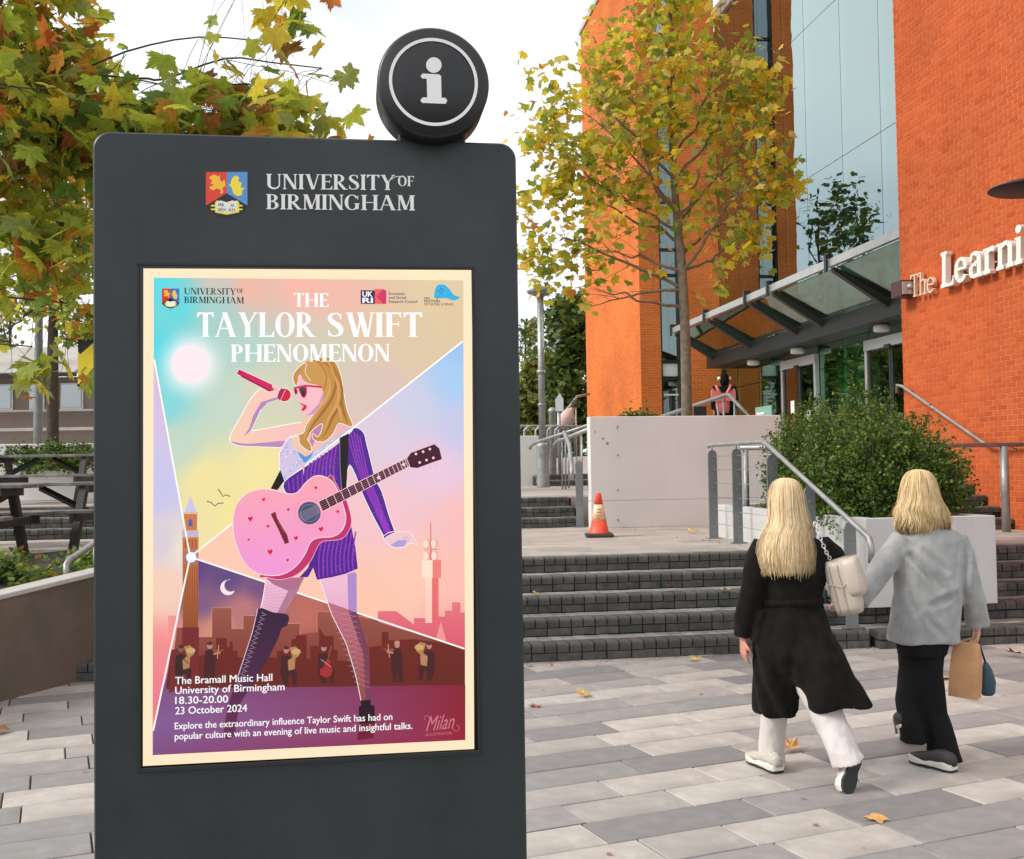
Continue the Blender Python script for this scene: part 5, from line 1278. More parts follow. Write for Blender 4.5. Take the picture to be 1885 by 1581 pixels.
# -- the golden plane tree in front of the tower
bank1 = leaf_bank('plane', 12, .145, None, cheap=True, seed=2); mesh1 = bank_meshes(bank1, 'leaf', M['leaf_gold'])
TY = 18.5
tp = [GZ(1262, 768, 2.4)]; tb = YP(1264, 770, TY); tb.z = 2.35
Q = lambda x, y, dy=0: YP(x, y, TY+dy)
trk = [tb, Q(1262, 640), Q(1256, 500), Q(1246, 400, .1), Q(1236, 250, .2), Q(1232, 100, .1), Q(1236, -60, 0), Q(1240, -160)]
limbs = [(.30, Q(1110, 462, -.3)), (.27, Q(1080, 566, .2)), (.24, Q(1090, 530, -.9)), (.36, Q(1040, 360, .8)), (.42, Q(990, 250, -.2)), (.40, Q(1010, 180, .9)), (.5, Q(1080, 100, -.8)),
         (.30, Q(1380, 330, -.6)), (.34, Q(1440, 330, .5)), (.32, Q(1330, 460, .3)), (.45, Q(1400, 180, .6)), (.5, Q(1380, 90, -.6)), (.55, Q(1330, 10, .6)), (.6, Q(1150, 0, .5)), (.44, Q(1180, 240, -1.3)), (.4, Q(1290, 260, 1.4)), (.26, Q(1020, 430, -.2))]
pxm = TY/2000
def lobe(x, y, rx, ry, w, dy=0, rd=1.0, Y=TY): return (YP(x, y, Y+dy), (rx*Y/2000, rd, ry*Y/2000), w)
lobes = [lobe(1180, 130, 110, 190, 8), lobe(1100, 250, 110, 150, 7), lobe(1010, 230, 70, 130, 3.2, 0, .7), lobe(970, 160, 35, 40, .4, 0, .4), lobe(1290, 130, 90, 150, 4.5), lobe(1370, 250, 75, 140, 4.5), lobe(1380, 120, 45, 60, 1.3), lobe(1430, 335, 50, 50, 1.3, 0, .6), lobe(1405, 180, 35, 70, 1.2, 0, .6), lobe(1385, 420, 50, 50, .9, 0, .6),
         lobe(1100, 400, 110, 90, 3.2), lobe(1000, 420, 60, 90, 1.9, 0, .6), lobe(985, 500, 40, 60, 1.0, 0, .6), lobe(1340, 420, 70, 70, 1.5), lobe(1240, 330, 90, 110, 2.6), lobe(1300, 510, 45, 35, .28, 0, .4), lobe(1240, -100, 170, 130, 6), lobe(1150, 480, 80, 50, .5, 0, .5), lobe(1060, 520, 50, 50, .35, 0, .4)]
make_tree('golden_plane_tree', 'slim plane tree with golden autumn leaves standing before the orange tower', Vector((tb.x, tb.y, 2.35)), trk, .098, limbs, lobes, 8600, .13, bank1, mesh1, M['leaf_gold'], M['bark'], 300, 21, per=4, gap=(.02, 1.8))
# -- near plane tree, upper left, trunk outside the frame
bank2 = leaf_bank('plane', 14, .155, None, cheap=False, seed=5); mesh2 = bank_meshes(bank2, 'leaf', M['leaf_near'])
TY = 8.3
trk = [Vector((-6.6, 8.6, .7)), Vector((-6.55, 8.6, 2.2)), Vector((-6.4, 8.5, 3.6)), Vector((-6.1, 8.4, 5.0)), Vector((-5.8, 8.3, 6.5))]
limbs = [(.45, Q(150, 470, .2)), (.42, Q(60, 640, -.6)), (.50, Q(70, 330, .3)), (.55, Q(250, 250, -.2)), (.6, Q(350, 170, .1)), (.65, Q(470, 150, 0)), (.6, Q(430, 240, .5)), (.55, Q(560, 235, .3)), (.66, Q(500, 60, .2)), (.75, Q(150, 60, .4)), (.7, Q(100, 180, -.8)), (.62, Q(580, 120, .2)), (.4, Q(120, 560, -.2))]
lobes = [lobe(60, 200, 120, 150, 8, 0, 1.0, TY), lobe(60, 50, 110, 90, 5, 0, .9, TY), lobe(70, 380, 100, 100, 3.4, 0, .9, TY), lobe(150, 230, 60, 60, 1.6, 0, .6, TY), lobe(60, 500, 85, 65, 1.3, 0, .8, TY), lobe(150, 480, 40, 50, .4, 0, .5, TY), lobe(30, 660, 50, 35, .25, 0, .4, TY), lobe(110, 690, 45, 25, .16, 0, .3, TY),
         lobe(260, 240, 80, 32, 1.7, 0, .5, TY), lobe(380, 225, 90, 38, 2.3, 0, .5, TY), lobe(500, 235, 90, 34, 1.9, 0, .5, TY), lobe(600, 245, 50, 18, .55, 0, .3, TY), lobe(440, 150, 70, 50, .6, 0, .4, TY), lobe(510, 70, 70, 70, 1.3, 0, .4, TY), lobe(370, 90, 26, 50, .22, 0, .3, TY), lobe(590, 140, 35, 40, .25, 0, .3, TY), lobe(250, 140, 60, 30, .22, 0, .4, TY), lobe(520, 320, 260, 60, 2.0, .6, .5, TY),
         lobe(-150, 200, 90, 300, 2.5, 0, 1.0, TY), lobe(20, -110, 150, 80, 4, 0, 1.0, TY), lobe(470, -60, 80, 40, .4, 0, .5, TY)]
make_tree('near_plane_tree', 'near plane tree with large green, yellow and rust leaves filling the upper left', Vector((-6.6, 8.6, .7)), trk, .12, limbs, lobes, 3300, .15, bank2, mesh2, M['leaf_near'], M['barkdark'], 300, 33, per=3, lim_r=.26, gap=(-.10, 1.9), tl=1.2)
# -- farther plane tree at the left with its trunk in view
bank3 = leaf_bank('plane', 8, .16, None, cheap=True, seed=6); mesh3 = bank_meshes(bank3, 'leaf', M['leaf_near'])
TY = 22.
b_ = YP(97, 800, TY)
trk = [Vector((b_.x, TY, 1.2)), Q(97, 700), Q(98, 600), Q(104, 500), Q(112, 400), Q(118, 280), Q(120, 150)]
limbs = [(.5, Q(30, 470)), (.48, Q(170, 500, .5)), (.45, Q(-10, 632)), (.55, Q(180, 420, -.8)), (.6, Q(60, 380, .8)), (.42, Q(150, 560, .6)), (.65, Q(160, 330)), (.7, Q(60, 250))]
lobes = [lobe(110, 430, 120, 90, 5, 0, 1.6, TY), lobe(60, 540, 80, 60, 1.6, 0, 1.2, TY), lobe(150, 590, 40, 35, 1.6, 0, .9, TY), lobe(110, 280, 130, 130, 4, 0, 1.6, TY), lobe(250, 330, 120, 110, 3, 0, 1.4, TY), lobe(100, 150, 130, 120, 3, 0, 1.6, TY)]
make_tree('slim_plane_tree', 'thin plane tree with brown trunk rising behind the picnic tables', Vector((b_.x, TY, 1.2)), trk, .13, limbs, lobes, 3600, .16, bank3, mesh3, M['leaf_near'], M['barkdark'], 0, 44, per=3)
# -- green trees far behind, between totem and tower, and behind the totem
bankg = leaf_bank('plane', 6, .30, None, cheap=True, seed=7, stalk=False); meshg = bank_meshes(bankg, 'leaf', M['leaf_green'])
def far_tree(label, x, ybase, ytop, Y, wpx, lmat, seed, n=1500, size=.3, zb=1.2):
    b0 = YP(x, ybase, Y); b0.z = zb; top = YP(x, ytop, Y); h = top.z-zb; wm = wpx*Y/2000/2; rnd = random.Random(seed)
    trk = [b0, b0.lerp(top, .3)+Vector((.1, 0, 0)), b0.lerp(top, .6)+Vector((-.1, .1, 0)), b0.lerp(top, .9)]
    limbs = [(rnd.uniform(.25, .8), b0.lerp(top, rnd.uniform(.35, .95))+Vector((rnd.uniform(-1, 1)*wm*.8, rnd.uniform(-1, 1)*wm*.8, 0))) for k in range(7)]
    lobes = []
    for k in range(9):
        f_ = rnd.uniform(.18, .92); w_ = wm*(1-abs(f_-.5)*.7); lobes.append((b0.lerp(top, f_)+Vector((rnd.uniform(-.6, .6)*wm, rnd.uniform(-.6, .6)*wm, 0)), (w_*.6, w_*.6, h*.17), 1))
    return make_tree('background_tree', label, b0, trk, max(.12, h*.018), limbs, lobes, n, size, bankg, meshg, lmat, M['barkdark'], 0, seed, 'green trees beyond the plaza', per=4)
far_tree('dense dark green tree touching the left edge of the orange tower', 1060, 800, 560, 46, 110, M['leaf_green'], 51, 3000, .26)
far_tree('yellow-green bushy tree behind the grey lamp post', 985, 800, 628, 52, 110, M['leaf_yg'], 52, 2600, .26)
far_tree('low yellow-green tree between the lamp post and the dark tree', 1030, 800, 650, 58, 110, M['leaf_yg'], 53, 2600, .26)
far_tree('tree crown just clearing the right shoulder of the totem', 968, 800, 590, 75, 60, M['leaf_yg'], 54, 1200, .3)
far_tree('tall broad tree mostly hidden behind the totem', 560, 800, 330, 54, 300, M['leaf_green'], 55, 6500, .34)
far_tree('broad green tree hidden behind the left half of the totem', 330, 800, 430, 60, 260, M['leaf_yg'], 57, 6000, .34)
far_tree('wide low tree far behind the centre of the totem', 760, 800, 640, 70, 260, M['leaf_green'], 58, 4500, .34)
far_tree('round tree far behind the totem left edge', 220, 800, 560, 66, 200, M['leaf_green'], 59, 4000, .34)
far_tree('distant green tree above the pale roof at the left edge', 20, 700, 520, 60, 160, M['leaf_yg'], 56, 1500, .3)
# -- shrubs: many small leaves on stems
def shrub(name, label, cat, lobes, n, size, bank, lmat, base, seed, stems=40, stemmat=None, group=None, hollow=.0, tufts=0):
    rnd = random.Random(seed); t = thing(name, base, label, cat, group)
    sm_ = MB(); places = []; tw = sum(l[2] for l in lobes)
    tips = []
    for c, rad, w in lobes:
        for k in range(int(stems*w/tw)+1):
            an = rnd.uniform(0, 6.283); el = rnd.uniform(.0, 1.0)
            dr = Vector((math.cos(an)*math.sqrt(1-el*el), math.sin(an)*math.sqrt(1-el*el), el)); k2 = rnd.uniform(.80, 1.14)+(rnd.uniform(.05, .22) if rnd.random() < .12 else 0)
            tip = Vector(c)+Vector((dr.x*rad[0], dr.y*rad[1], dr.z*rad[2]))*k2
            st = Vector((c[0]+rnd.uniform(-.3, .3)*rad[0], c[1]+rnd.uniform(-.3, .3)*rad[1], base[2])); pts, rs = twig_branch(rnd, st, tip, .008, .002, 5, 0, .12)
            sm_.tube(pts, rs, 3, caps=False)
            tips.append((pts, c, rad))
            for q in range(int(n*w/tw/(int(stems*w/tw)+1))):
                f_ = 1-rnd.random()**1.6*.75; i = f_*5; i0 = min(4, int(i)); p = Vector(pts[i0]).lerp(Vector(pts[i0+1]), i-i0); sp = .03+.10*(1-f_)
                places.append((p+Vector((rnd.gauss(0, sp), rnd.gauss(0, sp), rnd.gauss(0, sp))), rnd.uniform(.6, 1.2)))
    if stemmat: o = child('stems', sm_, stemmat, t); o['kind'] = 'stuff'
    leaves_on(t, 'leaves', places, bank, None, lmat, 0, rnd, lambda q: 0)
    return t
bankb = leaf_bank('oval', 6, .040, None, seed=9, stalk=False)
bl = []
def BL(a, d, z, ra, rd, rz, w): bl.append((W(a, d, z), (ra, rd, rz), w))
BL(5.30, 10.3, 1.1, .60, .55, 1.05, 4.5); BL(5.05, 10.9, 1.1, .42, .6, 1.0, 3.0); BL(5.70, 10.4, 1.1, .55, .55, 1.05, 3.8); BL(5.45, 11.4, 1.1, .62, .8, 1.32, 4.4); BL(5.8, 11.5, 1.1, .55, .7, 1.32, 3.4); BL(5.5, 12.6, 1.1, .5, .8, 1.3, 2.2); BL(5.15, 12.2, 1.1, .32, .6, .85, 1.2); BL(5.95, 10.9, 1.1, .55, .6, 1.0, 2.8); BL(6.1, 11.6, 1.1, .55, .6, 1.2, 2.8); BL(5.15, 11.7, 1.1, .40, .6, 1.2, 2.2)
shrub('green_bush', 'big dense green bush overflowing the pale planter box behind the women', 'bush', bl, 88000, .03, bankb, M['leaf_bush'], W(5.4, 11.0, 1.0), 61, 1700, M['barkdark'])
banki = leaf_bank('plane', 6, .055, None, cheap=True, seed=12, stalk=False)
lob = []
for k in range(26):
    rn2 = random.Random(k); tt_ = rn2.uniform(-2.5, 5.0); of = rn2.uniform(.3, 1.6); p = WP(tt_, of, .74); lob.append((p, (.34, .34, rn2.uniform(.10, .30)*(1.15 if tt_ < 1 else .8)), 1))
t = shrub('ground_cover', 'leafy green and yellow ground cover in the bed behind the retaining wall', 'plants', lob, 5200, .06, banki, M['leaf_ivy'], WP(0, .8, .74), 71, 260, M['barkdark'])
lob = []
for k in range(14):
    rn2 = random.Random(100+k); p = YP(30+k*10.5, 806, 21.0); lob.append((Vector((p.x, p.y+rn2.uniform(-.3, .3), 1.72)), (.35, .4, rn2.uniform(.15, .45)), 1))
shrub('low_hedge', 'low straggling green hedge on the pale wall behind the picnic tables', 'hedge', lob, 3600, .06, banki, M['leaf_bush'], YP(90, 820, 21), 72, 200, M['barkdark'])
p0 = YP(1150, 764, 17.4)
lob = [(Vector((p0.x+k*.13, 17.3, 2.40)), (.14, .14, .14+.05*(k % 2)), 1) for k in range(5)]
shrub('wall_top_plant', 'small leafy plant with bare stems on top of the tall white wall', 'plant', lob, 500, .03, leaf_bank('oval', 4, .07, None, seed=3, stalk=False), M['leaf_bush'], (p0.x, 17.3, 2.4), 73, 26, M['barkdark'])
# fallen leaves, each one on its own
bankd = leaf_bank('plane', 6, .062, None, seed=15)
def fallen(x, y, z, s, mk, label, rot, k):
    vs, fs = bankd[k % 6]; p = GZ(x, y, z); zz = min(v[2] for v in vs)
    mb = MB(); R3 = Matrix.Rotation(rot, 3, 'Z') @ Matrix.Rotation(math.radians(rnd.uniform(-14, 14)), 3, 'X')
    q = [R3 @ Vector((v[0]*s, v[1]*s*1.0, -v[2]*s*1.6)) for v in vs]; lo = min(v.z for v in q)
    mb.add([v+Vector((p.x, p.y, z+.003-lo)) for v in q], fs); o = mb.build('fallen_leaf', M[mk], fixn=False); tag(o, label, 'leaf', 'fallen leaves on the paving')
fallen(1085, 1283, 0, 1.5, 'leaf_dead3', 'curled yellow fallen leaf on the paving right of the totem', 1.2, 0)
fallen(990, 1299, 0, 1.1, 'leaf_dead2', 'small brown fallen leaf close to the totem edge', 2.5, 1)
fallen(1462, 1387, 0, 1.6, 'leaf_dead', 'orange fallen leaf between the feet of the woman in black', .4, 2)
fallen(1622, 1507, 0, 1.3, 'leaf_dead', 'orange-brown fallen leaf nearest the bottom right of the paving', 2.0, 3)
fallen(1282, 1218, 0, 1.1, 'leaf_dead3', 'pale fallen leaf at the foot of the lowest step', .2, 4)
fallen(1748, 1250, 0, 1.5, 'leaf_dead', 'pale orange fallen leaf left of the paper bag', .9, 5)
fallen(1872, 1208, 0, 1.6, 'leaf_dead2', 'brown fallen leaf at the right edge below the planter', 2.2, 1)
fallen(5, 1353, 0, 1.7, 'leaf_dead2', 'red-brown fallen leaf at the left picture edge', 1.0, 3)
fallen(1242, 1087, .45, 1.4, 'leaf_dead2', 'brown fallen leaf on the middle step', 1.9, 2)
fallen(1335, 1088, .45, 1.3, 'leaf_dead3', 'pale fallen leaf on the step just left of the black coat', 2.9, 0)
fallen(1280, 982, .75, 1.9, 'leaf_dead3', 'pale leaf scrap on the landing under the white wall', .6, 1)
fallen(992, 1097, .45, 1.0, 'leaf_dead3', 'tiny pale leaf on a step beside the totem', 1.6, 4)

# crumbs of leaf litter caught at the foot of the steps, kerb and walls
rl = random.Random(8); V = MB()
for k in range(420):
    w_ = rl.random()
    if w_ < .4: q = W(rl.uniform(AL, 6.2), D0-abs(rl.gauss(0, .10)) - (.12 if rl.random() < .3 else 0)-.02, .004)
    elif w_ < .7: q = W(rl.uniform(3.7, 6.7), 16.28-abs(rl.gauss(0, .35)), .756)
    elif w_ < .85: q = W(4.6-abs(rl.gauss(0, .25)), rl.uniform(11.4, 14), .756)
    else: q = Vector((rl.uniform(-5, 5), rl.uniform(3.6, 9.0), .004))
    R3 = Matrix.Rotation(rl.uniform(0, 6.28), 3, 'Z') @ Matrix.Rotation(rl.uniform(-.4, .4), 3, 'X'); z_ = rl.uniform(.006, .022)
    V.add([q+R3 @ Vector((x*z_, y*z_, .004)) for x, y in ((-1, -.4), (.2, -.7), (1, .1), (.1, .6))], [(0, 1, 2, 3)])
o = tag(V.build('leaf_litter', M['leaf_dead2'], fixn=False), kind='stuff')

# ================================================================== STREET FURNITURE
# handrails
def rail(name, label, posts, path, r=.024, wires=None, flat_posts=True, cat='handrail', pr=.02):
    t = thing(name, Vector(posts[0][0]), label, cat)
    mb = MB(); mb.tube(path, r, 14); child('rail', mb, M['steel'], t)
    for (b0, top) in posts:
        mb = MB(); b0, top = Vector(b0), Vector(top)
        if flat_posts:
            R3 = Matrix.Rotation(YF, 3, 'Z'); h = top.z-b0.z-.06
            pts = [(-.058, 0), (.058, 0), (.058, h-.05), (.04, h-.015), (0, h), (-.04, h-.015), (-.058, h-.05)]; n = 7
            vs = [b0+R3 @ Vector((x, y, z)) for y in (-.012, .012) for x, z in pts]
            mb.add(vs, [tuple(range(n))[::-1], tuple(range(n, 2*n))]+[(k, (k+1) % n, n+(k+1) % n, n+k) for k in range(n)])
            po = child('post', mb, M['postgrey'], t)
            mb = MB(); mb.tube([(b0.x, b0.y, b0.z+h-.01), (b0.x, b0.y, top.z)], .008, 8)
            for q in range(6): mb.lathe((b0.x, b0.y-.013, b0.z+.15+q*(h-.3)/5), [(.008, -.004), (.008, .0)], 8, axis='Y')
            child('fixing', mb, M['steel'], po)
            mb = MB(); mb.box(-.09, .09, -.05, .05, 0, .012, 0, 0); o2 = MB(); o2.add([b0+R3 @ Vector(v) for v in mb.v], mb.f); child('base_plate', o2, M['postgrey'], po)
        else:
            mb.tube([b0, top], pr, 10); child('post', mb, M['steel'], t)
    if wires:
        for w_ in wires: mb = MB(); mb.tube(w_, .004, 5); child('wire', mb, M['steel'], t)
    return t
ra = 4.60
def RA(d, z): return W(ra, d, z)
zr = lambda d: 1.02+(1.95-1.02)*(d-9.18)/(11.64-9.18)
path = [RA(9.16, .80), RA(9.13, .93), RA(9.18, 1.02), RA(11.55, 1.92), RA(11.66, 1.945), RA(13.45, 1.945), RA(13.50, 1.93)]
posts = [(W(ra+.03, 9.62, .155), RA(9.62, zr(9.62))), (W(ra+.03, 10.5, .455), RA(10.5, zr(10.5))), (RA(11.4, .752), RA(11.4, zr(11.4))), (RA(12.5, .752), RA(12.5, 1.945)), (RA(13.38, .752), RA(13.38, 1.945))]
wires = [[RA(11.4, .95+.17*k), RA(13.38, .95+.17*k)] for k in range(6)]
rail('stair_handrail', 'grey steel handrail with flat posts running down the steps between the two women', posts, path, .026, wires)
# second thinner pair of posts beside the flight
rail('cross_rail', 'round steel rail crossing behind the bush to the orange wall', [(W(6.6, 13.2, .75), W(6.6, 13.2, 1.88))], [W(4.9, 13.2, 1.90), W(8.9, 13.2, 1.90)], .03, None, False)
o = [q for q in bpy.data.objects if q.name.startswith('cross_rail')][0]
for a_, r_ in ((8.54, .055), (4.98, .035)): mb = MB(W); mb.tube([(a_, 13.2, .75), (a_, 13.2, 1.88)], r_, 14); child('stout_post', mb, M['steel'], o)
rail('wall_handrail', 'bright steel handrail sloping down the orange brick wall above the bush', [(W(8.99, 16.3, 2.82), W(8.88, 16.3, 2.86)), (W(8.99, 14.6, 2.08), W(8.88, 14.6, 2.12)), (W(8.99, 13.6, 1.84), W(8.88, 13.6, 1.88))],
     [W(8.88, 16.62, 2.82), W(8.88, 16.60, 2.95), W(8.88, 16.45, 2.92), W(8.88, 14.15, 1.92), W(8.88, 14.0, 1.90), W(8.88, 12.2, 1.90)], .024, None, False, pr=.01)
# rails left of white wall
a1 = 3.45
rail('short_flight_rail', 'steel handrail with grey post at the left corner of the tall white wall', [(W(a1+.1, 16.62, .752), W(a1+.1, 16.62, 1.85))],
     [GZ(1060, 862, 1.6)*0+W(3.40, 16.45, 1.50), W(3.40, 16.45, 1.62), W(3.42, 16.55, 1.72), W(3.52, 17.2, 2.05), W(3.58, 17.9, 2.28)], .035)
u_ = lambda x, y, Y: YP(x, y, Y)
rail('far_stair_rail', 'long steel handrail sloping behind the grey lamp post', [((u_(1047, 873, 25).x, 25, 1.2), u_(1047, 806, 25)), ((u_(1070, 873, 24.5).x, 24.5, 1.2), u_(1070, 797, 24.5))],
     [u_(975, 827, 26.5), u_(977, 820, 26.5), u_(985, 815, 26.3), u_(1085, 782, 24.0)], .04, None, False)
rail('near_stair_rail', 'steel handrail with hooked end left of the tall white wall', [((u_(1035, 873, 24).x, 24, 1.2), u_(1035, 812, 24)), ((u_(1041, 873, 24.1).x, 24.1, 1.2), u_(1041, 810, 24.1)), ((u_(1071, 880, 22).x, 22, 1.2), u_(1071, 803, 22))],
     [u_(1021, 826, 24), u_(1021, 818, 24), u_(1028, 812, 23.8), u_(1085, 790, 21.5)], .045, None, False)
rail('terrace_rail', 'steel handrail peaking behind the tall white wall beside the tree trunk', [((u_(1332, 770, 19.5).x, 19.5, 2.1), u_(1332, 735, 19.5)), ((u_(1322, 770, 19.7).x, 19.7, 2.1), u_(1322, 742, 19.7)), ((u_(1352, 770, 19.2).x, 19.2, 2.1), u_(1352, 740, 19.2))],
     [u_(1215, 768, 20.5), u_(1336, 727, 19.5), u_(1342, 727, 19.4), u_(1380, 768, 18.8)], .035, None, False)
rail('tower_rail', 'short steel rail end showing against the foliage left of the orange tower', [((u_(1060, 760, 34).x, 34, 1.2), u_(1060, 735, 34))], [u_(1036, 765, 33), u_(1062, 730, 33.8), u_(1085, 725, 34)], .04, None, False)
# lamp post
b0 = W(4.71, 26.28, 1.2)
t = thing('lamp_post', b0, 'plain grey tubular lamp post standing in front of the green trees', 'lamp post')
mb = MB(); mb.lathe(b0, [(.16, 0), (.16, .02), (.155, 1.0), (.15, 1.04), (.12, 1.1)], 18); child('base', mb, M['steel'], t)
mb = MB(); tp_ = YP(995, 545, 26.6); mb.tube([(b0.x, b0.y, b0.z+1.1), (b0.x, b0.y, tp_.z)], .085, 14); mb.tube([(b0.x, b0.y, 4.0), (b0.x, b0.y, 4.08)], .12, 14); mb.tube([(b0.x, b0.y, 3.2), (b0.x, b0.y, 3.26)], .105, 14); child('pole', mb, M['steel'], t)
mb = MB(); mb.lathe((b0.x, b0.y, tp_.z), [(.09, 0), (.30, .08), (.34, .14), (.10, .26)], 18); child('head', mb, M['postgrey'], t)
# left lamp post and banner post
b1 = YP(70, 795, 24); t = thing('slim_lamp_post', (b1.x, 24, 1.2), 'slim grey lamp post left of the thin tree trunk', 'lamp post')
mb = MB(); mb.tube([(b1.x, 24, 1.2), (b1.x, 24, 2.9), YP(72, 560, 24), YP(72, 420, 24)], [.10, .095, .08, .06], 12); child('pole', mb, M['postgrey'], t)
mb = MB(); q_ = YP(72, 410, 24); mb.lathe((q_.x, 24, q_.z), [(.09, 0), (.28, .08), (.3, .14), (.1, .24)], 14); child('head', mb, M['postgrey'], t)
bp_ = YP(182, 640, 22); t = thing('banner', (bp_.x, 22, 1.2), 'black and yellow banner on a post beside the totem left edge', 'banner')
mb = MB(); mb.tube([(bp_.x, 22, 1.2), (bp_.x, 22, 5.2)], .06, 12); child('post', mb, M['postgrey'], t)
for y in (627, 709): mb = MB(); q = YP(143, y, 22); mb.tube([q, (bp_.x, 22, q.z)], .03, 8); child('arm', mb, M['black'], t)
q0, q1 = YP(144, 629, 22), YP(144, 707, 22); x1 = bp_.x-.07
mb = MB(); mb.box(q0.x, x1, 21.985, 22.0, q1.z, q0.z); cl = child('cloth', mb, M['blackmatt'], t)
zz0, zz1 = q1.z, q0.z; hh = zz1-zz0
mb = MB(); mb.add([(q0.x, 21.978, zz0+.0), (q0.x, 21.978, zz0+hh*.78), (q0.x+.05, 21.978, zz0+hh*.70), (x1, 21.978, zz1), (x1, 21.978, zz0+hh*.42), (q0.x+.02, 21.978, zz0)], [(0, 1, 2, 5), (2, 3, 4, 5)]); child('print', mb, M['yellow'], cl)
qs, w_ = sans_text('CITY', .02); mb = MB(); o0, ox, oy = YP(150, 688, 21.96), YP(160, 678, 21.96), YP(148, 684, 21.96)
for k, q in enumerate(qs): mb.add([o0+(ox-o0)*(a/w_)+(oy-o0)*b for a, b in q], [tuple(range(len(q)))])
child('print_text', mb, M['blackmatt'], cl)
mb = MB(); c_ = YP(164, 694, 21.97)
for k in range(5): a = k*1.26; mb.add([c_+Vector((math.cos(a)*.10, 0, math.sin(a)*.05)), c_+Vector((math.cos(a+.5)*.04, 0, math.sin(a+.5)*.03)), c_+Vector((math.cos(a-.5)*.04, 0, math.sin(a-.5)*.03))], [(0, 1, 2)])
child('print_emblem', mb, M['white'], cl)
# cone
cb = GZ(1103, 988, .75); t = thing('traffic_cone', cb, 'orange and white traffic cone on the landing before the white wall', 'traffic cone')
mb = MB(); mb.box(cb.x-.185, cb.x+.185, cb.y-.185, cb.y+.185, .752, .80, 0, .012); child('base', mb, M['rubber'], t)
mb = MB(); mb.lathe((cb.x, cb.y, .80), [(.15, 0), (.145, .012), (.128, .03), (.1, .175)], 28); child('cone_lower', mb, M['cone'], t)
mb = MB(); mb.lathe((cb.x, cb.y, .80), [(.1008, .175), (.062, .385)], 28); sl = child('sleeve', mb, M['coneref'], t)
mb = MB(); mb.lathe((cb.x, cb.y, .80), [(.0618, .385), (.036, .52), (.030, .535), (.022, .54)], 28); child('cone_top', mb, M['cone'], t)
mb = MB()
for k, s in enumerate(('H', 'E', 'C')):
    pass
for k in range(3):
    zc = .80+.23+k*.04; rr_ = .1008-(zc-.80-.175)*.185+.001
    mb.add([(cb.x+rr_*math.sin(a), cb.y-rr_*math.cos(a), zc+dz) for dz in (0, .022) for a in (-.45, -.15, .15, .45)], [(0, 1, 5, 4), (1, 2, 6, 5), (2, 3, 7, 6)])
child('sleeve_print', mb, mat('sleeve_text', (.62, .25, .10), .5), sl)
# picnic tables
def picnic_table(name, label, x, y, z, L, rz, group):
    t = thing(name, (0, 0, 0), label, 'picnic table', group)
    def put(nm, f, m_='bench', lab=None):
        mb = MB(); f(mb); o = mb.build(nm, M[m_]); o.parent = t; return o
    for k in range(5): put('top_plank', lambda mb, k=k: mb.box(-L/2, L/2, -.36+k*.146, -.36+k*.146+.138, .80, .845, 0, .006), 'benchtop')
    for s_ in (-1, 1):
        for k in range(2): put('seat_plank', lambda mb, k=k, s_=s_: mb.box(-L/2, L/2, s_*.78-.145+k*.148, s_*.78-.145+k*.148+.14, .46, .505, 0, .006), 'benchtop')
        for e_ in (-1, 1):
            put('leg', lambda mb, s_=s_, e_=e_: mb.add([(e_*(L/2-.32)+dx, s_*(.62+.035+dy), 0) for dx in (-.045, .045) for dy in (-.06, .06)]+[(e_*(L/2-.32)+dx, s_*(.25+dy), .80) for dx in (-.045, .045) for dy in (-.06, .06)], [(0, 1, 3, 2), (4, 6, 7, 5), (0, 4, 5, 1), (2, 3, 7, 6), (0, 2, 6, 4), (1, 5, 7, 3)]))
    for e_ in (-1, 1):
        put('seat_bearer', lambda mb, e_=e_: mb.box(e_*(L/2-.32)+.046, e_*(L/2-.32)+.10, -.92, .92, .36, .46, 0, .005))
        put('top_bearer', lambda mb, e_=e_: mb.box(e_*(L/2-.32)+.046, e_*(L/2-.32)+.10, -.36, .36, .71, .80, 0, .005))
        put('brace', lambda mb, e_=e_: mb.tube([(e_*(L/2-.30), 0, .42), (e_*.12, 0, .78)], .045, 4, sm=False))
    t.location = (x, y, z); t.rotation_euler = (0, 0, rz)
    return t
grp = 'dark timber picnic tables on the left landing'
pa = YP(38, 886, 14.0); t1 = picnic_table('picnic_table', 'dark timber picnic table in the middle of the left landing', pa.x, 14.3, .752, 2.2, .04, grp)
def copy_tree(o, parent=None):
    c = o.copy(); COL.objects.link(c); c.parent = parent
    for ch in list(o.children): copy_tree(ch, c)
    return c
t2 = copy_tree(t1); t2.location = (YP(70, 830, 18.6).x, 18.9, 1.2); t2.rotation_euler = (0, 0, .02); t2['label'] = 'dark timber picnic table farthest back, just below the hedge'
t3 = copy_tree(t1); t3.location = (YP(-125, 950, 12.3).x, 12.3, .752-.0); t3.rotation_euler = (0, 0, .10); t3['label'] = 'dark timber picnic table nearest, cut by the left edge'
# far left: low brick building with pale roof, road barrier
fb = thing('low_brick_building', YP(60, 800, 35), 'low dark red brick building with a pale sloping roof far at the left', 'building')
def FB(x, y): return YP(x, y, 35)
xl, xr = FB(-160, 700).x, FB(150, 700).x; ze, zt_, zb_ = FB(60, 688).z, FB(60, 622).z, 1.0
mb = MB(); mb.add([(xl, 34.4, ze), (xr, 34.4, ze), (xr, 37.5, zt_), (xl, 37.5, zt_), (xl, 34.4, ze-.12), (xr, 34.4, ze-.12), (xr, 37.5, zt_-.2), (xl, 37.5, zt_-.2)], [(0, 1, 2, 3), (7, 6, 5, 4), (0, 4, 5, 1), (1, 5, 6, 2), (2, 6, 7, 3), (3, 7, 4, 0)]); child('roof', mb, M['roofpale'], fb)
mb = MB(); mb.box(xl, xr+2.8, 35.2, 42, zb_, ze-.1); child('wall', mb, M['farbrick'], fb)
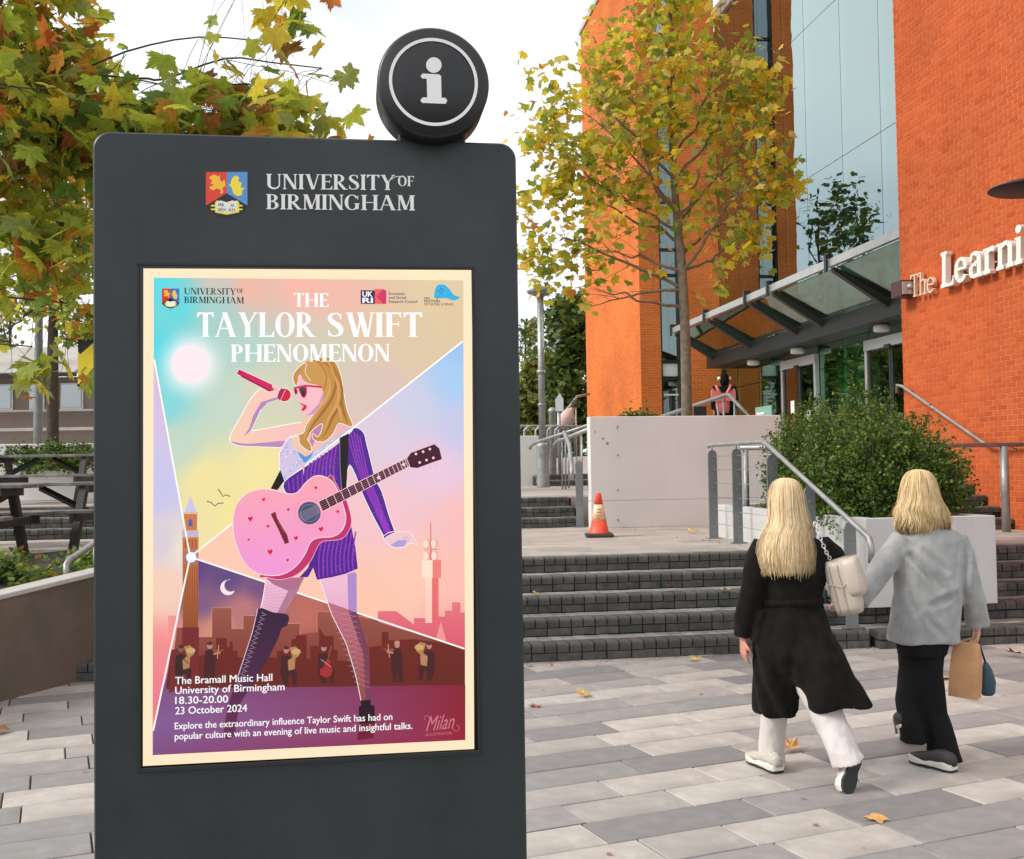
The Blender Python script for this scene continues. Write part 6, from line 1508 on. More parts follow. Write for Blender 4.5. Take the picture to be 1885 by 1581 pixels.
mb = MB(); mb.box(xl, xr+.1, 34.3, 34.38, ze-.16, ze-.04); child('gutter', mb, M['blackmatt'], fb)
mb = MB(); z_a, z_b = FB(60, 742).z, FB(60, 705).z
for x0, x1 in ((-40, 45), (55, 90), (100, 170)): pass
for x0, x1 in ((50, 78), (108, 150), (-30, 20)):
    mb = MB(); a_, b2 = FB(x0, 740), FB(x1, 740); mb.box(a_.x, b2.x, 35.14, 35.19, z_a-.2, z_b); w_ = child('window', mb, M['silver'], fb)
    mb = MB(); mb.box(a_.x+.06, b2.x-.06, 35.10, 35.135, z_a-.14, z_b-.06); child('pane', mb, M['glasswin'], w_)
mb = MB(); mb.box(xl, xr+2.8, 34.9, 35.0, z_a-.9, z_a-.8); mb.box(xl, xr+2.8, 34.9, 35.0, z_a-.28, z_a-.22); child('ledge', mb, M['coping'], fb)
bx_ = thing('far_left_wall', YP(60, 830, 21.3), 'pale low wall carrying the hedge at the left', 'wall')
mb = MB(); mb.box(-14, -6.5, 20.9, 21.6, 1.2, 1.78, 0, .01); child('panel', mb, M['render'], bx_)
# far white tower block and finger post between totem and tower
ht = thing('white_tower_block', YP(1025, 790, 150), 'pale high-rise block far behind the lamp post', 'building')
mb = MB(); xa, xb = YP(1006, 700, 150).x, YP(1035, 700, 150).x; xm = YP(1056, 700, 150).x
mb.box(xa, xb, 150, 165, 0, YP(1020, 596, 150).z); child('wall', mb, M['farwhite'], ht)
mb = MB(); mb.box(xb+.02, xm, 148, 165, 0, YP(1045, 548, 150).z); child('glass_core', mb, M['fargrey'], ht)
for k in range(13):
    mb = MB(); z = YP(1020, 604+k*9, 150).z; mb.box(xa+.3, xb-.3, 149.9, 149.98, z-.28, z+.2); child('window_band', mb, M['fargrey'], ht)
fp = YP(1029, 780, 30); t = thing('house_sign', (fp.x, 30, 1.2), 'small pale house-shaped sign on a post before the far trees', 'sign')
mb = MB(); mb.tube([(fp.x, 30, 1.2), (fp.x, 30, YP(1029, 735, 30).z)], .05, 8); child('post', mb, M['steel'], t)
sg = [YP(x, y, 30.0) for x, y in ((1023, 757), (1037, 757), (1037, 735), (1030, 724), (1022, 735))]
mb = MB(); mb.add([(p.x, 29.93, p.z) for p in sg]+[(p.x, 29.99, p.z) for p in sg], [(0, 1, 2, 3, 4), (9, 8, 7, 6, 5)]+[(k, 5+k, 5+(k+1) % 5, (k+1) % 5) for k in range(5)]); child('board', mb, M['signwhite'], t)
bo = YP(1017, 785, 31); t = thing('bollard', (bo.x, 31, 1.2), 'round-topped grey bollard post right of the lamp post', 'bollard')
mb = MB(); zt2 = YP(1017, 750, 31).z; mb.lathe((bo.x, 31, 1.2), [(.10, 0), (.10, zt2-1.35), (.12, zt2-1.33), (.12, zt2-1.27), (.06, zt2-1.2)], 14); child('post', mb, M['steel'], t)
# cycle racks: steel hoops on top of the far low wall
def rack(x, label, k):
    p = YP(x, 800, 29.6); t = thing('cycle_rack', (p.x, 29.8, 2.0), label, 'cycle rack', 'steel cycle hoops behind the low pale wall'); h = YP(x, 784, 29.8).z
    mb = MB(); mb.tube([(p.x-.32, 29.7, 2.0), (p.x-.32, 29.7, h-.12), (p.x-.22, 29.7, h-.02), (p.x-.1, 29.75, h), (p.x+.5, 30.4, h), (p.x+.62, 30.5, h-.12), (p.x+.62, 30.5, 2.0)], .035, 8); child('hoop', mb, M['steel'], t)
for k, (x, lb) in enumerate(((966, 'steel cycle hoop at the totem edge, leftmost of the row'), (987, 'second steel cycle hoop, just left of the lamp post'), (1008, 'steel cycle hoop just right of the lamp post'), (1020, 'steel cycle hoop in the middle of the row right of the lamp post'), (1030, 'steel cycle hoop below the house-shaped sign'), (1044, 'steel cycle hoop at the right end below the seated person'))): rack(x, lb, k)
# black notice by the trunk
n0 = YP(1289, 755, 18.9); t = thing('notice_board', (n0.x, 18.9, 2.1), 'small black notice with white lines beside the tree trunk', 'sign')
mb = MB(); mb.box(n0.x-.11, n0.x+.11, 18.9, 18.92, YP(1289, 766, 18.9).z, YP(1289, 748, 18.9).z, 0, .002); mb.tube([(n0.x, 18.93, 2.1), (n0.x, 18.93, 2.45)], .015, 6); bd_ = child('board', mb, M['blackmatt'], t)
for k, (s, yy) in enumerate((('Main Library', 754), ('Learning Centre', 758.5))):
    qs, w_ = sans_text(s, .01); o0, ox, oy = YP(1277, yy, 18.893), YP(1277+(22 if k else 17), yy, 18.893), YP(1277, yy-2.6, 18.893); mb = MB()

# ================================================================== PEOPLE
def remesh(mb, name, voxel, smooth=4, factor=.5):
    me = bpy.data.meshes.new('tmp'); me.from_pydata(mb.v, [], mb.f)
    b = bmesh.new(); b.from_mesh(me); bmesh.ops.recalc_face_normals(b, faces=b.faces); b.to_mesh(me); b.free()
    o = bpy.data.objects.new('tmp', me); COL.objects.link(o)
    m = o.modifiers.new('r', 'REMESH'); m.mode = 'VOXEL'; m.voxel_size = voxel
    m = o.modifiers.new('s', 'SMOOTH'); m.iterations = smooth; m.factor = factor
    bpy.context.view_layer.update(); dg = bpy.context.evaluated_depsgraph_get()
    r = bpy.data.meshes.new_from_object(o.evaluated_get(dg)); bpy.data.objects.remove(o); bpy.data.meshes.remove(me)
    r.name = name; r.polygons.foreach_set('use_smooth', [True]*len(r.polygons)); return r
def fabric(me, amp, freq, seed, stretch=(1, 1, .45), zlo=None, folds=0, fc=None):
    me.update(); nr = [v.normal.copy() for v in me.vertices]
    for v, n in zip(me.vertices, nr):
        p = Vector((v.co.x*stretch[0], v.co.y*stretch[1], v.co.z*stretch[2]))*freq+Vector((seed*7.1, 0, 0))
        d = noise.noise(p)*amp + noise.noise(p*2.3)*amp*.45
        if folds and fc is not None:
            a = math.atan2(v.co.y-fc[1], v.co.x-fc[0]); w = max(0, min(1, (fc[2]-v.co.z)/.5)); d += folds*w*math.sin(a*9+noise.noise(p*.5)*4)
        v.co += n*d
    me.update()
def pmesh(name, me, mats, parent):
    me.materials.clear(); [me.materials.append(m) for m in (mats if isinstance(mats, list) else [mats])]
    o = bpy.data.objects.new(name, me); COL.objects.link(o); o.parent = parent; o.matrix_parent_inverse = parent_inv(parent); return o
def ring(c, rx, ry, n=24, tilt=0, sq=1.0):
    out = []
    for k in range(n):
        a = 2*math.pi*k/n; ca, sa = math.cos(a), math.sin(a)
        x = rx*abs(ca)**sq*(1 if ca > 0 else -1); y = ry*abs(sa)**sq*(1 if sa > 0 else -1)
        out.append(Vector((c[0]+x, c[1]+y, c[2]+x*tilt)))
    return out
def lofted(mb, secs, n=24):
    """secs: (x, y, z, rx, ry) or with tilt"""
    mb.loft([ring(s[:3], s[3], s[4], n, s[5] if len(s) > 5 else 0) for s in secs])
def shoe(parent, heel, toe, up, mats, w=.045, label=None):
    """heel, toe: points on the underside; up: normal away from the sole"""
    heel, toe, up = Vector(heel), Vector(toe), Vector(up).normalized(); ax = (toe-heel); L = ax.length; ax.normalize(); up = (up-ax*up.dot(ax)).normalized(); sd_ = ax.cross(up)
    out = [(-.02, .55), (.0, .75), (.12, .95), (.35, .80), (.55, .86), (.75, 1.05), (.9, .85), (1.0, .45)]
    def band(h0, h1, k0, k1, grow=0):
        mb = MB(); rings_ = []
        for h, k in ((h0, k0), ((h0+h1)/2, (k0+k1)/2+grow), (h1, k1)):
            r_ = [heel+ax*(t*L)+sd_*(ww*w*k)+up*(h+(.012*math.sin(t*9) if h > h0 else 0)) for t, ww in out] + [heel+ax*(t*L)-sd_*(ww*w*k)+up*(h+(.012*math.sin(t*9) if h > h0 else 0)) for t, ww in out[::-1]]
            rings_.append(r_)
        mb.loft(rings_, sm=False); return mb
    so = MB(); so = band(0, .012, .93, .98); s_o = None
    sh = thing_child('shoe', parent)
    child('outsole', so, mats[1], sh); child('midsole', band(.0125, .042, 1.0, 1.05, .06), mats[0], sh)
    mb = MB(); rr_ = []
    for t, ww, hh in ((-.03, .5, .055), (.05, .72, .07), (.2, .8, .075), (.35, .8, .07), (.5, .82, .055), (.65, .92, .042), (.82, .92, .032), (.97, .5, .018)):
        c = heel+ax*(t*L)+up*.035; pts = []
        for k in range(12): a = math.pi*k/11; pts.append(c+sd_*(w*ww*math.cos(a))+up*(hh*math.sin(a)**.7))
        pts += [c-sd_*(w*ww*.4)-up*.004, c+sd_*(w*ww*.4)-up*.004]; rr_.append(pts)
    mb.loft(rr_); child('upper', mb, mats[2], sh)
    return sh
def thing_child(name, parent):
    # a shoe is a part of the person: its upper meshes hang under a sock-like inner mesh
    mb = MB(); return parent
def finger_hand(mb, wrist, dirv, palm_n, L=.17, curl=.5, side=1):
    """palm, five fingers of unequal length bending towards -palm_n, thumb from the side"""
    wrist, d, pn = Vector(wrist), Vector(dirv).normalized(), Vector(palm_n).normalized(); pn = (pn-d*pn.dot(d)).normalized(); sd_ = d.cross(pn)*side
    s = L/.18
    rings_ = []
    for t, w_, h_ in ((-.02, .026, .020), (.02, .030, .019), (.05, .040, .017), (.085, .041, .015), (.10, .036, .013)):
        c = wrist+d*t*s; rings_.append([c+sd_*math.cos(2*math.pi*k/12)*w_*s+pn*math.sin(2*math.pi*k/12)*h_*s for k in range(12)])
    mb.loft(rings_)
    for i, (off, ln) in enumerate(((-.030, .066), (-.010, .078), (.011, .073), (.031, .056))):
        p = wrist+d*.09*s+sd_*off*s; pts = [p-d*.02*s, p]; dd = d.copy(); 
        for seg in range(3):
            dd = (dd - pn*curl*(.45+.25*seg)).normalized(); pts.append(pts[-1]+dd*ln*s*(.45, .32, .25)[seg])
        mb.tube(pts, [.0095*s, .0095*s, .0088*s, .008*s, .0065*s], 8)
    p = wrist+d*.03*s-sd_*.032*s; pts = [p+sd_*.015*s, p, p+(d*.7-sd_*.7-pn*.3).normalized()*.035*s, p+(d*.7-sd_*.7-pn*.3).normalized()*.035*s+(d-pn*.5).normalized()*.035*s]
    mb.tube(pts, [.013*s, .012*s, .0105*s, .008*s], 8)
def hair(parent, name, top_pts, ends, material, n, seed, width=.006):
    """strands: from the crown over guide rings; guides is a list of (centre, rx, ry) going down"""
    rnd = random.Random(seed); mb = MB()
    for k in range(n):
        a = rnd.uniform(0, 2*math.pi); off = rnd.gauss(0, .2); k_in = rnd.uniform(.86, 1.02)+(rnd.uniform(.02, .11) if rnd.random() < .05 else 0); dzz = abs(rnd.gauss(0, .03))-.012; cut = 1-abs(rnd.gauss(0, .06))-(.05 if rnd.random() < .3 else 0)
        pts = []
        m_ = len(top_pts); last = 1+(m_-1)*cut
        for i, (c, rx, ry, face) in enumerate(top_pts):
            if i > last: break
            if face > 0 and math.sin(a) > face: break
            aa = a+off*i/m_+math.sin(i*1.3+k)*.015
            jit = .003*i/m_
            pts.append(Vector(c)+Vector((rx*k_in*math.cos(aa)+rnd.gauss(0, jit), ry*k_in*math.sin(aa)+rnd.gauss(0, jit), -dzz*(i/m_)**3)))
        if len(pts) < 4: continue
        pts = catmull([tuple(p) for p in pts], 2); L = len(pts); w0 = width*rnd.uniform(.6, 1.3)
        cen = [Vector(c[0]) for c in top_pts]
        vs = []; 
        for i, p in enumerate(pts):
            p = Vector(p); cc = cen[min(len(cen)-1, i//2)]; out_ = Vector((p.x-cc.x, p.y-cc.y, .02)).normalized(); t_ = (Vector(pts[min(L-1, i+1)])-Vector(pts[max(0, i-1)])).normalized(); sdv = t_.cross(out_).normalized()
            w = w0*(.4+.6*min(1, i/4))*(1 if i < L-3 else (L-i)/3.5)
            vs += [p-sdv*w, p+out_*w*.45, p+sdv*w]
        fs = []
        for i in range(L-1): fs += [(3*i, 3*i+3, 3*i+4, 3*i+1), (3*i+1, 3*i+4, 3*i+5, 3*i+2)]
        mb.add(vs, fs, 0, True)
    return child(name, mb, material, parent, fixn=False)
def head_body(mb, c, s=1.0, yaw=0):
    """skull, face with nose/brow/chin and ears; c = centre, facing +Y"""
    c = Vector(c)
    lofted(mb, [(c.x, c.y+.012, c.z-.125*s, .022*s, .025*s), (c.x, c.y+.012, c.z-.115*s, .045*s, .05*s), (c.x, c.y+.01, c.z-.08*s, .060*s, .075*s), (c.x, c.y+.004, c.z-.03*s, .071*s, .090*s), (c.x, c.y, c.z+.02*s, .076*s, .097*s), (c.x, c.y-.004, c.z+.065*s, .070*s, .090*s), (c.x, c.y-.005, c.z+.098*s, .050*s, .066*s), (c.x, c.y-.005, c.z+.115*s, .02*s, .03*s)])
    mb.tube([c+Vector((0, .088*s, .012*s)), c+Vector((0, .105*s, -.018*s)), c+Vector((0, .112*s, -.036*s))], [.007*s, .011*s, .012*s], 8)
    mb.tube([c+Vector((-.02*s, .082*s, -.066*s)), c+Vector((.02*s, .082*s, -.066*s))], .010*s, 6)
    for q in (-1, 1):
        mb.tube([c+Vector((q*.075*s, 0, -.03*s)), c+Vector((q*.084*s, -.008*s, 0)), c+Vector((q*.080*s, -.004*s, .028*s))], [.008*s, .014*s, .008*s], 8)
        mb.tube([c+Vector((q*.012*s, .088*s, .024*s)), c+Vector((q*.046*s, .076*s, .026*s))], .008*s, 6)
def P(x, y, Y): return YP(x, y, Y)

# ---- woman in black ------------------------------------------------------------------
Y1 = 6.0
w1 = thing('person', GZ(1470, 1420, 0), 'long-haired blonde woman from behind in an open black coat and cream trousers', 'person')
p = lambda x, y, dy=0: YP(x, y, Y1+dy)
m = Y1/2000
hc = p(1446, 922, .02)
mb = MB(); head_body(mb, hc, 1.0)
lofted(mb, [(*p(1450, 1000), .05, .05), (*p(1448, 965, .01), .045, .048), (*p(1447, 940, .02), .045, .05)])
lofted(mb, [(*p(1465, 1215), .15, .11), (*p(1460, 1150), .13, .10), (*p(1458, 1090), .12, .09), (*p(1456, 1040), .15, .10), (*p(1455, 1005), .17, .08), (*p(1452, 988), .08, .06)])
mb.tube([p(1400, 1010), p(1382, 1090, -.02), p(1370, 1165, .02), p(1368, 1176, .02)], [.05, .042, .030, .026], 12)
mb.tube([p(1518, 1010), p(1550, 1060, .06), p(1556, 1105, .22), p(1552, 1110, .30)], [.05, .042, .030, .026], 12)
mb.tube([p(1440, 1210), p(1428, 1300, .10), p(1418, 1385, .16)], [.085, .058, .036], 12)
mb.tube([p(1492, 1210), p(1535, 1320, -.12), p(1565, 1392, -.28)], [.085, .058, .036], 12)
finger_hand(mb, p(1368, 1174, .02), Vector((.03, .12, -1)), Vector((-1, -.2, 0)), .17, .55, 1)
finger_hand(mb, p(1552, 1110, .30), Vector((-.2, .9, -.2)), Vector((0, 0, 1)), .16, .7, -1)
me = remesh(mb, 'body', .0075, 3); pmesh('body', me, M['skin_red'], w1)
# coat: trunk, collar, two back panels, sleeves
mb = MB()
lofted(mb, [(*p(1452, 968, .0), .052, .055), (*p(1452, 982, .0), .085, .075), (*p(1455, 992), .155, .088), (*p(1457, 1006), .205, .10), (*p(1457, 1030), .215, .112), (*p(1456, 1060), .195, .118), (*p(1454, 1095), .172, .115), (*p(1456, 1120), .178, .122), (*p(1460, 1160, -.01), .205, .15), (*p(1466, 1200, -.02), .222, .165), (*p(1470, 1232, -.02), .18, .13)], 36)
lofted(mb, [(*p(1448, 1120, .0), .09, .09), (*p(1438, 1180, .01), .138, .145), (*p(1434, 1215, .03), .138, .152), (*p(1430, 1250, .05), .126, .15), (*p(1428, 1285, .08), .115, .15), (*p(1428, 1311, .10), .112, .15)], 30)
lofted(mb, [(*p(1472, 1110, -.0), .10, .09, .0), (*p(1482, 1165, -.04), .150, .14, .0), (*p(1497, 1205, -.08), .168, .155, .0), (*p(1514, 1245, -.11), .166, .15, .0), (*p(1532, 1275, -.14), .168, .14, .02), (*p(1548, 1300, -.16), .160, .13, .05)], 30)
mb.tube([p(1408, 1000), p(1392, 1030, -.01), p(1383, 1090, -.03), p(1371, 1140, 0), p(1370, 1172, .02)], [.070, .070, .062, .060, .056], 16)
mb.tube([p(1508, 1000), p(1530, 1022, .02), p(1550, 1062, .06), p(1556, 1098, .18), p(1554, 1106, .27)], [.070, .072, .062, .055, .052], 16)
lofted(mb, [(*p(1392, 1180, -.02), .03, .05), (*p(1398, 1120), .05, .08)], 16)
me = remesh(mb, 'coat', .009, 5); fabric(me, .016, 7, 3, (1, 1, .35), folds=.012, fc=(p(1460, 1100).x, Y1, p(1460, 1120).z)); co = pmesh('coat', me, M['coat_black'], w1)
mb = MB(); mb.loft([ring(tuple(p(1455, y)), r1, r2, 28) for y, r1, r2 in ((1100, .176, .119), (1101, .184, .127), (1111, .185, .128), (1112, .178, .122))], caps=False); child('belt', mb, M['coat_black'], co)
mb = MB()
lofted(mb, [(*p(1440, 1225, .05), .10, .10), (*p(1426, 1300, .10), .078, .08), (*p(1421, 1350, .14), .070, .075), (*p(1420, 1385, .16), .072, .08), (*p(1421, 1403, .16), .078, .088)], 24)
me = remesh(mb, 'trouser_leg', .008, 2); fabric(me, .008, 11, 5, (1.6, 1.6, .5)); pmesh('trouser_leg', me, M['trouser_cream'], w1)
mb = MB()
lofted(mb, [(*p(1482, 1225, -.04), .11, .11), (*p(1510, 1290, -.12), .098, .10), (*p(1535, 1340, -.2), .090, .095), (*p(1551, 1380, -.27), .086, .095), (*p(1562, 1402, -.30), .082, .088, .35)], 24)
me = remesh(mb, 'trouser_leg', .008, 2); fabric(me, .008, 11, 8, (1.6, 1.6, .4)); pmesh('trouser_leg', me, M['trouser_cream'], w1)
sm3 = [M['sole_white'], M['sole_dark'], M['shoe_upper']]
g1 = GZ(1418, 1420, 0); shoe(w1, (g1.x+.035, g1.y-.045, .004), (g1.x-.07, g1.y+.22, .004), (0, 0, 1), sm3, .048)
toe = GZ(1552, 1462, 0); hl = p(1578, 1392, -.30); upv = Vector((-.15, .9, .35))
shoe(w1, hl, Vector((toe.x+.02, toe.y+.0, .006)), upv, sm3, .048)
# hair: long and straight
H1 = [((hc.x, hc.y-.01, hc.z+.128), .012, .014, 0), ((hc.x, hc.y-.012, hc.z+.118), .048, .06, 0), ((hc.x, hc.y-.012, hc.z+.085), .076, .092, 0), ((hc.x, hc.y-.014, hc.z+.03), .090, .108, .75), ((hc.x+.002, hc.y-.018, hc.z-.04), .098, .105, .45), ((hc.x+.006, hc.y-.03, hc.z-.12), .112, .095, .2), ((*p(1447, 985, -.04),), .135, .085, .1), ((*p(1447, 1010, -.06),), .152, .085, .0), ((*p(1449, 1030, -.075),), .150, .075, .0), ((*p(1451, 1046, -.08),), .142, .065, -.0)]
H1 = [(tuple(c), a, b, f_) for c, a, b, f_ in H1]
mb = MB(); mb.loft([ring((c[0], c[1]+(.0 if i < 5 else .0), c[2]), a*.90, b*.90, 26) for i, (c, a, b, f_) in enumerate(H1[:-3])]); me_h = child('hair_mass', mb, M['hair_a'], w1)
hair(w1, 'hair', H1, None, M['hair_a'], 5600, 5, .0020)
# quilted bag on a chain
bagc = p(1553, 1078, -.06)
bg = thing('shoulder_bag', p(1553, 1120, -.06), 'cream quilted leather bag on a pale chain over the black coat', 'bag')
R3 = Matrix.Rotation(math.radians(-14), 3, 'Y') @ Matrix.Rotation(math.radians(-25), 3, 'Z')
def bagbox(w_, d_, h_, cen, puff=.018):
    mb = MB(); rings_ = []
    for i in range(9):
        t_ = i/8; z_ = (t_-.5)*h_; k_ = 1-.18*abs(2*t_-1)**3 - .08*t_
        rr_ = []
        for q in range(28):
            a = 2*math.pi*q/28; ca, sa = math.cos(a), math.sin(a); x_ = w_/2*k_*abs(ca)**.5*(1 if ca > 0 else -1); y_ = d_/2*k_*abs(sa)**.6*(1 if sa > 0 else -1)
            pf = 1+puff*4*abs(math.sin(t_*math.pi*3.0+x_*18))*.25; rr_.append(cen+R3 @ Vector((x_*pf, y_*pf, z_)))
        rings_.append(rr_)
    mb.loft(rings_); return mb
child('body', bagbox(.165, .145, .30, bagc), M['bag_cream'], bg)
mb = bagbox(.11, .17, .20, bagc+R3 @ Vector((.065, .0, .045)), .01); child('flap', mb, M['bag_cream'], bg)
for u_, v_ in ((-.045, 0), (.0, 0)):
    mb = MB(); mb.tube([bagc+R3 @ Vector((u_, -.079+.012*abs(q-4)/4, -.14+q*.034)) for q in range(9)], .0035, 6); child('seam', mb, M['bag_cream'], bg)
mb = MB(); mb.tube([bagc+R3 @ Vector((-.085+q*.0175, -.077+.006*abs(q-5)/5, .02+.012*math.sin(q))) for q in range(9)], .003, 6); child('seam', mb, M['bag_cream'], bg)
mb = MB(); cpts = catmull([tuple(q) for q in (p(1500, 962, -.11), p(1508, 985, -.13), p(1516, 1005, -.13), p(1523, 1020, -.12), p(1530, 1032, -.09))], 8)
cl_ = [Vector(cpts[0])]; acc_ = 0
for a, b2 in zip(cpts, cpts[1:]):
    acc_ += (Vector(b2)-Vector(a)).length
    if acc_ > .0165: cl_.append(Vector(b2)); acc_ = 0
for k, c in enumerate(cl_[:-1]):
    dv = (cl_[k+1]-c).normalized(); sv = dv.cross(Vector((0, 1, 0))).normalized(); sv = sv if k % 2 == 0 else (sv*.35+Vector((0, 1, 0))*.9).normalized()
    lk = [c+dv*(.5*.0165)+dv*math.cos(q*math.pi/6)*.0135+sv*math.sin(q*math.pi/6)*.0085 for q in range(13)]
    mb.tube(lk, .0032, 6, caps=False)
o = child('chain', mb, M['chain'], bg); o['kind'] = 'stuff'
mb = MB(); mb.tube([p(1500, 962, -.11), p(1494, 975, -.02), p(1500, 1010, .10), p(1540, 1050, .05)], .006, 8); child('strap', mb, M['bag_cream'], bg)

# ---- woman in grey --------------------------------------------------------------------
Y2 = 6.3
w2 = thing('person', GZ(1705, 1400, 0), 'blonde woman with shoulder-length waves from behind in a grey wool coat', 'person')
p = lambda x, y, dy=0: YP(x, y, Y2+dy)
hc = p(1690, 905, .02)
mb = MB(); head_body(mb, hc, 1.0)
lofted(mb, [(*p(1700, 985), .05, .05), (*p(1695, 960, .01), .045, .048), (*p(1692, 935, .02), .045, .05)])
lofted(mb, [(*p(1702, 1190), .13, .09), (*p(1704, 1130), .11, .075), (*p(1708, 1070), .10, .06), (*p(1710, 1020), .13, .065), (*p(1710, 992), .15, .06), (*p(1706, 972), .07, .05)])
mb.tube([p(1660, 1000), p(1625, 1050, -.04), p(1588, 1100, -.09), p(1584, 1106, -.06)], [.05, .042, .030, .026], 12)
mb.tube([p(1765, 1005), p(1782, 1070, -.02), p(1798, 1140, .04), p(1799, 1156, .04)], [.05, .042, .030, .026], 12)
mb.tube([p(1690, 1190), p(1677, 1280, .05), p(1684, 1345, -.01)], [.07, .045, .034], 12)
mb.tube([p(1712, 1190), p(1724, 1290, .0), p(1738, 1380, -.04)], [.07, .045, .034], 12)
finger_hand(mb, p(1799, 1152, .04), Vector((-.1, .15, -1)), Vector((1, 0, 0)), .165, .9, -1)
finger_hand(mb, p(1584, 1106, -.06), Vector((-.35, .9, -.3)), Vector((0, 0, 1)), .15, .8, 1)
me = remesh(mb, 'body', .0075, 3); pmesh('body', me, M['skin'], w2)
mb = MB()
lofted(mb, [(*p(1703, 955, .0), .060, .06), (*p(1705, 968, .0), .10, .078), (*p(1711, 980), .17, .092), (*p(1714, 996), .215, .105), (*p(1714, 1020), .218, .115), (*p(1710, 1055), .202, .122), (*p(1707, 1090), .198, .125), (*p(1704, 1130), .203, .135), (*p(1701, 1160), .207, .145), (*p(1700, 1181), .208, .15, -.03)], 36)
mb.tube([p(1664, 992), p(1640, 1022, -.02), p(1618, 1058, -.05), p(1592, 1092, -.09), p(1581, 1110, -.10)], [.075, .072, .066, .060, .056], 16)
mb.tube([p(1757, 994), p(1772, 1020, -.01), p(1783, 1070, -.02), p(1795, 1125, .02), p(1799, 1150, .04)], [.074, .074, .068, .066, .062], 16)
me = remesh(mb, 'coat', .009, 5); fabric(me, .017, 7, 12, (1, 1, .6)); 
# strong diagonal crease from the left armpit to the waist
for v in me.vertices:
    if v.co.y < Y2:
        for (ax, ay, bx2, by2, dep, wd_) in ((1668, 1020, 1714, 1080, .026, .015), (1690, 1012, 1728, 1048, .013, .014), (1700, 1110, 1745, 1092, .012, .016), (1655, 1060, 1680, 1140, .012, .015), (1770, 1010, 1762, 1090, .014, .014), (1690, 1130, 1720, 1165, .012, .014)):
            pa_, pb_ = p(ax, ay), p(bx2, by2); q = Vector((v.co.x, v.co.z)); a2 = Vector((pa_.x, pa_.z)); b2 = Vector((pb_.x, pb_.z)); t_ = max(0, min(1, (q-a2).dot(b2-a2)/(b2-a2).length_squared)); d_ = (q-a2.lerp(b2, t_)).length
            v.co.y += dep*math.exp(-(d_/wd_)**2)*math.sin(math.pi*(.15+.7*t_)) - dep*.5*math.exp(-((d_-.035)/wd_)**2)*math.sin(math.pi*(.15+.7*t_))
me.update(); co = pmesh('coat', me, M['coat_grey'], w2)
# seams: a sleeve head and centre back as slim raised lines
mb = MB()
lofted(mb, [(*p(1686, 1165, .02), .10, .11), (*p(1682, 1230, .05), .082, .09), (*p(1674, 1290, .05), .074, .085), (*p(1678, 1335, .0), .074, .085), (*p(1683, 1366, -.02), .07, .08)], 24)
lofted(mb, [(*p(1708, 1165, .0), .10, .11), (*p(1708, 1240, .0), .082, .09), (*p(1718, 1310, .0), .076, .085), (*p(1732, 1360, -.02), .082, .09), (*p(1740, 1402, -.04), .098, .10)], 24)
lofted(mb, [(*p(1700, 1160), .16, .13), (*p(1698, 1205), .135, .12)], 24)
me = remesh(mb, 'trousers', .009, 3); fabric(me, .008, 10, 15, (1, 1, .5)); pmesh('trousers', me, M['trouser_black'], w2)
sm4 = [M['sole_white'], M['sole_dark'], M['shoe_dark']]
g2 = GZ(1742, 1420, 0); shoe(w2, (g2.x+.03, g2.y-.03, .004), (g2.x-.12, g2.y+.20, .004), (0, 0, 1), sm4, .046)
hl = p(1672, 1338, -.03); shoe(w2, hl, GZ(1692, 1374, 0)+Vector((-.02, .16, .006)), Vector((-.45, .5, .6)), sm4, .045)
H2 = [((hc.x, hc.y-.01, hc.z+.130), .012, .014, 0), ((hc.x, hc.y-.012, hc.z+.120), .050, .06, 0), ((hc.x, hc.y-.012, hc.z+.086), .080, .095, 0), ((hc.x, hc.y-.014, hc.z+.03), .098, .112, .75), ((hc.x-.0, hc.y-.018, hc.z-.035), .115, .115, .45), ((hc.x-.0, hc.y-.03, hc.z-.10), .142, .112, .2), ((hc.x+.004, hc.y-.035, hc.z-.15), .160, .105, .1), ((hc.x+.008, hc.y-.03, hc.z-.185), .158, .095, 0), ((hc.x+.012, hc.y-.02, hc.z-.215), .120, .072, 0)]
mb = MB(); mb.loft([ring(c, a*.90, b*.90, 26) for c, a, b, f_ in H2[:-3]]); child('hair_mass', mb, M['hair_b'], w2)
hr = hair(w2, 'hair', H2, None, M['hair_b'], 5600, 9, .0021)
for v in hr.data.vertices:   # loose waves
    w_ = max(0, min(1, (hc.z-v.co.z)/.12)); v.co.x += .010*w_*math.sin(v.co.z*48+v.co.y*20+v.co.x*14); v.co.y += .006*w_*math.sin(v.co.z*42+v.co.x*30)
# carrier bag and small blue bag
kb = thing('paper_bag', p(1780, 1230, .0), 'brown kraft paper bag hanging from the grey-coated woman right hand', 'bag')
R3 = Matrix.Rotation(math.radians(-35), 3, 'Z') @ Matrix.Rotation(math.radians(4), 3, 'Y'); c0 = p(1778, 1232, -.03)
mb = MB(); secs = []
for z_, w_, d_ in ((-.155, .155, .115), (-.10, .156, .117), (.0, .155, .10), (.09, .150, .06), (.155, .135, .022)):
    secs.append([c0+R3 @ Vector((sx*w_/2, sy*d_/2+.004*math.sin(z_*60+sx), z_)) for sx, sy in ((-1, -1), (-.3, -1.0), (.4, -.95), (1, -1), (1, 0), (1, 1), (-1, 1), (-1, 0))])
mb.loft(secs, sm=False); child('body', mb, M['paper'], kb)
mb = MB(); hp = c0+Vector((0, 0, .15)); top_ = p(1797, 1172, .04)
mb.tube([hp+R3 @ Vector((-.04, -.012, 0)), top_+Vector((-.012, -.015, 0)), top_+Vector((.01, -.015, .0)), hp+R3 @ Vector((.04, -.012, 0))], .005, 6); child('handle', mb, M['paper'], kb)
bb = thing('small_blue_bag', p(1817, 1245, .05), 'small dark blue bag hanging just right of the paper bag', 'bag')
mb = MB(); c1 = p(1817, 1248, .06)
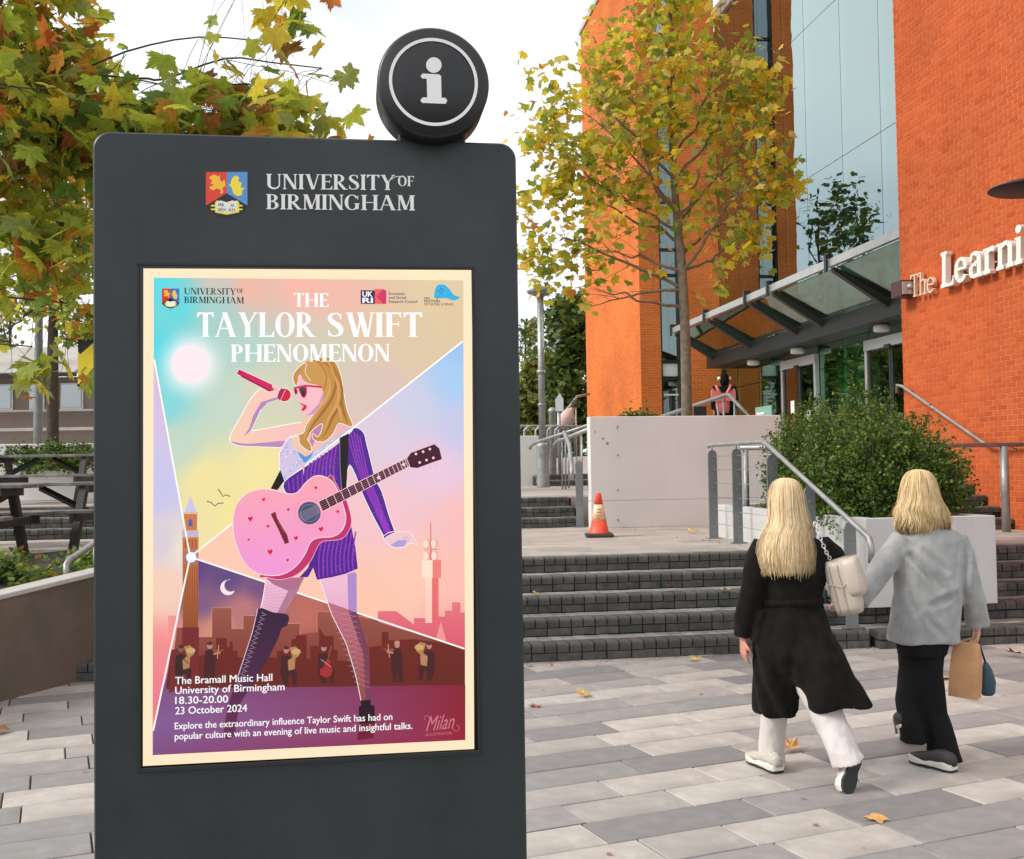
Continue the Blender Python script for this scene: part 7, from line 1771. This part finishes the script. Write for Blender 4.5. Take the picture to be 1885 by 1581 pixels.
lofted(mb, [(c1.x, c1.y, c1.z-.10, .028, .022), (c1.x+.002, c1.y, c1.z-.085, .042, .03), (c1.x+.004, c1.y, c1.z-.02, .046, .034), (c1.x, c1.y, c1.z+.05, .030, .022), (c1.x-.006, c1.y, c1.z+.09, .012, .01)], 14); child('body', mb, M['blue_bag'], bb)
mb = MB(); mb.tube([(c1.x-.006, c1.y, c1.z+.085), p(1806, 1195, .05), p(1800, 1172, .04)], .006, 6); child('strap', mb, M['blackmatt'], bb)

# ---- person with pink bows by the entrance ---------------------------------------------
Y3 = 24.5
p = lambda x, y, dy=0: YP(x, y, Y3+dy)
w3 = thing('person', Vector((p(1333, 765).x, Y3, 2.1)), 'distant black-haired person with a pink bow bag near the entrance canopy', 'person')
mb = MB(); hc = p(1333, 697); head_body(mb, hc, 1.1); bx3 = hc.x
lofted(mb, [(bx3, Y3, hc.z-.24, .06, .06), (bx3, Y3, hc.z-.10, .055, .06)]); lofted(mb, [(bx3, Y3, 2.95, .17, .13), (bx3, Y3, 3.2, .15, .11), (bx3, Y3, 3.45, .19, .11), (bx3, Y3, hc.z-.19, .07, .06)])
for s_ in (-1, 1):
    mb.tube([(bx3+s_*.18, Y3, 3.44), (bx3+s_*.24, Y3+.02, 3.15), (bx3+s_*.22, Y3+.12, 2.92)], [.06, .05, .035], 10); mb.tube([(bx3+s_*.09, Y3, 2.98), (bx3+s_*.10, Y3+.02, 2.55), (bx3+s_*.10, Y3, 2.14)], [.09, .065, .045], 10)
    finger_hand(mb, (bx3+s_*.22, Y3+.12, 2.92), (0, .3, -1), (s_, 0, 0), .17, .5, s_)
pmesh('body', remesh(mb, 'body', .016, 2), M['skin'], w3)
mb = MB(); lofted(mb, [(bx3, Y3, 2.70, .25, .19), (bx3, Y3, 2.95, .22, .17), (bx3, Y3, 3.2, .20, .15), (bx3, Y3, 3.45, .23, .14), (bx3, Y3, hc.z-.17, .09, .08)])
for s_ in (-1, 1): mb.tube([(bx3+s_*.18, Y3, 3.46), (bx3+s_*.25, Y3+.02, 3.15), (bx3+s_*.23, Y3+.12, 2.95)], [.085, .07, .06], 10); mb.tube([(bx3+s_*.10, Y3, 2.95), (bx3+s_*.11, Y3+.02, 2.55), (bx3+s_*.11, Y3, 2.16)], [.12, .09, .07], 10)
pmesh('clothes', remesh(mb, 'clothes', .018, 3), M['coat_black'], w3)
mb = MB(); lofted(mb, [(bx3, Y3-.02, hc.z-.20, .06, .04), (bx3, Y3-.02, hc.z-.05, .11, .12), (bx3, Y3-.02, hc.z+.06, .10, .12), (bx3, Y3-.02, hc.z+.13, .05, .06), (bx3, Y3-.02, hc.z+.17, .055, .055), (bx3, Y3-.02, hc.z+.22, .02, .02)]); child('hair', mb, M['coat_black'], w3)
mb = MB()
for q in (-1, 1): mb.tube([hc+Vector((q*.11, -.02, -.03)), hc+Vector((q*.11, -.02, .04))], .045, 10)
child('headphones', mb, M['lampwhite'], w3)
bw = thing('pink_bow_bag', Vector((bx3, Y3-.25, 2.95)), 'pink backpack with big bow wings on the distant person back', 'backpack')
mb = MB(); zc = p(1326, 735).z; xc = p(1326, 735).x
lofted(mb, [(xc, Y3-.28, zc-.32, .13, .07), (xc, Y3-.28, zc-.15, .16, .09), (xc, Y3-.28, zc+.05, .14, .09), (xc, Y3-.28, zc+.12, .05, .05)]); child('pack', mb, M['pink'], bw)
for q in (-1, 1):
    mb = MB(); mb.loft([[Vector((xc+q*u_, Y3-.36+.0*k, zc+z_)) + Vector((0, dy, 0)) for (dy, z_) in ((-.03, lo), (.03, lo), (.03, hi), (-.03, hi))] for k, (u_, lo, hi) in enumerate(((.0, -.04, .06), (.12, -.06, .12), (.24, -.06, .22), (.27, .0, .16)))], sm=False); child('bow_loop', mb, M['pink'], bw)
    mb = MB(); mb.tube([(xc, Y3-.38, zc), (xc+q*.12, Y3-.39, zc+.18), (xc+q*.17, Y3-.38, zc+.30)], [.02, .04, .02], 6); child('ribbon', mb, M['pink'], bw)
# seated person far behind
Y4 = 32.
p = lambda x, y, dy=0: YP(x, y, Y4+dy)
w4 = thing('person', Vector((p(1047, 790).x, Y4, 1.8)), 'distant person in a pale top sitting bent over behind the cycle racks', 'person')
mb = MB(); mb.tube([p(1036, 790), p(1040, 770), p(1050, 758), p(1054, 752)], [.18, .17, .14, .06], 12); hq = p(1058, 745); lofted(mb, [(hq.x, Y4, hq.z-.12, .05, .06), (hq.x, Y4, hq.z-.05, .09, .10), (hq.x, Y4, hq.z+.05, .09, .10), (hq.x, Y4, hq.z+.12, .04, .05)])
mb.tube([p(1050, 760), p(1056, 775), p(1050, 782)], [.06, .05, .04], 8); mb.tube([p(1036, 790), p(1052, 786), p(1054, 800)], [.11, .09, .06], 8)
pmesh('body', remesh(mb, 'body', .02, 3), M['skin'], w4)
mb = MB(); mb.tube([p(1037, 788), p(1041, 770), p(1050, 759)], [.21, .21, .17], 12); mb.tube([p(1050, 760), p(1056, 774)], [.08, .07], 8); child('top', mb, M['palepink'], w4)
mb = MB(); mb.tube([p(1036, 792), p(1052, 787), p(1054, 802)], [.14, .11, .08], 8); child('trousers', mb, M['coat_black'], w4)
mb = MB(); lofted(mb, [(hq.x, Y4-.02, hq.z-.08, .10, .11), (hq.x, Y4-.02, hq.z+.06, .105, .115), (hq.x, Y4-.02, hq.z+.14, .05, .06)]); child('hair', mb, M['barkdark'], w4)
